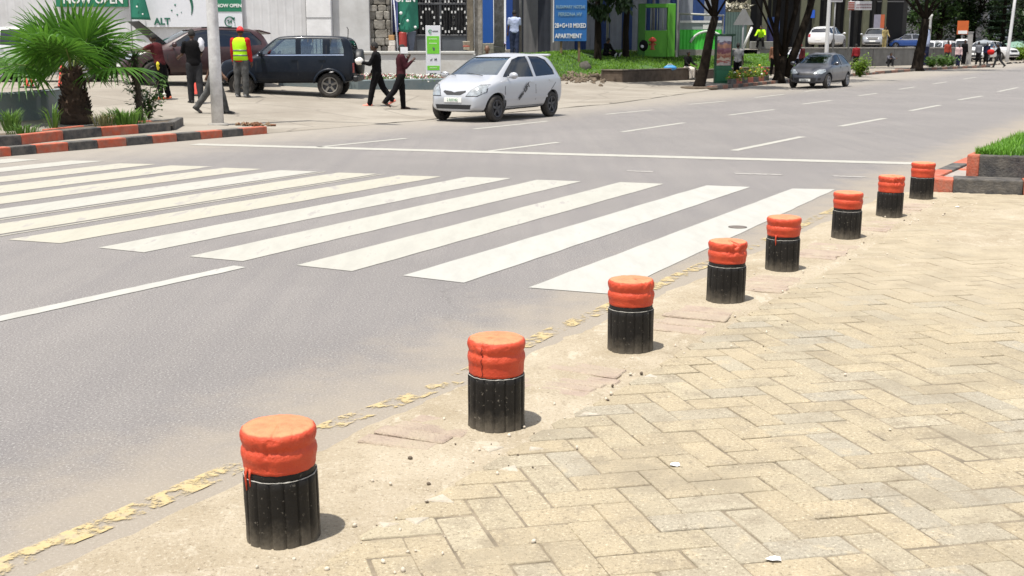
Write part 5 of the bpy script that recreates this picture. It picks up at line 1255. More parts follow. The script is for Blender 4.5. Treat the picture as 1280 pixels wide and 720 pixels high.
def vest(m, band):
    def fn(t, I):
        rg = [[I['T'](((rx+.036)*math.cos(2*PI*k/20), (ry+.034)*math.sin(2*PI*k/20), z)) for k in range(20)] for z, rx, ry in ((.90, .105, .160), (1.02, .100, .150), (1.15, .103, .150), (1.24, .112, .165), (1.34, .108, .172), (1.41, .088, .150), (1.455, .055, .08))]
        s = MB(); s.loft(rg); v = s.build('vest', m, t)
        s = MB()
        for z, rx, ry in ((1.02, .1, .15), (1.14, .103, .152)): s.loft([[I['T'](((rx+.040)*math.cos(2*PI*k/20), (ry+.038)*math.sin(2*PI*k/20), z+dz)) for k in range(20)] for dz in (-.018, .018)])
        s.build('reflective_band', band, v); return [v]
    return fn
def both(*fs): return lambda t, I: sum([f(t, I) or [] for f in fs], [])
def blob(name, m, where, r, seed=0):
    def fn(t, I):
        s = MB(); s.ball(Vector(where(I)), r, 10, 8); o = s.build(name, m, t)
        for v in o.data.vertices: v.co += v.normal*.02*noise.noise(v.co*18+Vector((seed, 0, 0)))
        return [o]
    return fn
c_black = cloth('black', (.007, .0065, .007)); c_dkgrey = cloth('darkgrey', (.03, .03, .032)); c_grey = cloth('grey', (.19, .19, .195)); c_red = cloth('red', (.42, .02, .018)); c_maroon = cloth('maroon', (.075, .016, .018)); c_white = cloth('white', (.62, .62, .66)); c_jean = cloth('jean', (.035, .045, .085)); c_navy = cloth('navy', (.018, .022, .05)); c_brown = cloth('brown', (.20, .10, .065)); c_camo = cloth('khaki', (.27, .22, .10), .45); c_lime = cloth('lime', (.42, .80, .02), .08); c_band = mat('band', (.10, .11, .11), .4); c_pink = cloth('pinkwhite', (.55, .40, .40)); c_orange_shoe = mat('shoe_orange', (.62, .14, .06), .6); c_yellow = cloth('yellow', (.65, .55, .05)); c_grcamo = cloth('greycamo', (.085, .085, .082), .5); c_lav = cloth('lavender', (.36, .34, .50))
def P3(px, py, dy=0): p = on(px, py); return (p.x, p.y+dy, p.z)
def hfor(loc, py_top, px): return zat(px, py_top, loc[1])-loc[2]
# --- forecourt, from the left
l = P3(203, 124.5); person('mechanic in dark red shirt and black trousers reaching towards the maroon car', l, R(165), hfor(l, 41, 200), dict(lean=.22, legs=[(.02, .12), (-.12, .1)], arms=[(1.15, .1, .5), (1.0, .1, .6)], head=(0, .25)), top=c_maroon, sleeve='short', bottom=c_black, shoe=c_orange_shoe, extra=blob('yellow_cloth', c_yellow, lambda I: I['T']((-.02, .15, .86)), (.05, .06, .11)))
l = P3(245, 129); person('man in black vest with a white cloth on his shoulder and dark grey trousers', l, R(120), hfor(l, 37, 248), dict(lean=.05, legs=[(.10, .08), (-.16, .06)], arms=[(.4, .15, .9), (.5, .15, .7)]), top=c_black, sleeve='short', bottom=c_dkgrey, extra=blob('shoulder_cloth', c_white, lambda I: I['J']['sh', 1]+Vector((-.05, -.0, -.03)), (.10, .08, .16), 3))
l = P3(270, 142); person('pedestrian in black striding behind the lamp pole with one bare forearm swinging', l, 0, hfor(l, 50, 270), dict(lean=.06, legs=[(.34, .12), (-.42, .25)], arms=[(-.55, .12, .15), (.35, .12, .3)]), skin=skin2_m, top=c_black, sleeve='short', bottom=c_grcamo)
l = P3(303, 121.5); person('man in lime hi-vis vest and red cap standing beside the dark off roader', l, R(80), hfor(l, 34, 303), dict(legs=[(.02, .03), (-.02, .03)], arms=[(.1, .12, .15), (.1, .12, .15)], spread=.05, head=(.5, .1)), top=c_red, bottom=c_grcamo, shoe=mat('shoe_grey', (.16, .16, .16), .7), extra=both(cap_hat(mat('cap_red', (.55, .02, .02), .7)), vest(c_lime, c_band)))
c_cream = mat('pack', (.7, .67, .62), .7)
l = P3(472, 132.5); person('pedestrian in black with salmon shoes carrying a white bundle against his chest', l, R(178), hfor(l, 52, 470), dict(lean=.03, legs=[(.28, .08), (-.36, .30)], arms=[(.5, .12, 1.25), (.1, .12, .5)], foot=(.0, -.45)), top=c_black, bottom=c_black, shoe=mat('shoe_salmon', (.75, .22, .16), .6), extra=blob('bundle', c_cream, lambda I: I['J']['wr', 0]+Vector((.04, -.04, .03)), (.12, .12, .10), 2))
l = P3(502, 136.5); person('pedestrian in dark maroon jacket holding a white paper up beside the face', l, R(15), hfor(l, 56, 500), dict(lean=.02, legs=[(.10, .04), (-.46, .25)], arms=[(.35, .1, 2.3), (.3, .12, 2.0)], foot=(0, -.5), inward=(.2, .3)), top=cloth('plum', (.045, .012, .016)), bottom=c_black, shoe=mat('shoe_brown', (.06, .03, .015), .6), extra=lambda t, I: [ (lambda s: (s.box(I['hc']+Vector((.03, -.135, -.03)), (.20, .012, .17)), s.build('paper_sheet', paper_m, t))[1])(MB()) ])
l = P3(608, 96); zz = zat(608, 57, 34.5); person('bald man whose head shows above the roof of the silver hatchback', (xat(609, 34.5), 34.5, zz-1.66), R(-90), 1.66, dict(), skin=skin2_m, top=cloth('darkgreen', (.02, .03, .02)), bottom=c_dkgrey, hair=None)
# drivers
def in_car(car, lx, ly, lz): M = Matrix.Translation(car.location) @ car.rotation_euler.to_matrix().to_4x4(); v = M@Vector((lx*car.scale.x, ly, lz*car.scale.z)); return tuple(v)
seatpose = dict(lean=-.22, legs=[(1.78, 1.2), (1.78, 1.2)], arms=[(.85, .1, .5), (.8, .1, .5)], hang=.80)
bpy.context.view_layer.update()
person('driver in dark clothes seated in the silver hatchback', in_car(silver, -.33, .36, .50), R(-123), 1.6, seatpose, top=c_dkgrey, bottom=c_black)
person('driver in a white shirt seated in the dark blue off roader', in_car(navy, -.30, .36, .70), PI, 1.6, seatpose, top=c_white, bottom=c_black)
person('driver seated behind the windscreen of the charcoal hatchback', in_car(dgrey, -.33, .36, .46), R(-107), 1.6, seatpose, top=c_lav, bottom=c_black)
# --- bank
l = P3(643, 70.5); person('man in a pale blue shirt and jeans standing on the bank with his back turned', l, R(95), hfor(l, 13, 643), dict(legs=[(.05, .03), (-.06, .03)], arms=[(.02, .14, .2), (.35, .12, .7)]), top=cloth('paleblue', (.42, .48, .66)), sleeve='short', bottom=c_jean, skin=skin2_m)
sit = dict(lean=.22, legs=[(1.80, .55), (1.72, .45)], arms=[(.55, .1, .5), (.5, .1, .5)], head=(0, .3), spread=.1, foot=(.9, .9)); squat = dict(lean=.35, legs=[(2.2, 2.25), (2.1, 2.15)], arms=[(.9, .1, .7), (.9, .1, .7)], head=(0, .3), spread=.12)
l = P3(624, 66); person('seated figure in lavender shirt by the blue pillar on the bank', l, R(-40), 1.62, squat, top=c_lav, bottom=c_navy)
l = P3(757, 71); person('woman in black seated on the grass under the dark tree', l, R(-50), 1.62, sit, top=c_black, skirt=None, bottom=c_black, shoe=mat('shoe_white', (.6, .6, .6), .6), hair='long', female=True, skin=skin2_m)
l = P3(858, 99); person('girl in black top and pale skirt seated on the brown retaining wall', (l[0], l[1], l[2]), R(-60), 1.6, dict(lean=.12, legs=[(1.4, 1.4), (1.35, 1.3)], arms=[(.5, .1, .7), (.5, .1, .7)]), top=c_black, bottom=cloth('cream', (.55, .50, .44)), hair='bun', female=True)
# --- far pavement
l = P3(921, 103); person('man in grey shirt standing behind the green booth', l, R(80), hfor(l, 54, 921), dict(), top=c_grey, sleeve='short', bottom=c_black)
l = P3(967, 95); person('woman in brown blouse walking on the pavement left of the double trunk', l, R(-85), hfor(l, 52, 967), dict(legs=[(.16, .05), (-.2, .15)], arms=[(.3, .25, .2), (-.2, .15, .2)]), top=c_brown, bottom=c_black, female=True, hair='long', skin=skin2_m)
l = P3(999, 93); person('man in dark red shirt standing behind the motorcycle', l, R(-100), hfor(l, 55, 999), dict(), top=c_maroon, bottom=c_black, extra=cap_hat(mat('cap_darkred', (.3, .02, .02), .7)))
l = P3(1069, 87); person('man in dark red seen from behind at the hedge beyond the charcoal hatchback', l, R(95), hfor(l, 55, 1068), dict(), top=cloth('crimson', (.20, .018, .022)), bottom=c_black)
# ------------------------------------------------------------------ left building with its signs
def wall_x(px, D): return xat(px, D, 60)
GZ = drop(xat(300, 43), 43).z
wht = mat('wall_white', (.74, .74, .74), .7, .06, 1.2, .1, 20, dirt=((.36, .35, .33), .4, 1.5)); wht2 = mat('wall_offwhite', (.58, .58, .57), .8, .08, .8, .15, 15, dirt=((.30, .29, .27), .5, 1.1)); clad_m = mat('cladding', (.62, .62, .625), .5, .05, 2, dirt=((.35, .34, .33), .4, 1.5)); trim_m = mat('trim_grey', (.22, .22, .22), .7, .1)
YB = 45.0; x0, x1 = wall_x(-230, YB), wall_x(386, YB)
t = thing('shop_building', 'white shop building with ribbed metal cladding and a smooth corner column at the upper left', 'building', (x1, YB, GZ-.1))
mb = MB(); prof = []; x = x0-x1
while x < 0: prof += [(x, .0), (x+.13, .0), (x+.15, -.006), (x+.20, -.006), (x+.22, .0)]; x += .30
prof = [p for p in prof if p[0] <= 0]+[(0, 0)]
mb.prism(prof+[(0, .3), (x0-x1, .3)], 0, 8.5); mb.build('cladding', clad_m, t)
mb = MB(); xc = wall_x(417, YB)-x1; mb.bb(.005, xc, -.35, .5, 0, 9.0); mb.build('column', wht, t, bevel=.02)
mb = MB(); mb.bb(.0, xc+.0, -.36, -.351, 2.2, 2.23); mb.bb(-.02, .004, -.33, .0, 0, 8.8); mb.build('joint', trim_m, t)
xr = wall_x(463, YB)-x1; mb = MB(); mb.bb(xc+.003, xr, -.05, 6, 0, 8.8); mb.build('side_wall', wht2, t, bevel=.02)
mb = MB(); mb.bb(x0-x1, xr, .301, 6, 0, 8.45); mb.build('block', wht2, t)
mb = MB(); mb.bb(x0-x1-.3, xr+.3, -.6, 6.4, 9.01, 9.35); mb.build('parapet', wht, t, bevel=.03)
mb = MB(); mb.bb(x0-x1, -.02, -.06, .0, 0, .35); mb.build('plinth', trim_m, t)
gsign = mat('sign_green', (.012, .17, .085), .5, .08, 3); wsign = mat('sign_white', (.66, .67, .70), .5, .03); gdark = mat('sign_darkgreen', (.012, .16, .10), .6, .1, 4); lett_w = mat('letter_white', (.72, .72, .70), .6); lett_g = mat('letter_green', (.015, .12, .075), .6)
def board(name, label, cat, px0, py0, px1, py1, D, m, th=.05, z_extra=0, tilt=0):
    xa, xb = xat(px0, D, py1), xat(px1, D, py1); zb, zt = zat((px0+px1)/2, py1, D), zat((px0+px1)/2, py0, D)
    t = thing(name, label, cat, ((xa+xb)/2, D, zb)); mb = MB(); mb.bb(-(xb-xa)/2, (xb-xa)/2, 0, th, 0, zt-zb); mb.build('panel', m, t, bevel=.008); return t, xb-xa, zt-zb
YS = YB-.12
t, w_, h_ = board('shop_sign', 'green sign with white NOW OPEN letters high on the cladding above the palm', 'sign', 70, -13, 160, 8.5, YS, gsign); text('NOW OPEN', .42, lett_w, t, (.06, -.012, .13), bold=.010, sx=.98)
t, w_, h_ = board('billboard', 'pale promotional billboard with a green ring and the letters ALT', 'sign', 166, -30, 271, 34, YS, wsign)
text('ALT', .34, lett_g, t, (-.46, -.012, .10), bold=.012)
mb = MB(); arc = [(-.25+.95*math.cos(R(a)), -.01, .75+.95*math.sin(R(a))) for a in range(-18, 100, 6)]; mb.tube(arc, [.012+.055*math.sin(PI*i/(len(arc)-1))**.7 for i in range(len(arc))], 6, flat=.2); mb.build('ring', lett_g, t)
mb = MB()
for k, (x_, z_, r_) in enumerate(((.06, .82, .035), (.12, .46, .03), (.28, .55, .018), (-.08, .62, .03))): mb.lathe([(0, -.012), (r_, -.012), (r_, 0), (0, 0)], 12, (x_, 0, z_), axis='Y')
mb.build('dots', lett_g, t)
t, w_, h_ = board('shop_sign', 'white sign with green NOW OPEN band and 24 hour arrow behind the lamp pole', 'sign', 272, -26, 304, 44, YS-.02, wsign)
mb = MB(); hz0 = zat(288, 14.5, YS)-t.location.z; hz1 = zat(288, -4, YS)-t.location.z; mb.bb(-w_/2+.01, w_/2-.01, -.014, 0, hz0, hz1); o = mb.build('band', gsign, t); text('NOW OPEN', .175, lett_w, t, (0, -.02, hz0+.16), bold=.005)
cz = zat(288, 27, YS)-t.location.z; mb = MB(); mb.tube([(.18*math.cos(R(a)), -.008, cz+.18*math.sin(R(a))) for a in range(40, 300, 12)], .022, 6); mb.prism([(.20, cz+.16), (.06, cz+.13), (.17, cz+.02)], -.02, 0, plane='XZ'); mb.build('arrow', lett_g, t); text('24', .17, lett_g, t, (0, -.012, cz-.06), bold=.006)
mb = MB()
for k in range(3): mb.lathe([(0, -.012), (.016, -.012), (.016, 0), (0, 0)], 8, (.19, 0, cz-.03-.06*k), axis='Y')
mb.build('dots', lett_g, t)
# dark green triangular pennant on a string pole
D = YS-.5; P0, P1, P2 = at(162, -8, D), at(178, -14, D), at(188, 25, D); P3_ = at(163, 24, D)
t = thing('pennant', 'dark green pennant with white dots hanging left of the billboard', 'banner', tuple(P3_)); mb = MB(); o_ = Vector(P3_)
NX, NZ = 8, 10; fr = []
for i in range(NX+1):
    for j in range(NZ+1):
        u_, v = i/NX, j/NZ; p = P0.lerp(P1, u_).lerp(P3_.lerp(P2, u_), v)-o_; p.y += .05*math.sin(u_*6+v*2); mb.v.append(tuple(p))
for i in range(NX):
    for j in range(NZ): a = i*(NZ+1)+j; mb.f.append((a, a+1, a+NZ+2, a+NZ+1)); mb.m.append(0); mb.s.append(True)
o = mb.build('cloth', gdark, t); o.modifiers.new('s', 'SOLIDIFY').thickness = .01
mb = MB(); 
for (x_, z_, r_) in ((.26, .78, .05), (.30, .45, .035), (.5, .18, .03)): mb.ball((x_, -.09, z_), (r_, .01, r_), 10, 6)
mb.build('dots', lett_w, t); mb = MB(); mb.tube([(0, .05, -2.4), (0, .05, 2.0)], .025, 6); mb.build('pole', mat('steel_grey', (.3, .3, .3), .4, metal=.5), t)
# traffic cones
cone_m = mat('cone_red', (.60, .045, .025), .6, .1, 6, dirt=((.25, .1, .07), .4, 5)); cone_b = mat('cone_base', (.05, .045, .04), .8, .1)
def cone(label, px, py, h):
    P = on(px, py); t = thing('traffic_cone', label, 'traffic cone', tuple(P), .2, 'red traffic cones on the forecourt'); mb = MB(); mb.lathe([(0, .03), (.17*h/.7, .03), (.15*h/.7, .06), (.03*h/.7, h), (.022, h+.005), (0, h+.005)], 20); mb.build('cone_body', cone_m, t); mb = MB(); mb.box((0, 0, .018), (.46*h/.7, .46*h/.7, .036)); mb.build('base', cone_b, t, bevel=.01)
cone('red traffic cone near the left edge of the forecourt, left of the palm', 36, 109.5, .62); cone('red traffic cone half hidden by the palm trunk', 79, 109.5, .62); cone('red traffic cone behind the legs of the man in a black vest', 246, 119.5, .62)
# blue grey low wall at the left edge
bg_m = mat('bluegrey_paint', (.13, .175, .185), .65, .12, 3, .3, 25, dirt=((.24, .23, .20), .5, 2))
a0, a1, a2 = on(-120, 158), on(48, 150), on(76, 139); h_ = zat(40, 114.5, a1.y)-a1.z
t = thing('low_wall', 'low blue grey painted wall at the left edge in front of the cones', 'wall', tuple(a1)); mb = MB(); o_ = a1
pts_ = [a0, a1.lerp(a0, .25), a1, a2]; base = []; 
fr = [(p.x-o_.x, p.y-o_.y) for p in pts_]; bk = [(p.x-o_.x+.05, p.y-o_.y+.45) for p in pts_]; bk[-1] = (fr[-1][0]+.12, fr[-1][1]+.3)
mb.prism(fr+bk[::-1], -.2, h_); mb.build('wall_body', bg_m, t, bevel=.03)
# white planter wall with flower bed and blue grey border
PW = [on(446, 99.5), on(524, 102.5), on(592, 100)]; pw_m = mat('planter_white', (.66, .655, .62), .85, .08, 2, .2, 20, dirt=((.33, .30, .25), .6, 2)); D = 43.6
hz = zat(520, 66, D); zb = PW[1].z+.05
t = thing('planter_wall', 'low white rendered planter wall in front of the metal gate', 'wall', (xat(446, D), D, zb-.1)); mb = MB(); xa, xb = 0, xat(592, D)-xat(446, D); mb.bb(xa, xb, 0, .25, 0, hz-zb+.06); mb.build('wall_body', pw_m, t, bevel=.02)
mb = MB(); mb.bb(xa-.03, xb+.05, -.05, .30, hz-zb+.06, hz-zb+.16); mb.build('coping', mat('coping', (.55, .55, .52), .8, .06, 3, dirt=((.35, .33, .28), .5, 3)), t, bevel=.015)
mb = MB(); mb.bb(xb-.25, xb-.003, .253, 2.6, 0, hz-zb+.05); mb.build('return_wall', pw_m, t, bevel=.02)
b0, b1, b2 = on(448, 112), on(560, 112.5), on(694, 104); t = thing('border_wall', 'blue grey painted border in front of the flower bed', 'kerb', tuple(b0)); mb = MB(); fr = [(p.x-b0.x, p.y-b0.y) for p in (b0+Vector((-2.5, -.1, 0)), b0, b1, b2)]; mb.prism(fr+[(p[0], p[1]+.3) for p in fr[::-1]], -.2, .30); mb.build('wall_body', bg_m, t, bevel=.03)
mb = MB(); q_ = [b0+Vector((-2.5, .2, .15)), b0+Vector((0, .25, .15)), b1+Vector((0, .25, .15)), b2+Vector((0, .25, .15))]; mb.add([tuple(p) for p in q_]+[(p.x, 43.7, p.z+.1) for p in q_], [(i, i+1, 5+i, 4+i) for i in range(3)]); tag(mb.build('flower_bed_soil', MATS['soil'], recalc=False), kind='structure')
rr = random.Random(21); mb = MB()
def flowerbed(pts, n, seed, hh=.2):
    r_ = random.Random(seed); lf = MB()
    for _ in range(n):
        p = r_.choice(pts); c = p+Vector((r_.gauss(0, .22), r_.gauss(0, .2), r_.uniform(.02, hh))); m_ = r_.random()
        if m_ < .74: leafquad(lf, c, r_.uniform(.06, .12), r_)
        else:
            k = 1 if m_ < .87 else (2 if m_ < .91 else 3); lf.ball(c+Vector((0, 0, .03)), (.032, .032, .024), 5, 3, m=k)
    return lf
pts_ = [b0.lerp(b1, i/28)+Vector((0, .5+.9*(i % 4), .2)) for i in range(-8, 29)]+[b1.lerp(b2, i/10)+Vector((0, .7+.5*(i % 3), .2)) for i in range(5)]
tag(flowerbed(pts_, 4200, 3).build('flower_bed', [shrub_m, white_fl, mat('pink_flower', (.50, .26, .28), .8), mat('rose_flower', (.40, .12, .14), .8)], recalc=False), 'ground cover of white and pink flowers at the foot of the planter wall', 'flowers', kind='stuff')
# totem sign
D = 39.6; P = onf(541, 103.5); D = P.y; xa, xb = xat(532.5, D), xat(551, D); zt = zat(541, 32, D); h_ = zt-P.z; w_ = xb-xa
t = thing('totem_sign', 'tall narrow white and lime green sign board standing by the planter wall', 'sign', ((xa+xb)/2, D, P.z)); lime_m = mat('sign_lime', (.16, .55, .035), .5, .05); mb = MB(); mb.bb(-w_/2, w_/2, 0, .04, .16, h_); mb.build('panel', wsign, t, bevel=.006)
for x_ in (-w_/2+.02, w_/2-.02): mb = MB(); mb.bb(x_-.02, x_+.02, .005, .045, 0, h_+.01); mb.build('post', mat('post_white', (.6, .6, .6), .6), t)
def zf(y0, y1): return h_*(103.5-y1)/71.5, h_*(103.5-y0)/71.5
mb = MB(); a, b = zf(45, 67); mb.bb(-w_/2+.045, w_/2-.045, -.006, 0, a, b); a, b = zf(82, 87.5); mb.bb(-w_/2+.045, w_/2-.045, -.006, 0, a, b); mb.build('band', lime_m, t)
cz = zf(39, 39)[0]; mb = MB(); mb.tube([(-.10+.055*math.cos(R(a)), -.005, cz+.055*math.sin(R(a))) for a in range(30, 330, 20)], .014, 5); mb.build('emblem', mat('emblem_green', (.02, .25, .08), .5), t)
tsm = mat('text_dark', (.10, .10, .12), .7)
mb = MB()
for i in range(5): mb.bb(-.02+i*.042, .015+i*.042, -.006, 0, cz-.02, cz+.022)
mb.build('lettering', tsm, t)
mb = MB()
for zc_, n, w1, hh in ((zf(48.5, 48.5)[0], 8, .30, .035), (zf(54, 54)[0], 7, .28, .035), (zf(84.7, 84.7)[0], 8, .26, .03)):
    for i in range(n): mb.bb(-w1/2+i*w1/n, -w1/2+(i+.7)*w1/n, -.010, -.006, zc_-hh/2, zc_+hh/2)
mb.build('lettering', mat('text_pale', (.6, .72, .5), .7), t)
mb = MB(); zc_ = zf(61, 61)[0]; mb.prism([(.0, zc_-.05), (.05, zc_-.06), (.06, zc_+.03), (.03, zc_+.05), (-.03, zc_+.06)], -.010, -.006, plane='XZ'); zc_ = zf(74, 74)[0]; mb.prism([(-.12, zc_-.04), (-.04, zc_-.03), (-.04, zc_+.05), (-.06, zc_+.0), (-.12, zc_-.01)], -.008, -.003, plane='XZ'); mb.prism([(.03, zc_-.03), (.13, zc_-.03), (.13, zc_+.02), (.1, zc_+.05), (.08, zc_+.01), (.05, zc_+.04)], -.008, -.003, plane='XZ'); zc_ = zf(92, 92)[0]; mb.bb(-.13, -.02, -.008, -.003, zc_-.02, zc_+.025); mb.bb(.02, .11, -.008, -.003, zc_-.02, zc_+.025); mb.build('pictogram', tsm, t)
# bucket on the wall
p = at(583, 68, 43.7); t = thing('bucket', 'cream plastic bucket standing on the end of the white planter wall', 'bucket', (p.x, 43.73, hz+.115)); mb = MB(); mb.lathe([(0, 0), (.105, 0), (.125, .27), (.135, .275), (.135, .30), (.115, .30), (.11, .03), (0, .03)], 20); mb.build('pail', mat('bucket_m', (.48, .43, .34), .6, .1, 6), t); mb = MB(); mb.lathe([(.121, .10), (.124, .10), (.128, .14), (.124, .14)], 20); mb.build('band', mat('bucket_red', (.4, .08, .05), .6), t)
# rubble stone pier
stone_m = mat('rubble_stone', (.26, .24, .205), .9, .35, 4, .8, 14, col2=(.36, .34, .30), thr=(.48, .58, 2.5), dirt=((.10, .09, .07), .6, 3)); D = 45.2
xa, xb = wall_x(461, D), wall_x(489, D); t = thing('stone_pier', 'rough rubble stone pier between the white wall and the gate', 'pillar', ((xa+xb)/2, D, GZ)); rr = random.Random(9); z = 0
mb = MB(); mb.bb(-(xb-xa)/2+.05, (xb-xa)/2-.05, .05, .7, 0, 5.2); mb.build('core', mat('mortar_dark', (.09, .08, .065), .95, .3, 8), t)
mb = MB()
while z < 5.1:
    h_ = rr.uniform(.22, .42); x = -(xb-xa)/2
    while x < (xb-xa)/2-.06:
        w_ = min(rr.uniform(.2, .5), (xb-xa)/2-x); k_ = .02; x2_, z2_ = x+w_, z+h_; mb.prism([(x+k_*rr.random()*2, z+k_*rr.random()*2), (x+w_*.5, z+k_*rr.random()), (x2_-k_*rr.random()*2, z+k_*rr.random()*2), (x2_-k_*rr.random(), z+h_*.5), (x2_-k_*rr.random()*2, z2_-k_*rr.random()*2), (x+w_*.4, z2_-k_*rr.random()), (x+k_*rr.random()*2, z2_-k_*rr.random()*2), (x, z+h_*.6)], -.10+rr.uniform(-.05, .05), .3, plane='XZ'); x += w_
    z += h_*.93
mb.build('stones', stone_m, t, bevel=.035, bseg=2)
# banner on a leaning pole
D = 44.2; t = thing('banner', 'green banner with white dots on a leaning white pole in front of the stone pier', 'banner', tuple(at(497, 66, D))); o_ = t.location; mb = MB(); p0, p1 = at(498.5, 80, D), at(491, -22, D); mb.tube([p0-o_, p1-o_], .03, 8); mb.build('pole', mat('pole_pale', (.6, .62, .66), .5), t)
mb = MB(); q_ = [at(494, -22, D), at(521, -22, D), at(523, 35, D), at(499, 39, D)]; NX, NZ = 12, 14
for i in range(NX+1):
    for j in range(NZ+1): u_, v = i/NX, j/NZ; p = q_[0].lerp(q_[1], u_).lerp(q_[3].lerp(q_[2], u_), v)-o_; p.y += .09*math.sin(u_*7+v*1.5)*(.3+u_); p.z += .10*math.sin(u_*PI)*(-v); mb.v.append(tuple(p))
for i in range(NX):
    for j in range(NZ): a = i*(NZ+1)+j; mb.f.append((a, a+1, a+NZ+2, a+NZ+1)); mb.m.append(0); mb.s.append(True)
o = mb.build('cloth', gdark, t); o.modifiers.new('s', 'SOLIDIFY').thickness = .01
mb = MB()
for px, py, r_ in ((501.5, 16.5, .06), (510, 26, .05), (519.5, 34, .05), (500, 30, .02)): p = at(px, py, D)-o_; mb.ball((p.x, -.13, p.z), (r_, .015, r_), 10, 6)
mb.build('dots', lett_w, t); p = at(507, -2, D)-o_; text('OPEN', .36, lett_w, t, (p.x, -.16, p.z-.12), bold=.012, sx=.8)
# narrow dark blue flag
D = 44.2; q0, q1 = at(490, -15, D), at(494.5, 40, D); t = thing('flag', 'narrow dark blue flag hanging beside the stone pier', 'flag', (q0.x, D, q1.z)); mb = MB(); w_ = q1.x-q0.x+.1
mb.loft([[Vector((x_, .05*math.sin(x_*20+z_*2), z_)) for x_, y_ in ((0, 0), (w_*.5, 0), (w_, 0), (w_, .02), (w_*.5, .02), (0, .02))] for z_ in (0, .5, 1.0, 1.5, q0.z-q1.z)]); mb.build('cloth', mat('flag_blue', (.012, .022, .10), .8, .2, 5), t)
mb = MB(); mb.tube([(-.03, .03, -1.1), (-.03, .03, q0.z-q1.z+.1)], .02, 6); mb.build('pole', MATS['steel_grey'], t)
# goods between the pier and gate: carton stack, red drum, leaning board
D = 44.3; p = at(490, 65, D); t = thing('carton_stack', 'stack of cream and ochre printed cartons under the green banner', 'boxes', (p.x, D, hz+.05)); 
for k, (z_, c_) in enumerate(((0, (.55, .50, .44)), (.2, (.6, .56, .50)), (.4, (.42, .24, .10)))): mb = MB(); mb.box((.02*(k % 2), 0, z_+.1), (.26-.03*k, .3, .19)); mb.build('carton', mat('carton%d' % k, c_, .8, .15, 8), t, bevel=.01)
mb = MB(); mb.box((0, .0, -.45), (.5, .4, .88)); mb.build('stand', trim_m, t)
p = at(500.5, 56, D+.6); t = thing('drum', 'red drum standing behind the planter wall under the banner', 'drum', (p.x+.1, D+.6, zb)); mb = MB(); zt_ = zat(501, 40, D+.6)-zb; mb.lathe([(0, 0), (.15, 0), (.15, zt_*.5), (.16, zt_*.52), (.15, zt_*.54), (.15, zt_-.05), (.12, zt_), (0, zt_)], 20); mb.build('drum_body', mat('drum_red', (.28, .025, .018), .5, .15, 6), t); mb = MB(); mb.lathe([(.03, zt_), (.03, zt_+.05), (0, zt_+.05)], 10, (.1, 0, 0)); mb.build('cap', dark_m, t)
p = at(522, 66, 45.0); t = thing('leaning_board', 'dark grey board leaning against the gate behind the white planter wall', 'board', (p.x-.35, 45.0, zb)); zt_ = zat(525, 38, 45.0)-zb; mb = MB(); mb.box((0, 0, zt_/2), (.34, .04, zt_), M=Matrix.Rotation(.16, 4, 'Y')); mb.build('panel', mat('board_grey', (.07, .085, .12), .5, .2, 4), t, bevel=.01); mb = MB(); mb.box((-.17, -.03, zt_/2), (.025, .03, zt_), M=Matrix.Rotation(.16, 4, 'Y')); mb.build('edge_strip', mat('post_white', (.6, .6, .6), .6), t)
# metal gate with rings of white studs
D = 46.0; xa, xb = wall_x(489.5, D), wall_x(584, D); W2 = (xb-xa)/2; t = thing('metal_gate', 'dark grey metal gate with ovals of white studs behind the planter wall', 'gate', ((xa+xb)/2, D, zb)); gm_ = mat('gate_grey', (.06, .062, .068), .5, .15, 3, metal=.2); gm2 = mat('gate_panel', (.10, .11, .12), .5, .15, 2, metal=.2)
zt_ = 4.6; zp = zat(540, 46, D)-zb; mb = MB(); mb.bb(-W2, W2, 0, .05, 0, zp); mb.build('lower_panel', gm2, t, bevel=.01); mb = MB()
for x_ in (-W2, -W2*.36, W2*.30, W2): mb.bb(x_-.05, x_+.05, -.02, .07, 0, zt_)
for z_ in (zp, zp+1.2, zt_-.1): mb.bb(-W2, W2, -.025, .065, z_, z_+.08)
mb.build('frame', gm_, t, bevel=.01); mb = MB(); x_ = -W2+.08
while x_ < W2: mb.tube([(x_, .02, zp), (x_, .02, zt_)], .018, 6); x_ += .115
for x_ in (-W2*.68, -W2*.03+.0, W2*.48, W2*.82):
    for zc_ in (zp+.62, zp+1.75, zp+2.7):
        for k in range(12): a = 2*PI*k/12+.26; mb.box((x_+.26*math.cos(a), -.035, zc_+.44*math.sin(a)), (.055, .03, .09), m=1)
mb.build('bars', [gm_, mat('stud_white', (.60, .60, .58), .6)], t); mb = MB(); mb.bb(-W2, W2, .35, .4, 0, zt_); mb.build('backing', mat('gate_back', (.02, .02, .022), .9), t)
# gate post of dressed stone, blue pillar, stone, blue strips
D = 45.8; dark_st = mat('post_stone', (.17, .145, .105), .9, .3, 4, .6, 12, dirt=((.07, .06, .045), .6, 3))
def pillar(name, label, px0, px1, D, z0, z1, m, dep=.6, cap=None):
    xa, xb = wall_x(px0, D), wall_x(px1, D); t = thing(name, label, 'pillar', ((xa+xb)/2, D, z0)); mb = MB(); mb.bb(-(xb-xa)/2, (xb-xa)/2, 0, dep, 0, z1-z0)
    mb.build('shaft', m, t, bevel=.02); mb = MB(); mb.bb(-(xb-xa)/2-.06, (xb-xa)/2+.06, -.06, dep+.06, z1-z0+.002, z1-z0+.2); mb.build('cap', cap or m, t, bevel=.02); mb = MB(); mb.bb(-(xb-xa)/2-.03, (xb-xa)/2+.03, -.03, dep+.03, -1.1, -.003); mb.build('base', stone_m, t, bevel=.02); return t
pillar('gate_post', 'dark brown stone gate post right of the studded gate', 584, 592, D, zb, 5.0, dark_st); pillar('gate_post', 'grey dressed stone post beside the blue pillar', 593, 603, D+.2, zb, 5.2, stone_m)
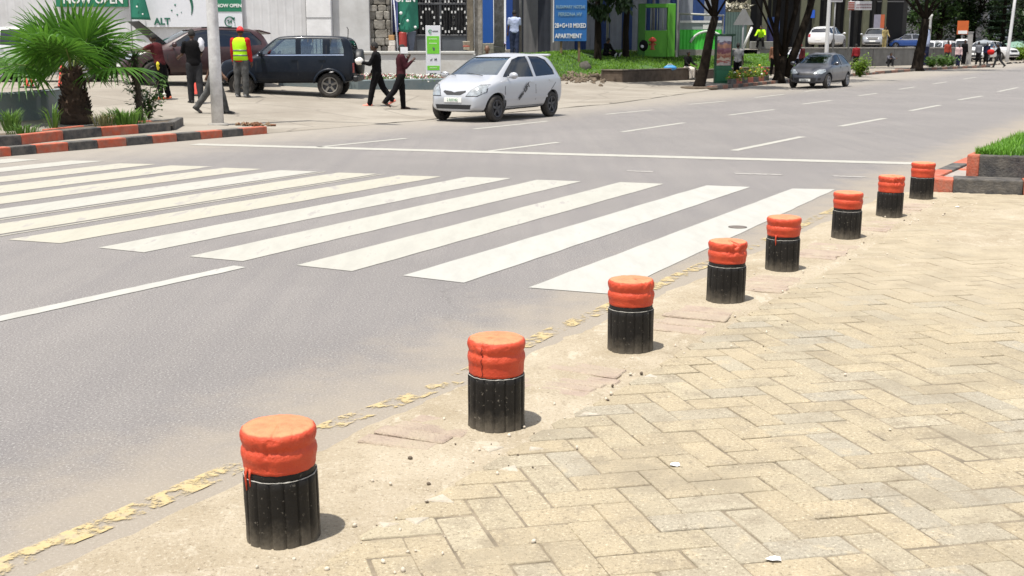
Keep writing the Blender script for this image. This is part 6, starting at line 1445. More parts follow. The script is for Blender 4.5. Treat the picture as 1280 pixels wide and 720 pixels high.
blue_m = mat('pillar_blue', (.012, .10, .42), .5, .1, 2, dirt=((.01, .05, .2), .5, 2)); bluedk = mat('pillar_blue_dark', (.01, .055, .25), .5, .1, 2); 
pillar('blue_pillar', 'bright blue painted pillar right of the gate', 603.5, 616.5, 50, zat(610, 54, 50), 5.6, blue_m, cap=blue_m); pillar('stone_pillar', 'pale stone pillar between the two blue uprights', 617.5, 630, 50.6, zat(620, 58, 50.6), 5.4, stone_m); pillar('blue_pillar', 'narrow darker blue pillar behind the man in the pale blue shirt', 632.5, 641, 53.2, zat(636, 62, 53.2), 5.6, bluedk, cap=bluedk)
# striped sheet hoarding, in blue and white
def hoarding(name, label, px0, px1, D, zb, zt, step, ms, tilt=0):
    xa, xb = wall_x(px0, D), wall_x(px1, D); t = thing(name, label, 'hoarding', (xa, D, zb)); x = 0; i = 0; n = len(ms)
    mbs = [MB() for _ in ms]
    while x < xb-xa:
        w_ = step*(.8+.4*((i*37) % 10)/10); x2 = min(x+w_, xb-xa); pr = []; k = max(2, int(w_/.12))
        for j in range(k+1): pr.append((x+(x2-x)*j/k, .02*math.sin(j*PI)+(-.025 if j % 2 else 0)))
        mbs[i % n].prism(pr+[(x2, .05), (x, .05)], 0, zt-zb); x = x2; i += 1
    for q, m_, nm in zip(mbs, ms, ('blue_sheets', 'white_sheets', 'dark_sheets')): q.build(nm, m_, t)
    mb = MB(); mb.bb(-.1, xb-xa+.1, -.1, .12, zt-zb+.002, zt-zb+.12); mb.build('top_rail', trim_m, t); return t
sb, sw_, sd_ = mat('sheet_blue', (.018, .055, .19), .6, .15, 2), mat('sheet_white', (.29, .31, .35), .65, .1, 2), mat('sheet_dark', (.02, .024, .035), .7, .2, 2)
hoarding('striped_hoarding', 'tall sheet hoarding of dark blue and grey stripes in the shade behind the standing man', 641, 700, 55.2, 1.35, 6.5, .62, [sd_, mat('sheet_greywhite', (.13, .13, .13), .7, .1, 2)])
hoarding('striped_hoarding', 'tall sheet hoarding with blue and white vertical stripes behind the dark trees', 690, 905, 61.5, 1.5, 7.2, .62, [sb, sw_])
# unseen roof sheet added over the hoardings to keep them in shade
t = thing('shade_roof', 'dark sheet roof added over the striped hoardings to shade them', 'roof', (wall_x(690, 54), 54, 6.9)); xa, xb = wall_x(640, 55)-t.location.x, wall_x(838, 61)-t.location.x; mb = MB(); mb.add([(xa, 0, .2), (xb, 4.5, .2), (xb+1, 14, 1.2), (xa, 12, 1.2), (xa, 0, .3), (xb, 4.5, .3), (xb+1, 14, 1.3), (xa, 12, 1.3)], [(0, 3, 2, 1), (4, 5, 6, 7), (0, 1, 5, 4), (1, 2, 6, 5), (2, 3, 7, 6), (3, 0, 4, 7)]); mb.build('sheet', dark_st, t)
for k, (x_, y_) in enumerate(((xa+.4, 1.2), (xa+4.6, 3.2), (xb-1, 6.2))): mb = MB(); mb.tube([(x_, y_, -5.6), (x_, y_, .3)], .07, 8); mb.build('post', trim_m, t)
# blue board with writing
D = 53.0; xa, xb = xat(692.5, D, 30), xat(733.5, D, 30); zb_, zt_ = zat(713, 51.5, D), zat(713, -10, D); t = thing('site_sign', 'blue construction sign with white writing on two wooden posts', 'sign', ((xa+xb)/2, D, zb_)); W2 = (xb-xa)/2
mb = MB(); mb.bb(-W2, W2, 0, .06, 0, zt_-zb_); mb.build('panel', mat('sign_blue', (.012, .12, .36), .5, .06, 2), t, bevel=.01); mb = MB(); mb.bb(-W2-.05, -W2-.002, -.02, .08, -.05, zt_-zb_); mb.build('edge_frame', mat('post_white', (.6, .6, .6), .6), t)
for x_ in (-W2*.55, W2*.55): mb = MB(); mb.bb(x_-.05, x_+.05, .062, .16, -1.0, zt_-zb_); mb.build('post', mat('post_wood', (.16, .11, .06), .9, .2, 8), t)
fw = mat('letter_faded', (.22, .36, .44), .7); pw = lambda y: zat(713, y, D)-zb_
text('RUSAMARY NOTSAI', .20, fw, t, (0, -.012, pw(10.5)), bold=.004, sx=.72); text('PERSONA HV', .22, fw, t, (-.02, -.012, pw(20)), bold=.004, sx=.8); text('2B+G+10 MIXED', .27, lett_w, t, (.0, -.012, pw(34.5)), bold=.006, sx=.72); text('APARTMENT', .27, lett_w, t, (-.08, -.012, pw(47.5)), bold=.006, sx=.78)
# ------------------------------------------------------------------ trees
bark_m = mat('bark', (.014, .0105, .0075), .95, .4, 5, .9, 22, spec=.1); crown_m = leafmat('crown_leaf', (.012, .034, .008), (.055, .105, .022), .3, .5); crown2_m = leafmat('crown_dark', (.006, .018, .006), (.028, .058, .014), .2, .5); crown3_m = leafmat('crown_conifer', (.008, .024, .012), (.035, .065, .035), .2, .5)
def tree(name, label, loc, H, r0, blobs, leaf=.22, n=1400, m=crown_m, seed=0, lean=(0, 0), fork=None, group=None, bark=None, cat='tree', droopy=0):
    """tapered trunk with limbs to each clump; clump = (dx, dy, z, radius)"""
    t = thing(name, label, cat, loc, 0, group); r_ = random.Random(seed); tr = MB(); top = Vector((lean[0], lean[1], H))
    fk = fork or H*.7; F_ = Vector((lean[0]*fk/H, lean[1]*fk/H, fk))
    tr.tube([(0, 0, -.15), (lean[0]*.03, lean[1]*.03, .12), F_*.3+Vector((r_.gauss(0, .03), r_.gauss(0, .03), 0)), F_*.7+Vector((r_.gauss(0, .05), r_.gauss(0, .05), 0)), F_], [r0*1.7, r0*1.15, r0, r0*.85, r0*.75], 12)
    for bi, (dx, dy, z, rad) in enumerate(blobs):
        c = Vector((dx, dy, z)); m1 = F_.lerp(c, .5)+Vector((r_.gauss(0, .2), r_.gauss(0, .2), r_.uniform(-.1, .4))); tr.tube([F_*.97, m1, c], [r0*(.42 if bi < 3 else .24), r0*(.27 if bi < 3 else .15), r0*.08], 8)
        for _ in range(4):
            d = Vector((r_.gauss(0, 1), r_.gauss(0, 1), r_.gauss(0, .7))).normalized(); tr.tube([m1.lerp(c, r_.random()), c+d*rad*.7], [r0*.2, r0*.05], 5)
    tr.build('trunk', bark or bark_m, t); cr = MB(); per = max(1, n//len(blobs))
    for (dx, dy, z, rad) in blobs:
        subs = [Vector((r_.gauss(0, .5), r_.gauss(0, .5), r_.gauss(0, .38)))*rad for _ in range(9)]
        for _ in range(per):
            s_ = r_.choice(subs); c = Vector((dx, dy, z))+s_+Vector((r_.gauss(0, .24), r_.gauss(0, .24), r_.gauss(0, .18)))*rad
            leafquad(cr, c, leaf*r_.uniform(.6, 1.4), r_, el=(-1.2+r_.gauss(0, .3)) if droopy else None)
    cr.build('crown', m, t, recalc=False); return t
# dark drooping trees on the bank
p = drop(xat(747, 55.5), 55.5); tree('drooping_tree', 'dark drooping tree on the bank right of the blue sign', tuple(p), 5.5, .16, [(-.2, 0, 4.4, 1.0), (.3, .2, 3.3, .75), (0, 0, 5.6, 1.3), (-.1, 0, 2.4, .5), (.1, 0, 6.8, 1.4)], .30, 2600, crown2_m, 4, droopy=1)
p = drop(xat(782, 57), 57); tree('drooping_tree', 'dark drooping tree left of the green gate frame', tuple(p), 5.5, .15, [(0, 0, 4.6, 1.0), (-.1, .1, 3.6, .75), (.2, 0, 5.8, 1.3), (0, 0, 2.8, .45), (0, 0, 7, 1.4)], .30, 2400, crown2_m, 5, droopy=1)
# street trees of the far pavement; crowns stand above the picture and shade the bank
P = on(874, 108.5); tree('street_tree', 'forked street tree with a dark curving trunk left of the green booth', tuple(P), 3.6, .20, [(-1.6, .6, 5.6, 1.5), (1.2, 1.2, 6.0, 1.5), (-.4, -.3, 6.8, 1.5), (2.2, .0, 6.9, 1.3), (-2.6, 2.2, 6.3, 1.5), (.2, 2.6, 6.0, 1.6)], .26, 4600, crown_m, 6, lean=(.75, .2), fork=2.75)
P = on(973, 101); tree('street_tree', 'thick street tree with two dark trunks beside the charcoal hatchback', tuple(P), 4.2, .24, [(-1.4, .5, 6.4, 1.6), (1.6, .8, 6.2, 1.6), (0, 0, 7.4, 1.7), (2.6, 2.4, 6.8, 1.6), (-2.4, 2.4, 6.9, 1.6)], .26, 4600, crown_m, 7, lean=(.7, 0), fork=1.1)
def add_stem(t, pts, rad):
    mb = MB(); mb.tube(pts, rad, 10); mb.build('stem', bark_m, t)
tt = [o for o in bpy.data.objects if o.name.startswith('street_tree') and 'two dark trunks' in o.get('label', '')][0]
add_stem(tt, [(.1, 0, -.1), (-.15, 0, 1.2), (-.22, 0, 2.4), (-.1, 0, 4.0), (-1.2, .4, 6)], [.19, .15, .13, .11, .07]); add_stem(tt, [(.3, .1, .2), (.75, .1, 1.4), (1.25, .15, 3.0), (1.9, .4, 5.6)], [.21, .19, .16, .1]); add_stem(tt, [(.2, .2, .2), (.3, .2, 1.5), (.7, .2, 3.2), (.6, .4, 6)], [.16, .14, .12, .08])
P = on(1146, 86.5); tree('street_tree', 'broad dark street tree on the far island in front of the taxis', tuple(P), 4.5, .33, [(-1.8, .5, 6.2, 1.7), (1.6, .8, 5.6, 1.7), (0, 0, 7.4, 2.0), (3.2, 1.4, 6.2, 1.9), (-3.2, 1.6, 6.8, 1.8)], .30, 4600, crown_m, 8, lean=(.5, 0), fork=3.2)
# ------------------------------------------------------------------ things on and below the bank
wall_br = mat('wall_brown', (.085, .060, .042), .95, .3, 3, .8, 20, dirt=((.15, .12, .09), .5, 3))
def lowwall(label, pts, h, th=.35, m=wall_br):
    o_ = Vector(pts[0]); t = thing('retaining_wall', label, 'wall', tuple(o_)); mb = MB(); fr = [(p.x-o_.x, p.y-o_.y) for p in pts]; bk = [(a, b+th) for a, b in fr]; mb.prism(fr+bk[::-1], -.4, h)
    mb.build('wall_body', m, t, bevel=.03); mb = MB(); mb.prism([(a-.0, b-.04) for a, b in fr]+[(a, b+.05) for a, b in bk[::-1]], h+.003, h+.06); mb.build('coping', mat('coping_brown', (.14, .115, .09), .9, .2, 4, .5, 20), t, bevel=.015); return t
lowwall('low brown retaining wall at the foot of the grass bank left of the green booth', [onf(752, 101), onf(778, 103), onf(800, 102.5), onf(870, 99.5)], .42)
lowwall('low brown retaining wall under the grass right of the green booth', [onf(871, 99.5), onf(930, 94.5), onf(992, 92)], .40)
lowwall('low brown retaining wall hidden behind the double trunk and the hatchback', [onf(996, 91.5), onf(1066, 87)], .42)
# bank skirt of stones and earth at its left foot
mb = MB(); rr = random.Random(31)
for _ in range(330):
    u_ = rr.random(); px = 655+u_*100; p = on(px, 100+rr.gauss(-1.5, 3)); s_ = rr.uniform(.03, .13); mb.ball(p+Vector((0, 0, s_*.2)), (s_, s_*.8, s_*.6), 7, 5, M=Euler((rr.random()*3, rr.random()*3, 0)).to_matrix())
tag(mb.build('rubble_edge', mat('rubble_edge', (.13, .10, .07), .95, .5, 2.5, .9, 25)), 'rubble and earth along the foot of the grass bank beside the silver hatchback', 'rubble', kind='stuff')
p = on(731, 86); mb = MB(); mb.ball((0, 0, .02), (.30, .26, .32), 12, 9)
for i, v in enumerate(mb.v): q = Vector(v); mb.v[i] = tuple(q*(1+.35*fbm(q*3.1+Vector((4, 0, 0)))))
tag(mb.build('boulder', mat('boulder_dark', (.075, .068, .058), .95, .4, 4, .9, 20), loc=p), 'dark grey boulder in the grass bank behind the silver hatchback', 'rock')
# blue bag on the wall
p = onf(838, 101); t = thing('bag', 'small bright blue bag lying on the brown wall beside the seated girl', 'bag', (p.x, p.y+.18, p.z+.47)); mb = MB(); mb.ball((0, 0, .10), (.30, .16, .12), 12, 8); mb.build('pouch', mat('bag_blue', (.05, .25, .55), .6, .2, 6), t); mb = MB(); mb.tube([(-.2, 0, .16), (-.1, 0, .26), (.05, 0, .27), (.16, 0, .17)], .018, 6); mb.build('strap', mat('bag_strap', (.5, .55, .6), .6), t)
# orange red hydrant and the black and white pack beside it
p = drop(xat(815, 57.5), 57.5); z_ = zat(815, 61, 57.5); t = thing('hydrant', 'rust red hydrant on the grass in front of the green gate frame', 'hydrant', (p.x, p.y, z_-.05)); t.scale = (.86,)*3; hm = mat('hydrant_red', (.30, .06, .025), .6, .25, 6); mb = MB(); mb.lathe([(0, 0), (.16, 0), (.16, .05), (.10, .07), (.10, .40), (.12, .42), (.12, .46)], 16); mb.build('barrel', hm, t); mb = MB(); mb.lathe([(.20, .46), (.22, .50), (.20, .58), (.12, .66), (.04, .70), (0, .71)], 16); mb.build('bonnet', mat('hydrant_top', (.55, .06, .03), .5, .15, 6), t); mb = MB(); mb.tube([(-.2, 0, .30), (.2, 0, .30)], .05, 8); mb.build('outlet', hm, t)
p = drop(xat(804, 57.2), 57.2); t = thing('rucksack', 'black and white rucksack lying in the grass beside the red hydrant', 'bag', (p.x, p.y, zat(804, 62.5, 57.2)-.03)); mb = MB(); mb.ball((0, 0, .24), (.22, .17, .27), 12, 9); mb.build('pack', c_black, t); mb = MB(); mb.ball((-.07, -.13, .20), (.09, .05, .08), 10, 7); mb.build('pocket', c_white, t)
mb = MB(); mb.box((0, 0, .03), (.9, .4, .06)); p = on(811, 69.5); o = mb.build('slab', kgrey, bevel=.015, loc=p); tag(o, 'flat pale concrete slab lying in the grass below the red hydrant', 'slab')
# green gate frame
gf = mat('frame_green', (.10, .38, .025), .6, .15, 2, dirt=((.03, .11, .01), .5, 2)); D = 58.5
def gx(px): return wall_x(px, D)
zb_, zt_ = zat(820, 66, D)-.2, zat(820, 4.5, D); t = thing('green_gate', 'bright green metal frame with a tall opening and solid lower panels', 'gate', (gx(798), D, zb_)); ox = gx(798); h_ = zt_-zb_
mb = MB(); mb.bb(0, gx(806)-ox, 0, .5, 0, h_); mb.build('left_post', mat('frame_green_dark', (.035, .15, .012), .6, .15, 2), t, bevel=.015); mb = MB(); mb.bb(gx(834)-ox, gx(843.5)-ox, 0, .5, 0, h_); mb.build('right_post', gf, t, bevel=.015); mb = MB(); mb.bb(gx(806)-ox+.004, gx(834)-ox-.004, .02, .48, zat(820, 9.5, D)-zb_, h_-.003); mb.build('lintel', gf, t, bevel=.01); mb = MB(); mb.bb(gx(806)-ox+.004, gx(834)-ox-.004, .05, .12, 0, zat(820, 38, D)-zb_); mb.build('lower_panel', gf, t, bevel=.01); mb = MB()
for px in (813, 821, 828): mb.tube([(gx(px)-ox, .09, zat(820, 38, D)-zb_), (gx(px)-ox, .09, zat(820, 9.5, D)-zb_)], .03, 6)
mb.build('bars', mat('bar_grey', (.3, .32, .3), .5), t); mb = MB(); mb.bb(gx(845)-ox, gx(847.5)-ox, 0, .12, 0, h_+2.4); mb.build('side_upright', trim_m, t)
# bright green fence panel
D = 60.5; t = thing('green_fence', 'bright green sheet fence with a pale top strip behind the forked tree', 'fence', (wall_x(848, D), D, 1.35)); ox = wall_x(848, D); xb = wall_x(902, D)-ox; ztop = zat(870, 27, D)-1.35; mb = MB(); pr = []; x_ = 0; k = 0
while x_ < xb: pr.append((x_, -.03 if k % 2 else 0)); x_ += .09; k += 1
mb.prism(pr+[(xb, .05), (0, .05)], .2, zat(870, 37, D)-1.35); mb.build('sheet', mat('fence_green', (.06, .55, .05), .5, .12, 2), t); mb = MB(); mb.bb(0, xb, -.02, .05, zat(870, 37, D)-1.347, ztop-.06); mb.build('upper_strip', mat('strip_grey', (.28, .33, .33), .6, .15, 3), t); mb = MB(); mb.bb(-.05, xb+.05, -.06, .07, ztop-.058, ztop+.05); mb.build('top_rail', lett_w, t); mb = MB(); mb.bb(0, xb, -.05, .04, -.1, .197); mb.build('plinth', kgrey, t)
mb = MB(); ar = [(wall_x(884, D)-ox+.9*math.cos(R(a)), -.06, zat(870, 58, D)-1.35+.75*math.sin(R(a))) for a in range(15, 170, 10)]; mb.tube(ar, .07, 6, flat=.4); mb.build('emblem_arc', mat('strip_pale', (.5, .55, .5), .6), t)
mb = MB(); mb.bb(xb*.55, xb*.78, -.05, -.021, zat(870, 37, D)-1.33, zat(870, 31, D)-1.35); mb.build('notice', lett_w, t)
D = 59.5; p0, p1 = at(848, 17, D), at(905, 19.5, D); t = thing('rail', 'pale horizontal rail carried on two posts above the green fence', 'rail', tuple(p0)); mb = MB(); mb.tube([(0, 0, 0), p1-p0], .05, 8); mb.build('bar', mat('rail_pale', (.42, .42, .38), .6), t)
for f_ in (.02, .98): mb = MB(); q = (p1-p0)*f_; mb.tube([q, (q.x, q.y, -p0.z+1.2)], .05, 8); mb.build('post', trim_m, t)
# booth with poster
P = on(904, 108); D = P.y; W2 = (xat(914, D)-xat(893.5, D))/2; h_ = zat(904, 43, D)-P.z; bg_ = mat('booth_green', (.012, .105, .045), .5, .12, 3); bgd = mat('booth_green_dark', (.006, .05, .022), .5, .1, 3); t = thing('booth', 'green metal booth with a coloured poster on its front, standing on the pavement', 'kiosk', (P.x, D+.25, P.z), R(-4))
mb = MB(); mb.bb(-W2, W2, -.25, .35, 0, h_*.40); mb.build('cabinet', bg_, t, bevel=.015); mb = MB(); mb.bb(-W2+.06, W2-.06, -.262, -.252, h_*.10, h_*.31); mb.build('door', mat('booth_green_light', (.016, .14, .06), .5, .1, 3), t, bevel=.008)
mb = MB(); mb.bb(-W2, -W2+.05, -.25, .35, h_*.402, h_*.97); mb.bb(W2-.05, W2, -.25, .35, h_*.402, h_*.97); mb.build('side_panel', bgd, t, bevel=.01); mb = MB(); mb.bb(-W2+.052, W2-.052, .30, .35, h_*.402, h_*.97); mb.build('back_panel', bgd, t); mb = MB(); mb.bb(-W2-.05, W2+.12, -.32, .40, h_*.972, h_*1.01); mb.build('roof', bgd, t, bevel=.01)
def _post(nt, N, L, b):
    tc = N.new('ShaderNodeTexCoord'); q = NB(nt); q.pos = tc.outputs['Object']; b.inputs['Roughness'].default_value = .5
    sx = N.new('ShaderNodeSeparateXYZ'); L.new(q.pos, sx.inputs[0]); n = q.noise(5, 5, .6, stretch=((0, .3, 0), (1, 1, 2.4)))
    h = q.math('ADD', sx.outputs['Z'], q.math('MULTIPLY', q.math('ADD', n, -.5), .5)); r = N.new('ShaderNodeValToRGB'); e = r.color_ramp; e.interpolation = 'CONSTANT'
    cs = [(0, (.42, .36, .33)), (.10, (.30, .09, .07)), (.18, (.50, .40, .30)), (.26, (.28, .10, .06)), (.34, (.42, .22, .14)), (.42, (.18, .05, .07)), (.52, (.24, .10, .13)), (.60, (.35, .17, .11)), (.74, (.16, .12, .17)), (.82, (.55, .57, .62))]
    while len(e.elements) < len(cs): e.elements.new(.5)
    for k, (p, c) in zip(e.elements, cs): k.position = p; k.color = C3(*c)
    mr = N.new('ShaderNodeMapRange'); mr.inputs['From Min'].default_value = 0; mr.inputs['From Max'].default_value = h_*.56; L.new(h, mr.inputs['Value']); L.new(mr.outputs[0], r.inputs[0]); L.new(r.outputs[0], b.inputs['Base Color'])
mb = MB(); mb.bb(-W2+.055, W2-.055, -.02, .0, 0, h_*.56); o = mb.build('poster', posmat('poster', _post), t); o.location = (0, -.235, h_*.405)
# triangular sign seen from behind
D = 52; P = drop(xat(927, D), D); t = thing('road_sign', 'grey back of a triangular road sign right of the green booth', 'road sign', tuple(P)); mb = MB(); hs = zat(927, 12, D)-P.z; mb.tube([(0, 0, -.1), (0, 0, hs)], .035, 8); mb.build('post', MATS['steel_grey'], t); mb = MB(); w_ = (xat(940, D)-xat(915, D))/2; z1 = zat(927, 30.5, D)-P.z; mb.prism([(-w_, z1), (-w_+.05, z1-.03), (w_-.05, z1-.03), (w_, z1), (.06, hs+.03), (-.06, hs+.03)], -.05, -.035, plane='XZ'); mb.build('plate', mat('sign_back', (.24, .24, .235), .5, .1, 5, metal=.3), t)
D = 60; p0, p1 = at(928, 62, D), at(940, 34, D); t = thing('leaning_pole', 'white pole leaning diagonally behind the triangular sign', 'pole', tuple(p0)); mb = MB(); mb.tube([(0, 0, 0), p1-p0], .06, 8); mb.build('shaft', lett_w, t); mb = MB(); mb.lathe([(0, -.05), (.12, -.05), (.12, .03), (0, .03)], 10); mb.build('foot', trim_m, t)
# kerb of the far pavement, flower trough
kp = []; 
for px, py in ((882, 114.5), (892, 113.6), (903, 112.6), (914, 111.6), (925, 110.7), (936, 109.8), (947, 108.9), (958, 108), (969, 107.1), (980, 106.2), (991, 105.3), (1003, 104.3), (1015, 103.3), (1027, 102.3), (1039, 101.2), (1051, 100.2), (1063, 99.2), (1076, 98.1), (1090, 97), (1104, 96)): kp.append(px)
S1 = EDGE[6]; e1 = (EDGE[7]-EDGE[6]); l1 = e1.length; e1 = e1/l1
for seg_i, lab in ((6, 'faded orange and black kerb of the far pavement below the green booth'), (7, 'faded orange and black kerb of the far pavement beyond the hatchback')):
    a, b = EDGE[seg_i], EDGE[seg_i+1]; l = (b-a).length; e_ = (b-a)/l; n = int(l/.62); 
    kerb(lab, [(p.x, p.y, rise(p.y)) for p in [a+e_*(l*i/n)-Vector((-e_.y, e_.x))*.02 for i in range(n+1)]], .16, .2, rise(a.y), mats=(kfade_o, kfade_b))
a, b = EDGE[8], EDGE[9]; l = (b-a).length; e_ = (b-a)/l; kerb('distant dusty kerb along the bend of the road', [(p.x, p.y, rise(p.y)) for p in [a+e_*(i*1.4) for i in range(27)]], .17, .2, rise(a.y), mats=(kfade_o, kfade_b))
T0, T1 = on(913, 108.2), on(961, 104.2); e_ = (T1-T0); n = 7
kerb('orange and black trough holding flowers right of the green booth', [(T0.x+e_.x*i/n, T0.y+e_.y*i/n, T0.z) for i in range(n+1)], .30, .14, T0.z, first=1)
lf = MB(); r_ = random.Random(40)
for i in range(900):
    u_ = r_.random(); c = T0+e_*u_+Vector((r_.gauss(0, .05), .45+r_.gauss(0, .2), .25+abs(r_.gauss(0, .22))*(1.2 if .5 < u_ < .95 else .7))); leafquad(lf, c, r_.uniform(.1, .22), r_)
    if i % 26 == 0: lf.ball(c+Vector((0, -.1, .1)), (.06, .06, .05), 6, 4, m=1+i % 3)
tag(lf.build('flower_trough_plants', [yel_m, mat('yellow_flower', (.6, .42, .06), .8), white_fl, red_fl], recalc=False), 'bright green leafy plants with small flowers in the trough by the green booth', 'flowers', kind='stuff')
mb = MB(); q_ = [T0+Vector((0, .12, .2)), T1+Vector((0, .12, .2)), T1+Vector((.1, .8, .2)), T0+Vector((.1, .8, .2))]; mb.add([tuple(p) for p in q_], [(0, 1, 2, 3)]); tag(mb.build('trough_soil', MATS['soil'], recalc=False), kind='structure')
# tree pit at the foot of the forked tree
P = on(874, 109); mb = MB(); mb.lathe([(0, .012), (.6, .010), (.75, .0), (.75, -.1), (0, -.1)], 20); tag(mb.build('tree_pit', MATS['soil'], loc=P+Vector((0, 0, .02))), kind='structure')
# ------------------------------------------------------------------ right background
def flat_on(px, D, z): p = at(px, 60, D); return Vector((p.x, D, z))
# terrace wall
wc = mat('concrete_wall', (.20, .195, .18), .9, .2, 1.5, .4, 15, dirt=((.09, .085, .075), .6, 1.2))
o_ = A; L = (B-A).length; t = thing('terrace_wall', 'long grey concrete wall holding up the terrace behind the hedge and seated figure', 'wall', (A.x, A.y, 0), math.atan2(e_.y, e_.x))
ee = (B-A).normalized(); t.rotation_euler.z = math.atan2(ee.y, ee.x); mb = MB(); mb.bb(0, L, -.25, .0, -.5, TZ+.02); mb.build('wall_body', wc, t, bevel=.02); mb = MB(); mb.bb(-.05, L+.05, -.30, .06, TZ+.023, TZ+.14); mb.build('coping', kgrey, t, bevel=.02)
mb = MB(); x_ = 2.0
while x_ < L: mb.bb(x_, x_+.05, -.262, -.252, 0, TZ); x_ += 3.0
mb.build('joints', mat('joint_dark', (.07, .065, .06), .9), t)
# arcade building in the shade
D = 107.0; xa, xb = wall_x(898, D), wall_x(1146, D); zb = .6; t = thing('arcade_building', 'shaded arcade building with olive columns and dark openings behind the parked cars', 'building', (xa, D, zb)); ox = xa
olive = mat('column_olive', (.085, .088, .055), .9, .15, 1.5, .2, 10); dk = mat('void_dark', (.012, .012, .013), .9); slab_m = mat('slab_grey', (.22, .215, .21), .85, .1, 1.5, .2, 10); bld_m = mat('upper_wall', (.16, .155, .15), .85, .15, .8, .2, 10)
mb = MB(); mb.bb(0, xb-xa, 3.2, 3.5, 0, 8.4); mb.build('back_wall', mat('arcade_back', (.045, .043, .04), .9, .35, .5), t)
mb = MB(); mb.bb(0, xb-xa, -.5, 10, 8.4, 8.9); mb.build('floor_slab', slab_m, t, bevel=.03); mb = MB(); mb.bb(0, xb-xa, .2, 10, 8.903, 15); mb.build('upper_wall', bld_m, t)
for i, px in enumerate((905, 934, 955, 1003, 1019, 1040, 1058, 1081, 1103)):
    w_ = (.55, .35, .4, .5, .55, .3, .5, .55, .4)[i]; mb = MB(); x_ = wall_x(px, D)-ox; mb.bb(x_-w_/2, x_+w_/2, 0, w_, 0, 8.398); mb.build('column', olive, t, bevel=.03)
for i, (p0, p1, z0, z1) in enumerate(((908, 931, 0, 5.6), (937, 953, 0, 6), (958, 1000, 0, 6.2), (1022, 1038, 0, 5.4), (1042, 1056, 0, 6), (1061, 1078, 0, 5.4), (1084, 1101, 0, 5.8), (1106, 1140, 0, 5.2))):
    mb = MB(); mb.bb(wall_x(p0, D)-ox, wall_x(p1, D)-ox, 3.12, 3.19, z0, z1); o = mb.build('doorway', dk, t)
    mb = MB(); x_ = wall_x((p0*2+p1)/3, D)-ox; mb.bb(x_-.05, x_+.05, 3.04, 3.11, z0, z1); mb.bb(wall_x(p0, D)-ox, wall_x(p1, D)-ox, 3.04, 3.11, z1-.1, z1); mb.build('frame', slab_m if i % 2 else olive, o)
mb = MB(); xg0, xg1 = wall_x(896, D)-ox, wall_x(933, D)-ox; x_ = xg0; pr = []; k = 0
while x_ < xg1: pr.append((x_, -.05 if k % 2 else 0)); x_ += .12; k += 1
mb.prism(pr+[(xg1, .05), (xg0, .05)], -.3, 4.3); mb.build('shutter', mat('shutter_green', (.05, .085, .075), .7, .2, 1), t)
mb = MB(); mb.bb(wall_x(955, D)-ox, wall_x(975, D)-ox, .6, .7, 2.2, 3.7); mb.build('blue_panel', mat('panel_blue', (.02, .06, .2), .6), t); mb = MB(); mb.bb(wall_x(958, D)-ox, wall_x(968, D)-ox, .4, .5, 1.1, 2.9); mb.build('curtain', mat('curtain_indigo', (.014, .014, .07), .8, .2, 3), t)
for px0, px1, z0, z1, nm, c in ((1090, 1098, 2.5, 3.9, 'poster', (.22, .21, .26)), (1098, 1103, 2.5, 3.9, 'poster', (.40, .09, .03)), (1010, 1016, 3.6, 4.3, 'blue_notice', (.01, .08, .45)), (1095, 1104, 1.2, 2.3, 'shelf', (.12, .1, .09))):
    mb = MB(); mb.bb(wall_x(px0, D)-ox, wall_x(px1, D)-ox, -.1, -.03, z0, z1); mb.build(nm, mat(nm+str(px0), c, .6, .1, 3), t)
# leafy shelf-like awning with pale straw near the triangular sign
D = 64; t = thing('awning', 'pale straw roof of a small stall above the triangular road sign', 'awning', (wall_x(902, D), D, zat(920, 12, D))); mb = MB(); r_ = random.Random(50); w_ = wall_x(936, D)-t.location.x
mb.box((w_/2, .6, .12), (w_, 1.6, .12), M=Matrix.Rotation(.25, 4, 'X')); mb.build('sheet', mat('straw', (.26, .24, .17), .9, .4, 9), t); mb = MB()
for _ in range(160): x_ = r_.random()*w_; c = Vector((x_, -.1+r_.uniform(-.2, .2), .0+r_.uniform(0, .3))); leafquad(mb, c, r_.uniform(.15, .35), r_)
mb.build('straw', mat('straw_pale', (.42, .40, .33), .9, .3, 9), t, recalc=False)
for x_ in (.1, w_-.1): mb = MB(); mb.tube([(x_, 1.2, -4), (x_, 1.2, .4)], .05, 6); mb.build('post', trim_m, t)
# shop boards high on the arcade
D = 80; 
t, w_, h_ = board('shop_sign', 'white shop board with a red and cream striped end above the silver pickup', 'sign', 1060, 1.5, 1089.5, 12.5, D, wsign); mb = MB()
for i in range(5): mb.bb(-w_/2, -w_/2+.42, -.02, -.003, h_*i/5, h_*(i+.55)/5)
mb.build('stripes', mat('stripe_red', (.30, .05, .02), .6), t); mb = MB()
for row_, c0 in ((h_*.60, .03), (h_*.28, .03)):
    for k in range(9): mb.bb(-w_/2+.55+k*.115, -w_/2+.63+k*.115, -.02, -.003, row_-.05, row_+.05)
mb.build('lettering', mat('letter_redgrey', (.25, .16, .18), .7), t); mb = MB(); mb.tube([(-w_/2+.2, .1, -3), (-w_/2+.2, .1, 1.0)], .05, 6); mb.build('post', trim_m, t)
t, w_, h_ = board('shop_sign', 'white board cut off by the top edge beside the white lamp pole', 'sign', 1036, -10, 1053.5, 2.6, D, wsign); mb = MB(); mb.bb(-w_/2+.08, w_/2-.08, -.02, -.003, .10, .42); mb.build('dark_band', trim_m, t); mb = MB(); mb.tube([(0, .1, -4), (0, .1, .5)], .05, 6); mb.build('post', trim_m, t)
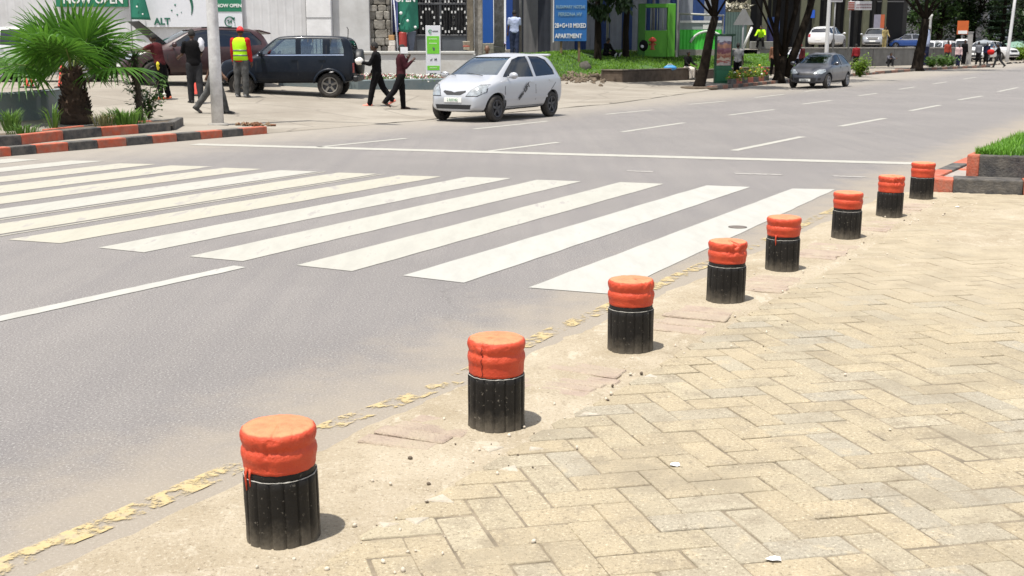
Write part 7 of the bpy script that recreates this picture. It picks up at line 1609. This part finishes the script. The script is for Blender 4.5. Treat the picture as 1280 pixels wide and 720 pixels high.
# lamp poles
lamp_pole('white lamp pole rising behind the charcoal hatchback', 1031.5, 95, 9, .105, .075, mat('pole_bright', (.58, .58, .58), .6, .08, 3), ang=-1.2)
P_ = lamp_pole('leaning white lamp pole on the far right in front of the bush', 1258, 79.5, 9, .15, .10, MATS['pole_bright'], ang=-2.2, lean=.05)
# parked vehicles on the terrace
def ter(px, D): p = at(px, 60, D); return (p.x, D, TZ+.01)
wagon, _b = make_car('parked_car', 'white sport utility car seen from behind on the terrace beside the white lamp pole', 'car', 'suv', ter(1034, 96), R(56), white_c, cut=False, win_m=glass('glass_black', (.04, .045, .05), .08), scale=1.06)
pick, _b = make_car('parked_car', 'silver car facing the road on the terrace behind the man in khaki', 'car', 'suv', ter(1093, 97), R(-112), grey_c, cut=False, win_m=MATS['glass_black'], scale=1.0)
make_car('taxi', 'blue taxi with a white roof parked on the terrace left of the broad tree', 'taxi', 'hatch', ter(1133, 110), R(172), blue_c, cut=False, win_m=MATS['glass_black'], upper=white_c, scale=.9)
make_car('parked_car', 'dark car partly hidden on the terrace right of the silver car', 'car', 'hatch', ter(1115, 120), R(160), char_p, cut=False, win_m=MATS['glass_black'])
def gd(px, D): p = at(px, 60, D); q = drop(p.x, D); return (q.x, q.y, q.z)
for i, (px, D, a, lb) in enumerate(((1161, 99, -118, 'blue and white minibus taxi parked right behind the broad tree'), (1171, 102, -118, 'blue and white minibus taxi, middle one of the row beyond the broad tree'), (1181, 105, -118, 'blue and white minibus taxi behind the person in red'))): make_car('minibus', lb, 'minibus', 'van', gd(px, D), R(a), blue_c, cut=False, win_m=MATS['glass_black'], upper=white_c, group='blue and white minibus taxis', detail=False, scale=.92)
make_car('minibus', 'white minibus behind the grey post on the far side', 'minibus', 'van', gd(1204, 108), R(-110), white_c, cut=False, win_m=MATS['glass_black'], detail=False)
make_car('parked_car', 'white sport utility car parked in front of the dark trees, left of a similar one', 'car', 'suv', gd(1229, 106), R(-128), white_c, cut=False, win_m=MATS['glass_black'], detail=False, scale=1.1)
make_car('parked_car', 'white sport utility car parked in front of the dark trees nearest the leaning pole', 'car', 'suv', gd(1243, 112), R(-62), white_c, cut=False, win_m=MATS['glass_black'], detail=False, scale=1.08)
make_car('parked_car', 'pale grey car under the trees beyond the grey post', 'car', 'hatch', gd(1214, 112), R(180), grey_c, cut=False, win_m=MATS['glass_black'], detail=False)
# motorcycle
P = on(991, 97.5); t = thing('motorcycle', 'blue and white motorcycle parked beside the double trunk', 'motorcycle', tuple(P), R(-120)); t.scale = (1.0,)*3
for x_ in (.65, -.62):
    mb = MB(); mb.lathe([(.20, -.05), (.27, -.055), (.305, -.03), (.305, .03), (.27, .055), (.20, .05), (.20, -.05)], 24, (x_, 0, .305), axis='Y'); w_ = mb.build('wheel', tyre_m, t); mb = MB(); mb.lathe([(0, -.03), (.06, -.03), (.06, .03), (0, .03)], 12, (x_, 0, .305), axis='Y')
    for k in range(6): a = PI*k/3; mb.tube([(x_+.04*math.cos(a), 0, .305+.04*math.sin(a)), (x_+.21*math.cos(a), 0, .305+.21*math.sin(a))], .010, 5)
    mb.build('rim', rimA, w_)
mb = MB(); mb.tube([(.65, .07, .305), (.42, .07, .95)], .025, 6); mb.tube([(.65, -.07, .305), (.42, -.07, .95)], .025, 6); mb.tube([(.45, 0, .85), (-.1, 0, .42), (-.62, .08, .305)], .03, 6); mb.tube([(-.1, 0, .42), (-.45, 0, .72)], .03, 6); mb.build('frame', dark_m, t)
mb = MB(); mb.ball((.15, 0, .80), (.28, .14, .13), 14, 8); mb.build('tank', blue_c, t); mb = MB(); mb.ball((-.38, 0, .80), (.42, .14, .07), 14, 8); mb.build('seat', dark_m, t); mb = MB(); mb.tube([(.36, .36, 1.06), (.42, .15, 1.02), (.42, -.15, 1.02), (.36, -.36, 1.06)], .018, 6); mb.build('handlebar', chrome_m, t); mb = MB(); mb.ball((.58, 0, .90), (.08, .10, .10), 12, 8); mb.build('headlight', lens_m, t); mb = MB(); mb.box((.62, 0, .66), (.3, .14, .06)); mb.box((.05, 0, .42), (.4, .26, .3)); mb.build('engine', trim_m, t, bevel=.03); mb = MB(); mb.ball((.60, 0, .70), (.10, .13, .22), 10, 8); mb.build('fairing', white_c, t)
l = in_car(t, -.25, 0, .0); person('rider in a white and black jacket sitting on the motorcycle by the double trunk', (l[0], l[1], P.z), R(-120), 1.7, dict(lean=.12, legs=[(1.0, 1.2), (1.0, 1.2)], arms=[(.9, .15, .4), (.9, .15, .4)], hang=.02, spread=.35), top=c_white, bottom=c_black, hair=None, extra=cap_hat(mat('helmet_dark', (.03, .03, .035), .3, coat=.5), False))
# hi-vis worker seated beyond the grass
l = gd(951, 74); z_ = zat(951, 60.5, 74); person('seated worker in a lime green jacket beyond the grass, near the leaning pole', (l[0], 74, z_), R(-110), 1.7, dict(lean=.35, legs=[(1.3, 1.3), (1.2, 1.2)], arms=[(.6, .3, .7), (.5, .3, .7)], spread=.15), top=c_lime, bottom=c_black, skin=skin2_m)
mb = MB(); mb.box((0, .15, .24), (1.8, .5, .48)); tag(mb.build('stone_bench', wc, bevel=.03, loc=(l[0]+.3, 74.2, z_-.05)), 'grey stone bench under the worker in lime green', 'bench')
# hedge beside the hatchback
P = on(1076, 96.5); shrub('hedge', 'clipped bright green bush at the kerb right of the charcoal hatchback', (P.x, P.y+.3, P.z), .62, 1100, .16, yel_m, 9, 31, cat='bush', tall=1.15)
# people on the right
def T_on(px, D): p = at(px, 60, D); return (p.x, D, TZ+.01)
l = T_on(1105, 93.2); person('man in khaki overalls standing on the terrace edge before the silver car', l, R(-80), 1.72, dict(arms=[(.3, .15, .5), (.2, .15, .4)]), top=c_camo, bottom=c_camo, skin=skin2_m)
l = P3(1110, 83.5); person('figure in grey crouching on the pavement against the terrace wall', l, R(-80), 1.65, dict(lean=.5, legs=[(2.1, 2.2), (2.0, 2.1)], arms=[(1.0, .1, .6), (1.0, .1, .6)], spread=.12), top=cloth('slate', (.09, .09, .11)), bottom=c_dkgrey, skin=skin2_m)
for (px, py, yt, rz, lb, tp, bt, kw) in (
    (1183, 81, 51, -80, 'person in a red dress top beside the island plants', cloth('rust', (.28, .05, .03)), c_dkgrey, {}),
    (1197, 83, 55, -95, 'person in white and pink shirt with dark trousers left of the grey post', c_pink, c_navy, {}),
    (1204, 81, 50, -70, 'person in black behind the one in white and pink', c_black, c_black, {}),
    (1222, 81, 52, 95, 'man in a grey shirt walking away, right of the grey post', cloth('steel', (.14, .145, .16)), c_black, dict(legs=[(.15, .05), (-.2, .2)])),
    (1232, 80, 53, -100, 'person in dark blue walking beside the man in the grey shirt', c_navy, c_black, dict(legs=[(.12, .05), (-.15, .2)])),
    (1247, 84.5, 54, 150, 'man in black striding along the road with a red bag, left of the leaning pole', c_black, c_dkgrey, dict(lean=.08, legs=[(.40, .1), (-.42, .3)], arms=[(.6, .1, .9), (-.4, .12, .3)])),
    (1157, 82, 52, -60, 'person in dark blue standing in the shade of the broad tree', c_navy, c_navy, {}),
    (1238, 77, 54, 80, 'distant person in brown among the white parked cars', c_brown, c_dkgrey, {})):
    l = P3(px, py); ex = None
    if 'red bag' in lb: ex = blob('red_bag', c_red, lambda I: I['J']['wr', 0]+Vector((.05, 0, 0)), (.26, .16, .20), 5)
    person(lb, l, R(rz), hfor(l, yt, px), kw, top=tp, bottom=bt, extra=ex, voxel=.026)
# umbrella over two walkers
P = on(1233, 80); t = thing('umbrella', 'grey umbrella open above the walkers right of the grey post', 'umbrella', (P.x-.2, P.y+.3, P.z+1.55)); mb = MB(); mb.lathe([(.75, .0), (.6, .17), (.35, .29), (.04, .36), (.0, .37), (.03, .34), (.34, .27), (.58, .15)], 10); mb.build('canopy', mat('umbrella_grey', (.20, .22, .24), .7, .15, 4), t); mb = MB(); mb.tube([(0, 0, -.55), (0, 0, .44)], .015, 6); mb.build('handle', dark_m, t)
# island: kerb, plants, post
I0, I1 = on(1122, 89.5), on(1238, 84.2); e2 = (I1-I0); n2 = Vector((-e2.y, e2.x, 0)).normalized(); n = 18
kerb('worn red and black kerb round the far island under the broad tree', [(I0.x+e2.x*i/n, I0.y+e2.y*i/n, I0.z-.02) for i in range(n+1)], .20, .2, I0.z-.02, mats=(kfade_o, kfade_b))
for i, (px, py, w_) in enumerate(((1165, 84, .8), (1178, 83.5, .9), (1186, 83, .7))): P = on(px, py); shrub('shrub', ('low green island plant nearest the broad tree', 'low green island plant in the middle of the island', 'low green island plant beside the person in red')[i], (P.x, P.y, P.z), w_*.75, 360, .24, shrub_m, 6, 60+i, tall=.7, cat='plant', group='plants on the far island')
P = on(1210, 83); D = P.y; t = thing('post', 'grey concrete post standing on the far island among the people', 'post', tuple(P)); mb = MB(); h_ = zat(1210, 41, D)-P.z; mb.bb(-.17, .17, -.12, .12, -.1, h_); mb.build('shaft', mat('post_concrete', (.30, .29, .275), .9, .2, 3), t, bevel=.02); mb = MB(); mb.bb(-.2, .2, -.15, .15, h_+.002, h_+.08); mb.build('cap', slab_m, t, bevel=.01)
# blue and white cloth hanging on the broad tree
D = 84; p0, p1 = at(1156.5, 18, D), at(1158, 58, D); t = thing('flag', 'long pale blue and white cloth hanging on the broad tree trunk', 'flag', tuple(p1)); H_ = p0.z-p1.z; fl_b = mat('cloth_paleblue', (.16, .42, .55), .8, .1, 5); fl_w = mat('cloth_paper', (.6, .6, .58), .8, .1, 5)
for nm, m_, z0, z1, o2 in (('pale_blue_cloth', fl_b, 0, H_*.52, 0), ('white_cloth', fl_w, H_*.55, H_, .1)):
    mb = MB(); mb.loft([[Vector((x_+o2+.06*math.sin(z_*3), .04*math.sin(x_*25+z_*3), z_)) for x_ in (-.22, -.08, .06, .18)]+[Vector((x_+o2+.06*math.sin(z_*3), .03+.04*math.sin(x_*25+z_*3), z_)) for x_ in (.18, .06, -.08, -.22)] for z_ in [z0+(z1-z0)*k/6 for k in range(7)]]); mb.build(nm, m_, t)
mb = MB(); mb.tube([(.25, .05, -2), (.25, .05, H_+.3)], .025, 6); mb.build('pole', trim_m, t)
# orange sign disc
D = 112; t, w_, h_ = board('shop_sign', 'orange sign with a white strip below it among the dark trees', 'sign', 1196, 26, 1210, 43, D, mat('sign_orange', (.50, .10, .015), .6, .1, 2)); mb = MB(); mb.bb(-w_/2+.1, w_/2-.1, -.03, -.003, .05, .35); mb.build('strip', lett_w, t); mb = MB(); mb.tube([(0, .1, -3.2), (0, .1, .2)], .06, 6); mb.build('post', trim_m, t)
# bright bush, tent
P = on(1275, 77.5); shrub('bush', 'bright green bush at the right edge beyond the leaning pole', (P.x, P.y+.4, P.z), 1.0, 1500, .22, yel_m, 9, 70, cat='bush'); 
P = on(1300, 77); shrub('bush', 'bright green bush just outside the right edge next to another', (P.x, P.y+.4, P.z), 1.1, 1100, .24, yel_m, 9, 71, cat='bush')
D = 118; p = gd(1274, D); t = thing('tent', 'pale green tent roof behind the bright bush at the right edge', 'tent', p); z1 = zat(1274, 50, D)-p[2]; mb = MB(); mb.add([(-2.2, -2, z1*.62), (2.2, -2, z1*.62), (2.2, 2, z1*.62), (-2.2, 2, z1*.62), (0, 0, z1)], [(0, 1, 4), (1, 2, 4), (2, 3, 4), (3, 0, 4), (3, 2, 1, 0)]); mb.build('canopy', mat('tent_green', (.16, .27, .22), .8, .1, 3), t)
for x_ in (-2.1, 2.1):
    for y_ in (-1.9, 1.9): mb = MB(); mb.tube([(x_, y_, 0), (x_, y_, z1*.62)], .04, 6); mb.build('leg', trim_m, t)
# dark trees behind everything on the right
specs = [(1172, 122, 11, 1.0, 'crown_dark'), (1196, 130, 12, 1.1, 'x'), (1216, 126, 11, 1.0, 'x'), (1238, 134, 12, 1.15, 'x'), (1282, 128, 11, 1.05, 'x'), (1312, 118, 10, 1.0, 'x'), (1345, 126, 11, 1.1, 'x'), (1150, 134, 12, 1.1, 'x')]
names_ = ['dark leafy tree behind the blue minibuses', 'tall dark tree above the orange sign', 'dark tree right of the orange sign behind the grey post', 'dark tree behind the white parked cars', 'dark tree behind the tent at the right edge', 'dark tree outside the right edge of the picture', 'last dark tree outside the right edge', 'dark tree behind the taxi and the broad trunk']
for i, (px, D, H_, s_, _) in enumerate(specs):
    p = gd(px, D); r_ = random.Random(90+i); bl = []
    for k in range(9): a = r_.random()*2*PI; q_ = r_.uniform(.3, 2.9)*s_; bl.append((q_*math.cos(a), q_*math.sin(a)*.8, r_.uniform(1.9, 9.5), r_.uniform(1.3, 2.0)*s_))
    tree('broadleaf_tree', names_[i], p, H_*.55, .34, bl, .5, 3000, crown2_m if i % 3 else crown_m, 100+i, lean=(r_.uniform(-.5, .5), 0), fork=3.0, group='dark trees behind the car park')
# tiered conifer
D = 120; p = gd(1252, D); t = thing('conifer', 'tiered conifer with flat whorls of branches left of the leaning pole', 'conifer', p); mb = MB(); mb.tube([(0, 0, -.1), (0, 0, 6), (0, 0, 12)], [.24, .16, .04], 10); mb.build('trunk', bark_m, t); cr = MB(); r_ = random.Random(77)
for lv in range(15):
    z_ = 1.6+lv*.68; rad = 2.3*(1-lv/16.5)
    for k in range(7):
        a = 2*PI*k/7+lv*.5; d = Vector((math.cos(a), math.sin(a), 0)); cr.tube([(0, 0, z_), tuple(d*rad*.55+Vector((0, 0, z_+.06))), tuple(d*rad+Vector((0, 0, z_+.22)))], [.04, .03, .012], 4)
        for j in range(16): u_ = r_.uniform(.2, 1); c = d*rad*u_+Vector((0, 0, z_+.05+.15*u_)); leafquad(cr, c, .42*(1.1-u_*.5), r_, el=r_.uniform(-.15, .35))
cr.build('crown', crown3_m, t, recalc=False)
# buildings glimpsed far behind
for nm, px0, px1, D, zt, m_, lb in (('office_building', 1236, 1262, 175, 30, mat('far_grey', (.20, .22, .26), .7, .1, .5), 'grey office block glimpsed between the dark trees left of the leaning pole'), ('office_building', 1143, 1232, 165, 17, mat('far_dark', (.10, .10, .105), .8, .2, .4), 'dark grey building glimpsed behind the trees above the minibuses'), ('office_building', 1262, 1380, 180, 16, mat('far_brown', (.12, .11, .10), .8, .2, .4), 'brown grey building hidden behind the trees at the right edge')):
    xa, xb = wall_x(px0, D), wall_x(px1, D); t = thing(nm, lb, 'building', ((xa+xb)/2, D, 0)); W2 = (xb-xa)/2; mb = MB(); mb.bb(-W2, W2, 0, 12, 0, zt); mb.build('wall', m_, t)
    for fl_ in range(int(zt/3.4)): 
        n_ = max(2, int(2*W2/3.2))
        for k in range(n_): mb = MB(); x_ = -W2+(k+.5)*2*W2/n_; mb.bb(x_-.9, x_+.9, -.04, .0, 1.0+fl_*3.4, 2.9+fl_*3.4); mb.build('window', MATS['glass_black'] if False else mat('far_window', (.03, .035, .045), .15), t)
    mb = MB(); mb.bb(-W2-.3, W2+.3, -.4, 12.3, zt+.003, zt+.6); mb.build('roof', slab_m, t)
# things left of frame that other views and the shadows need
tree('street_tree', 'street tree at the far left beyond the white building, outside the picture', tuple(drop(-26, 40)), 4.5, .3, [(0, 0, 6, 1.6), (-1.4, .5, 6.6, 1.5), (1.4, -.4, 6.4, 1.5)], .3, 1500, crown_m, 201, fork=3.4)
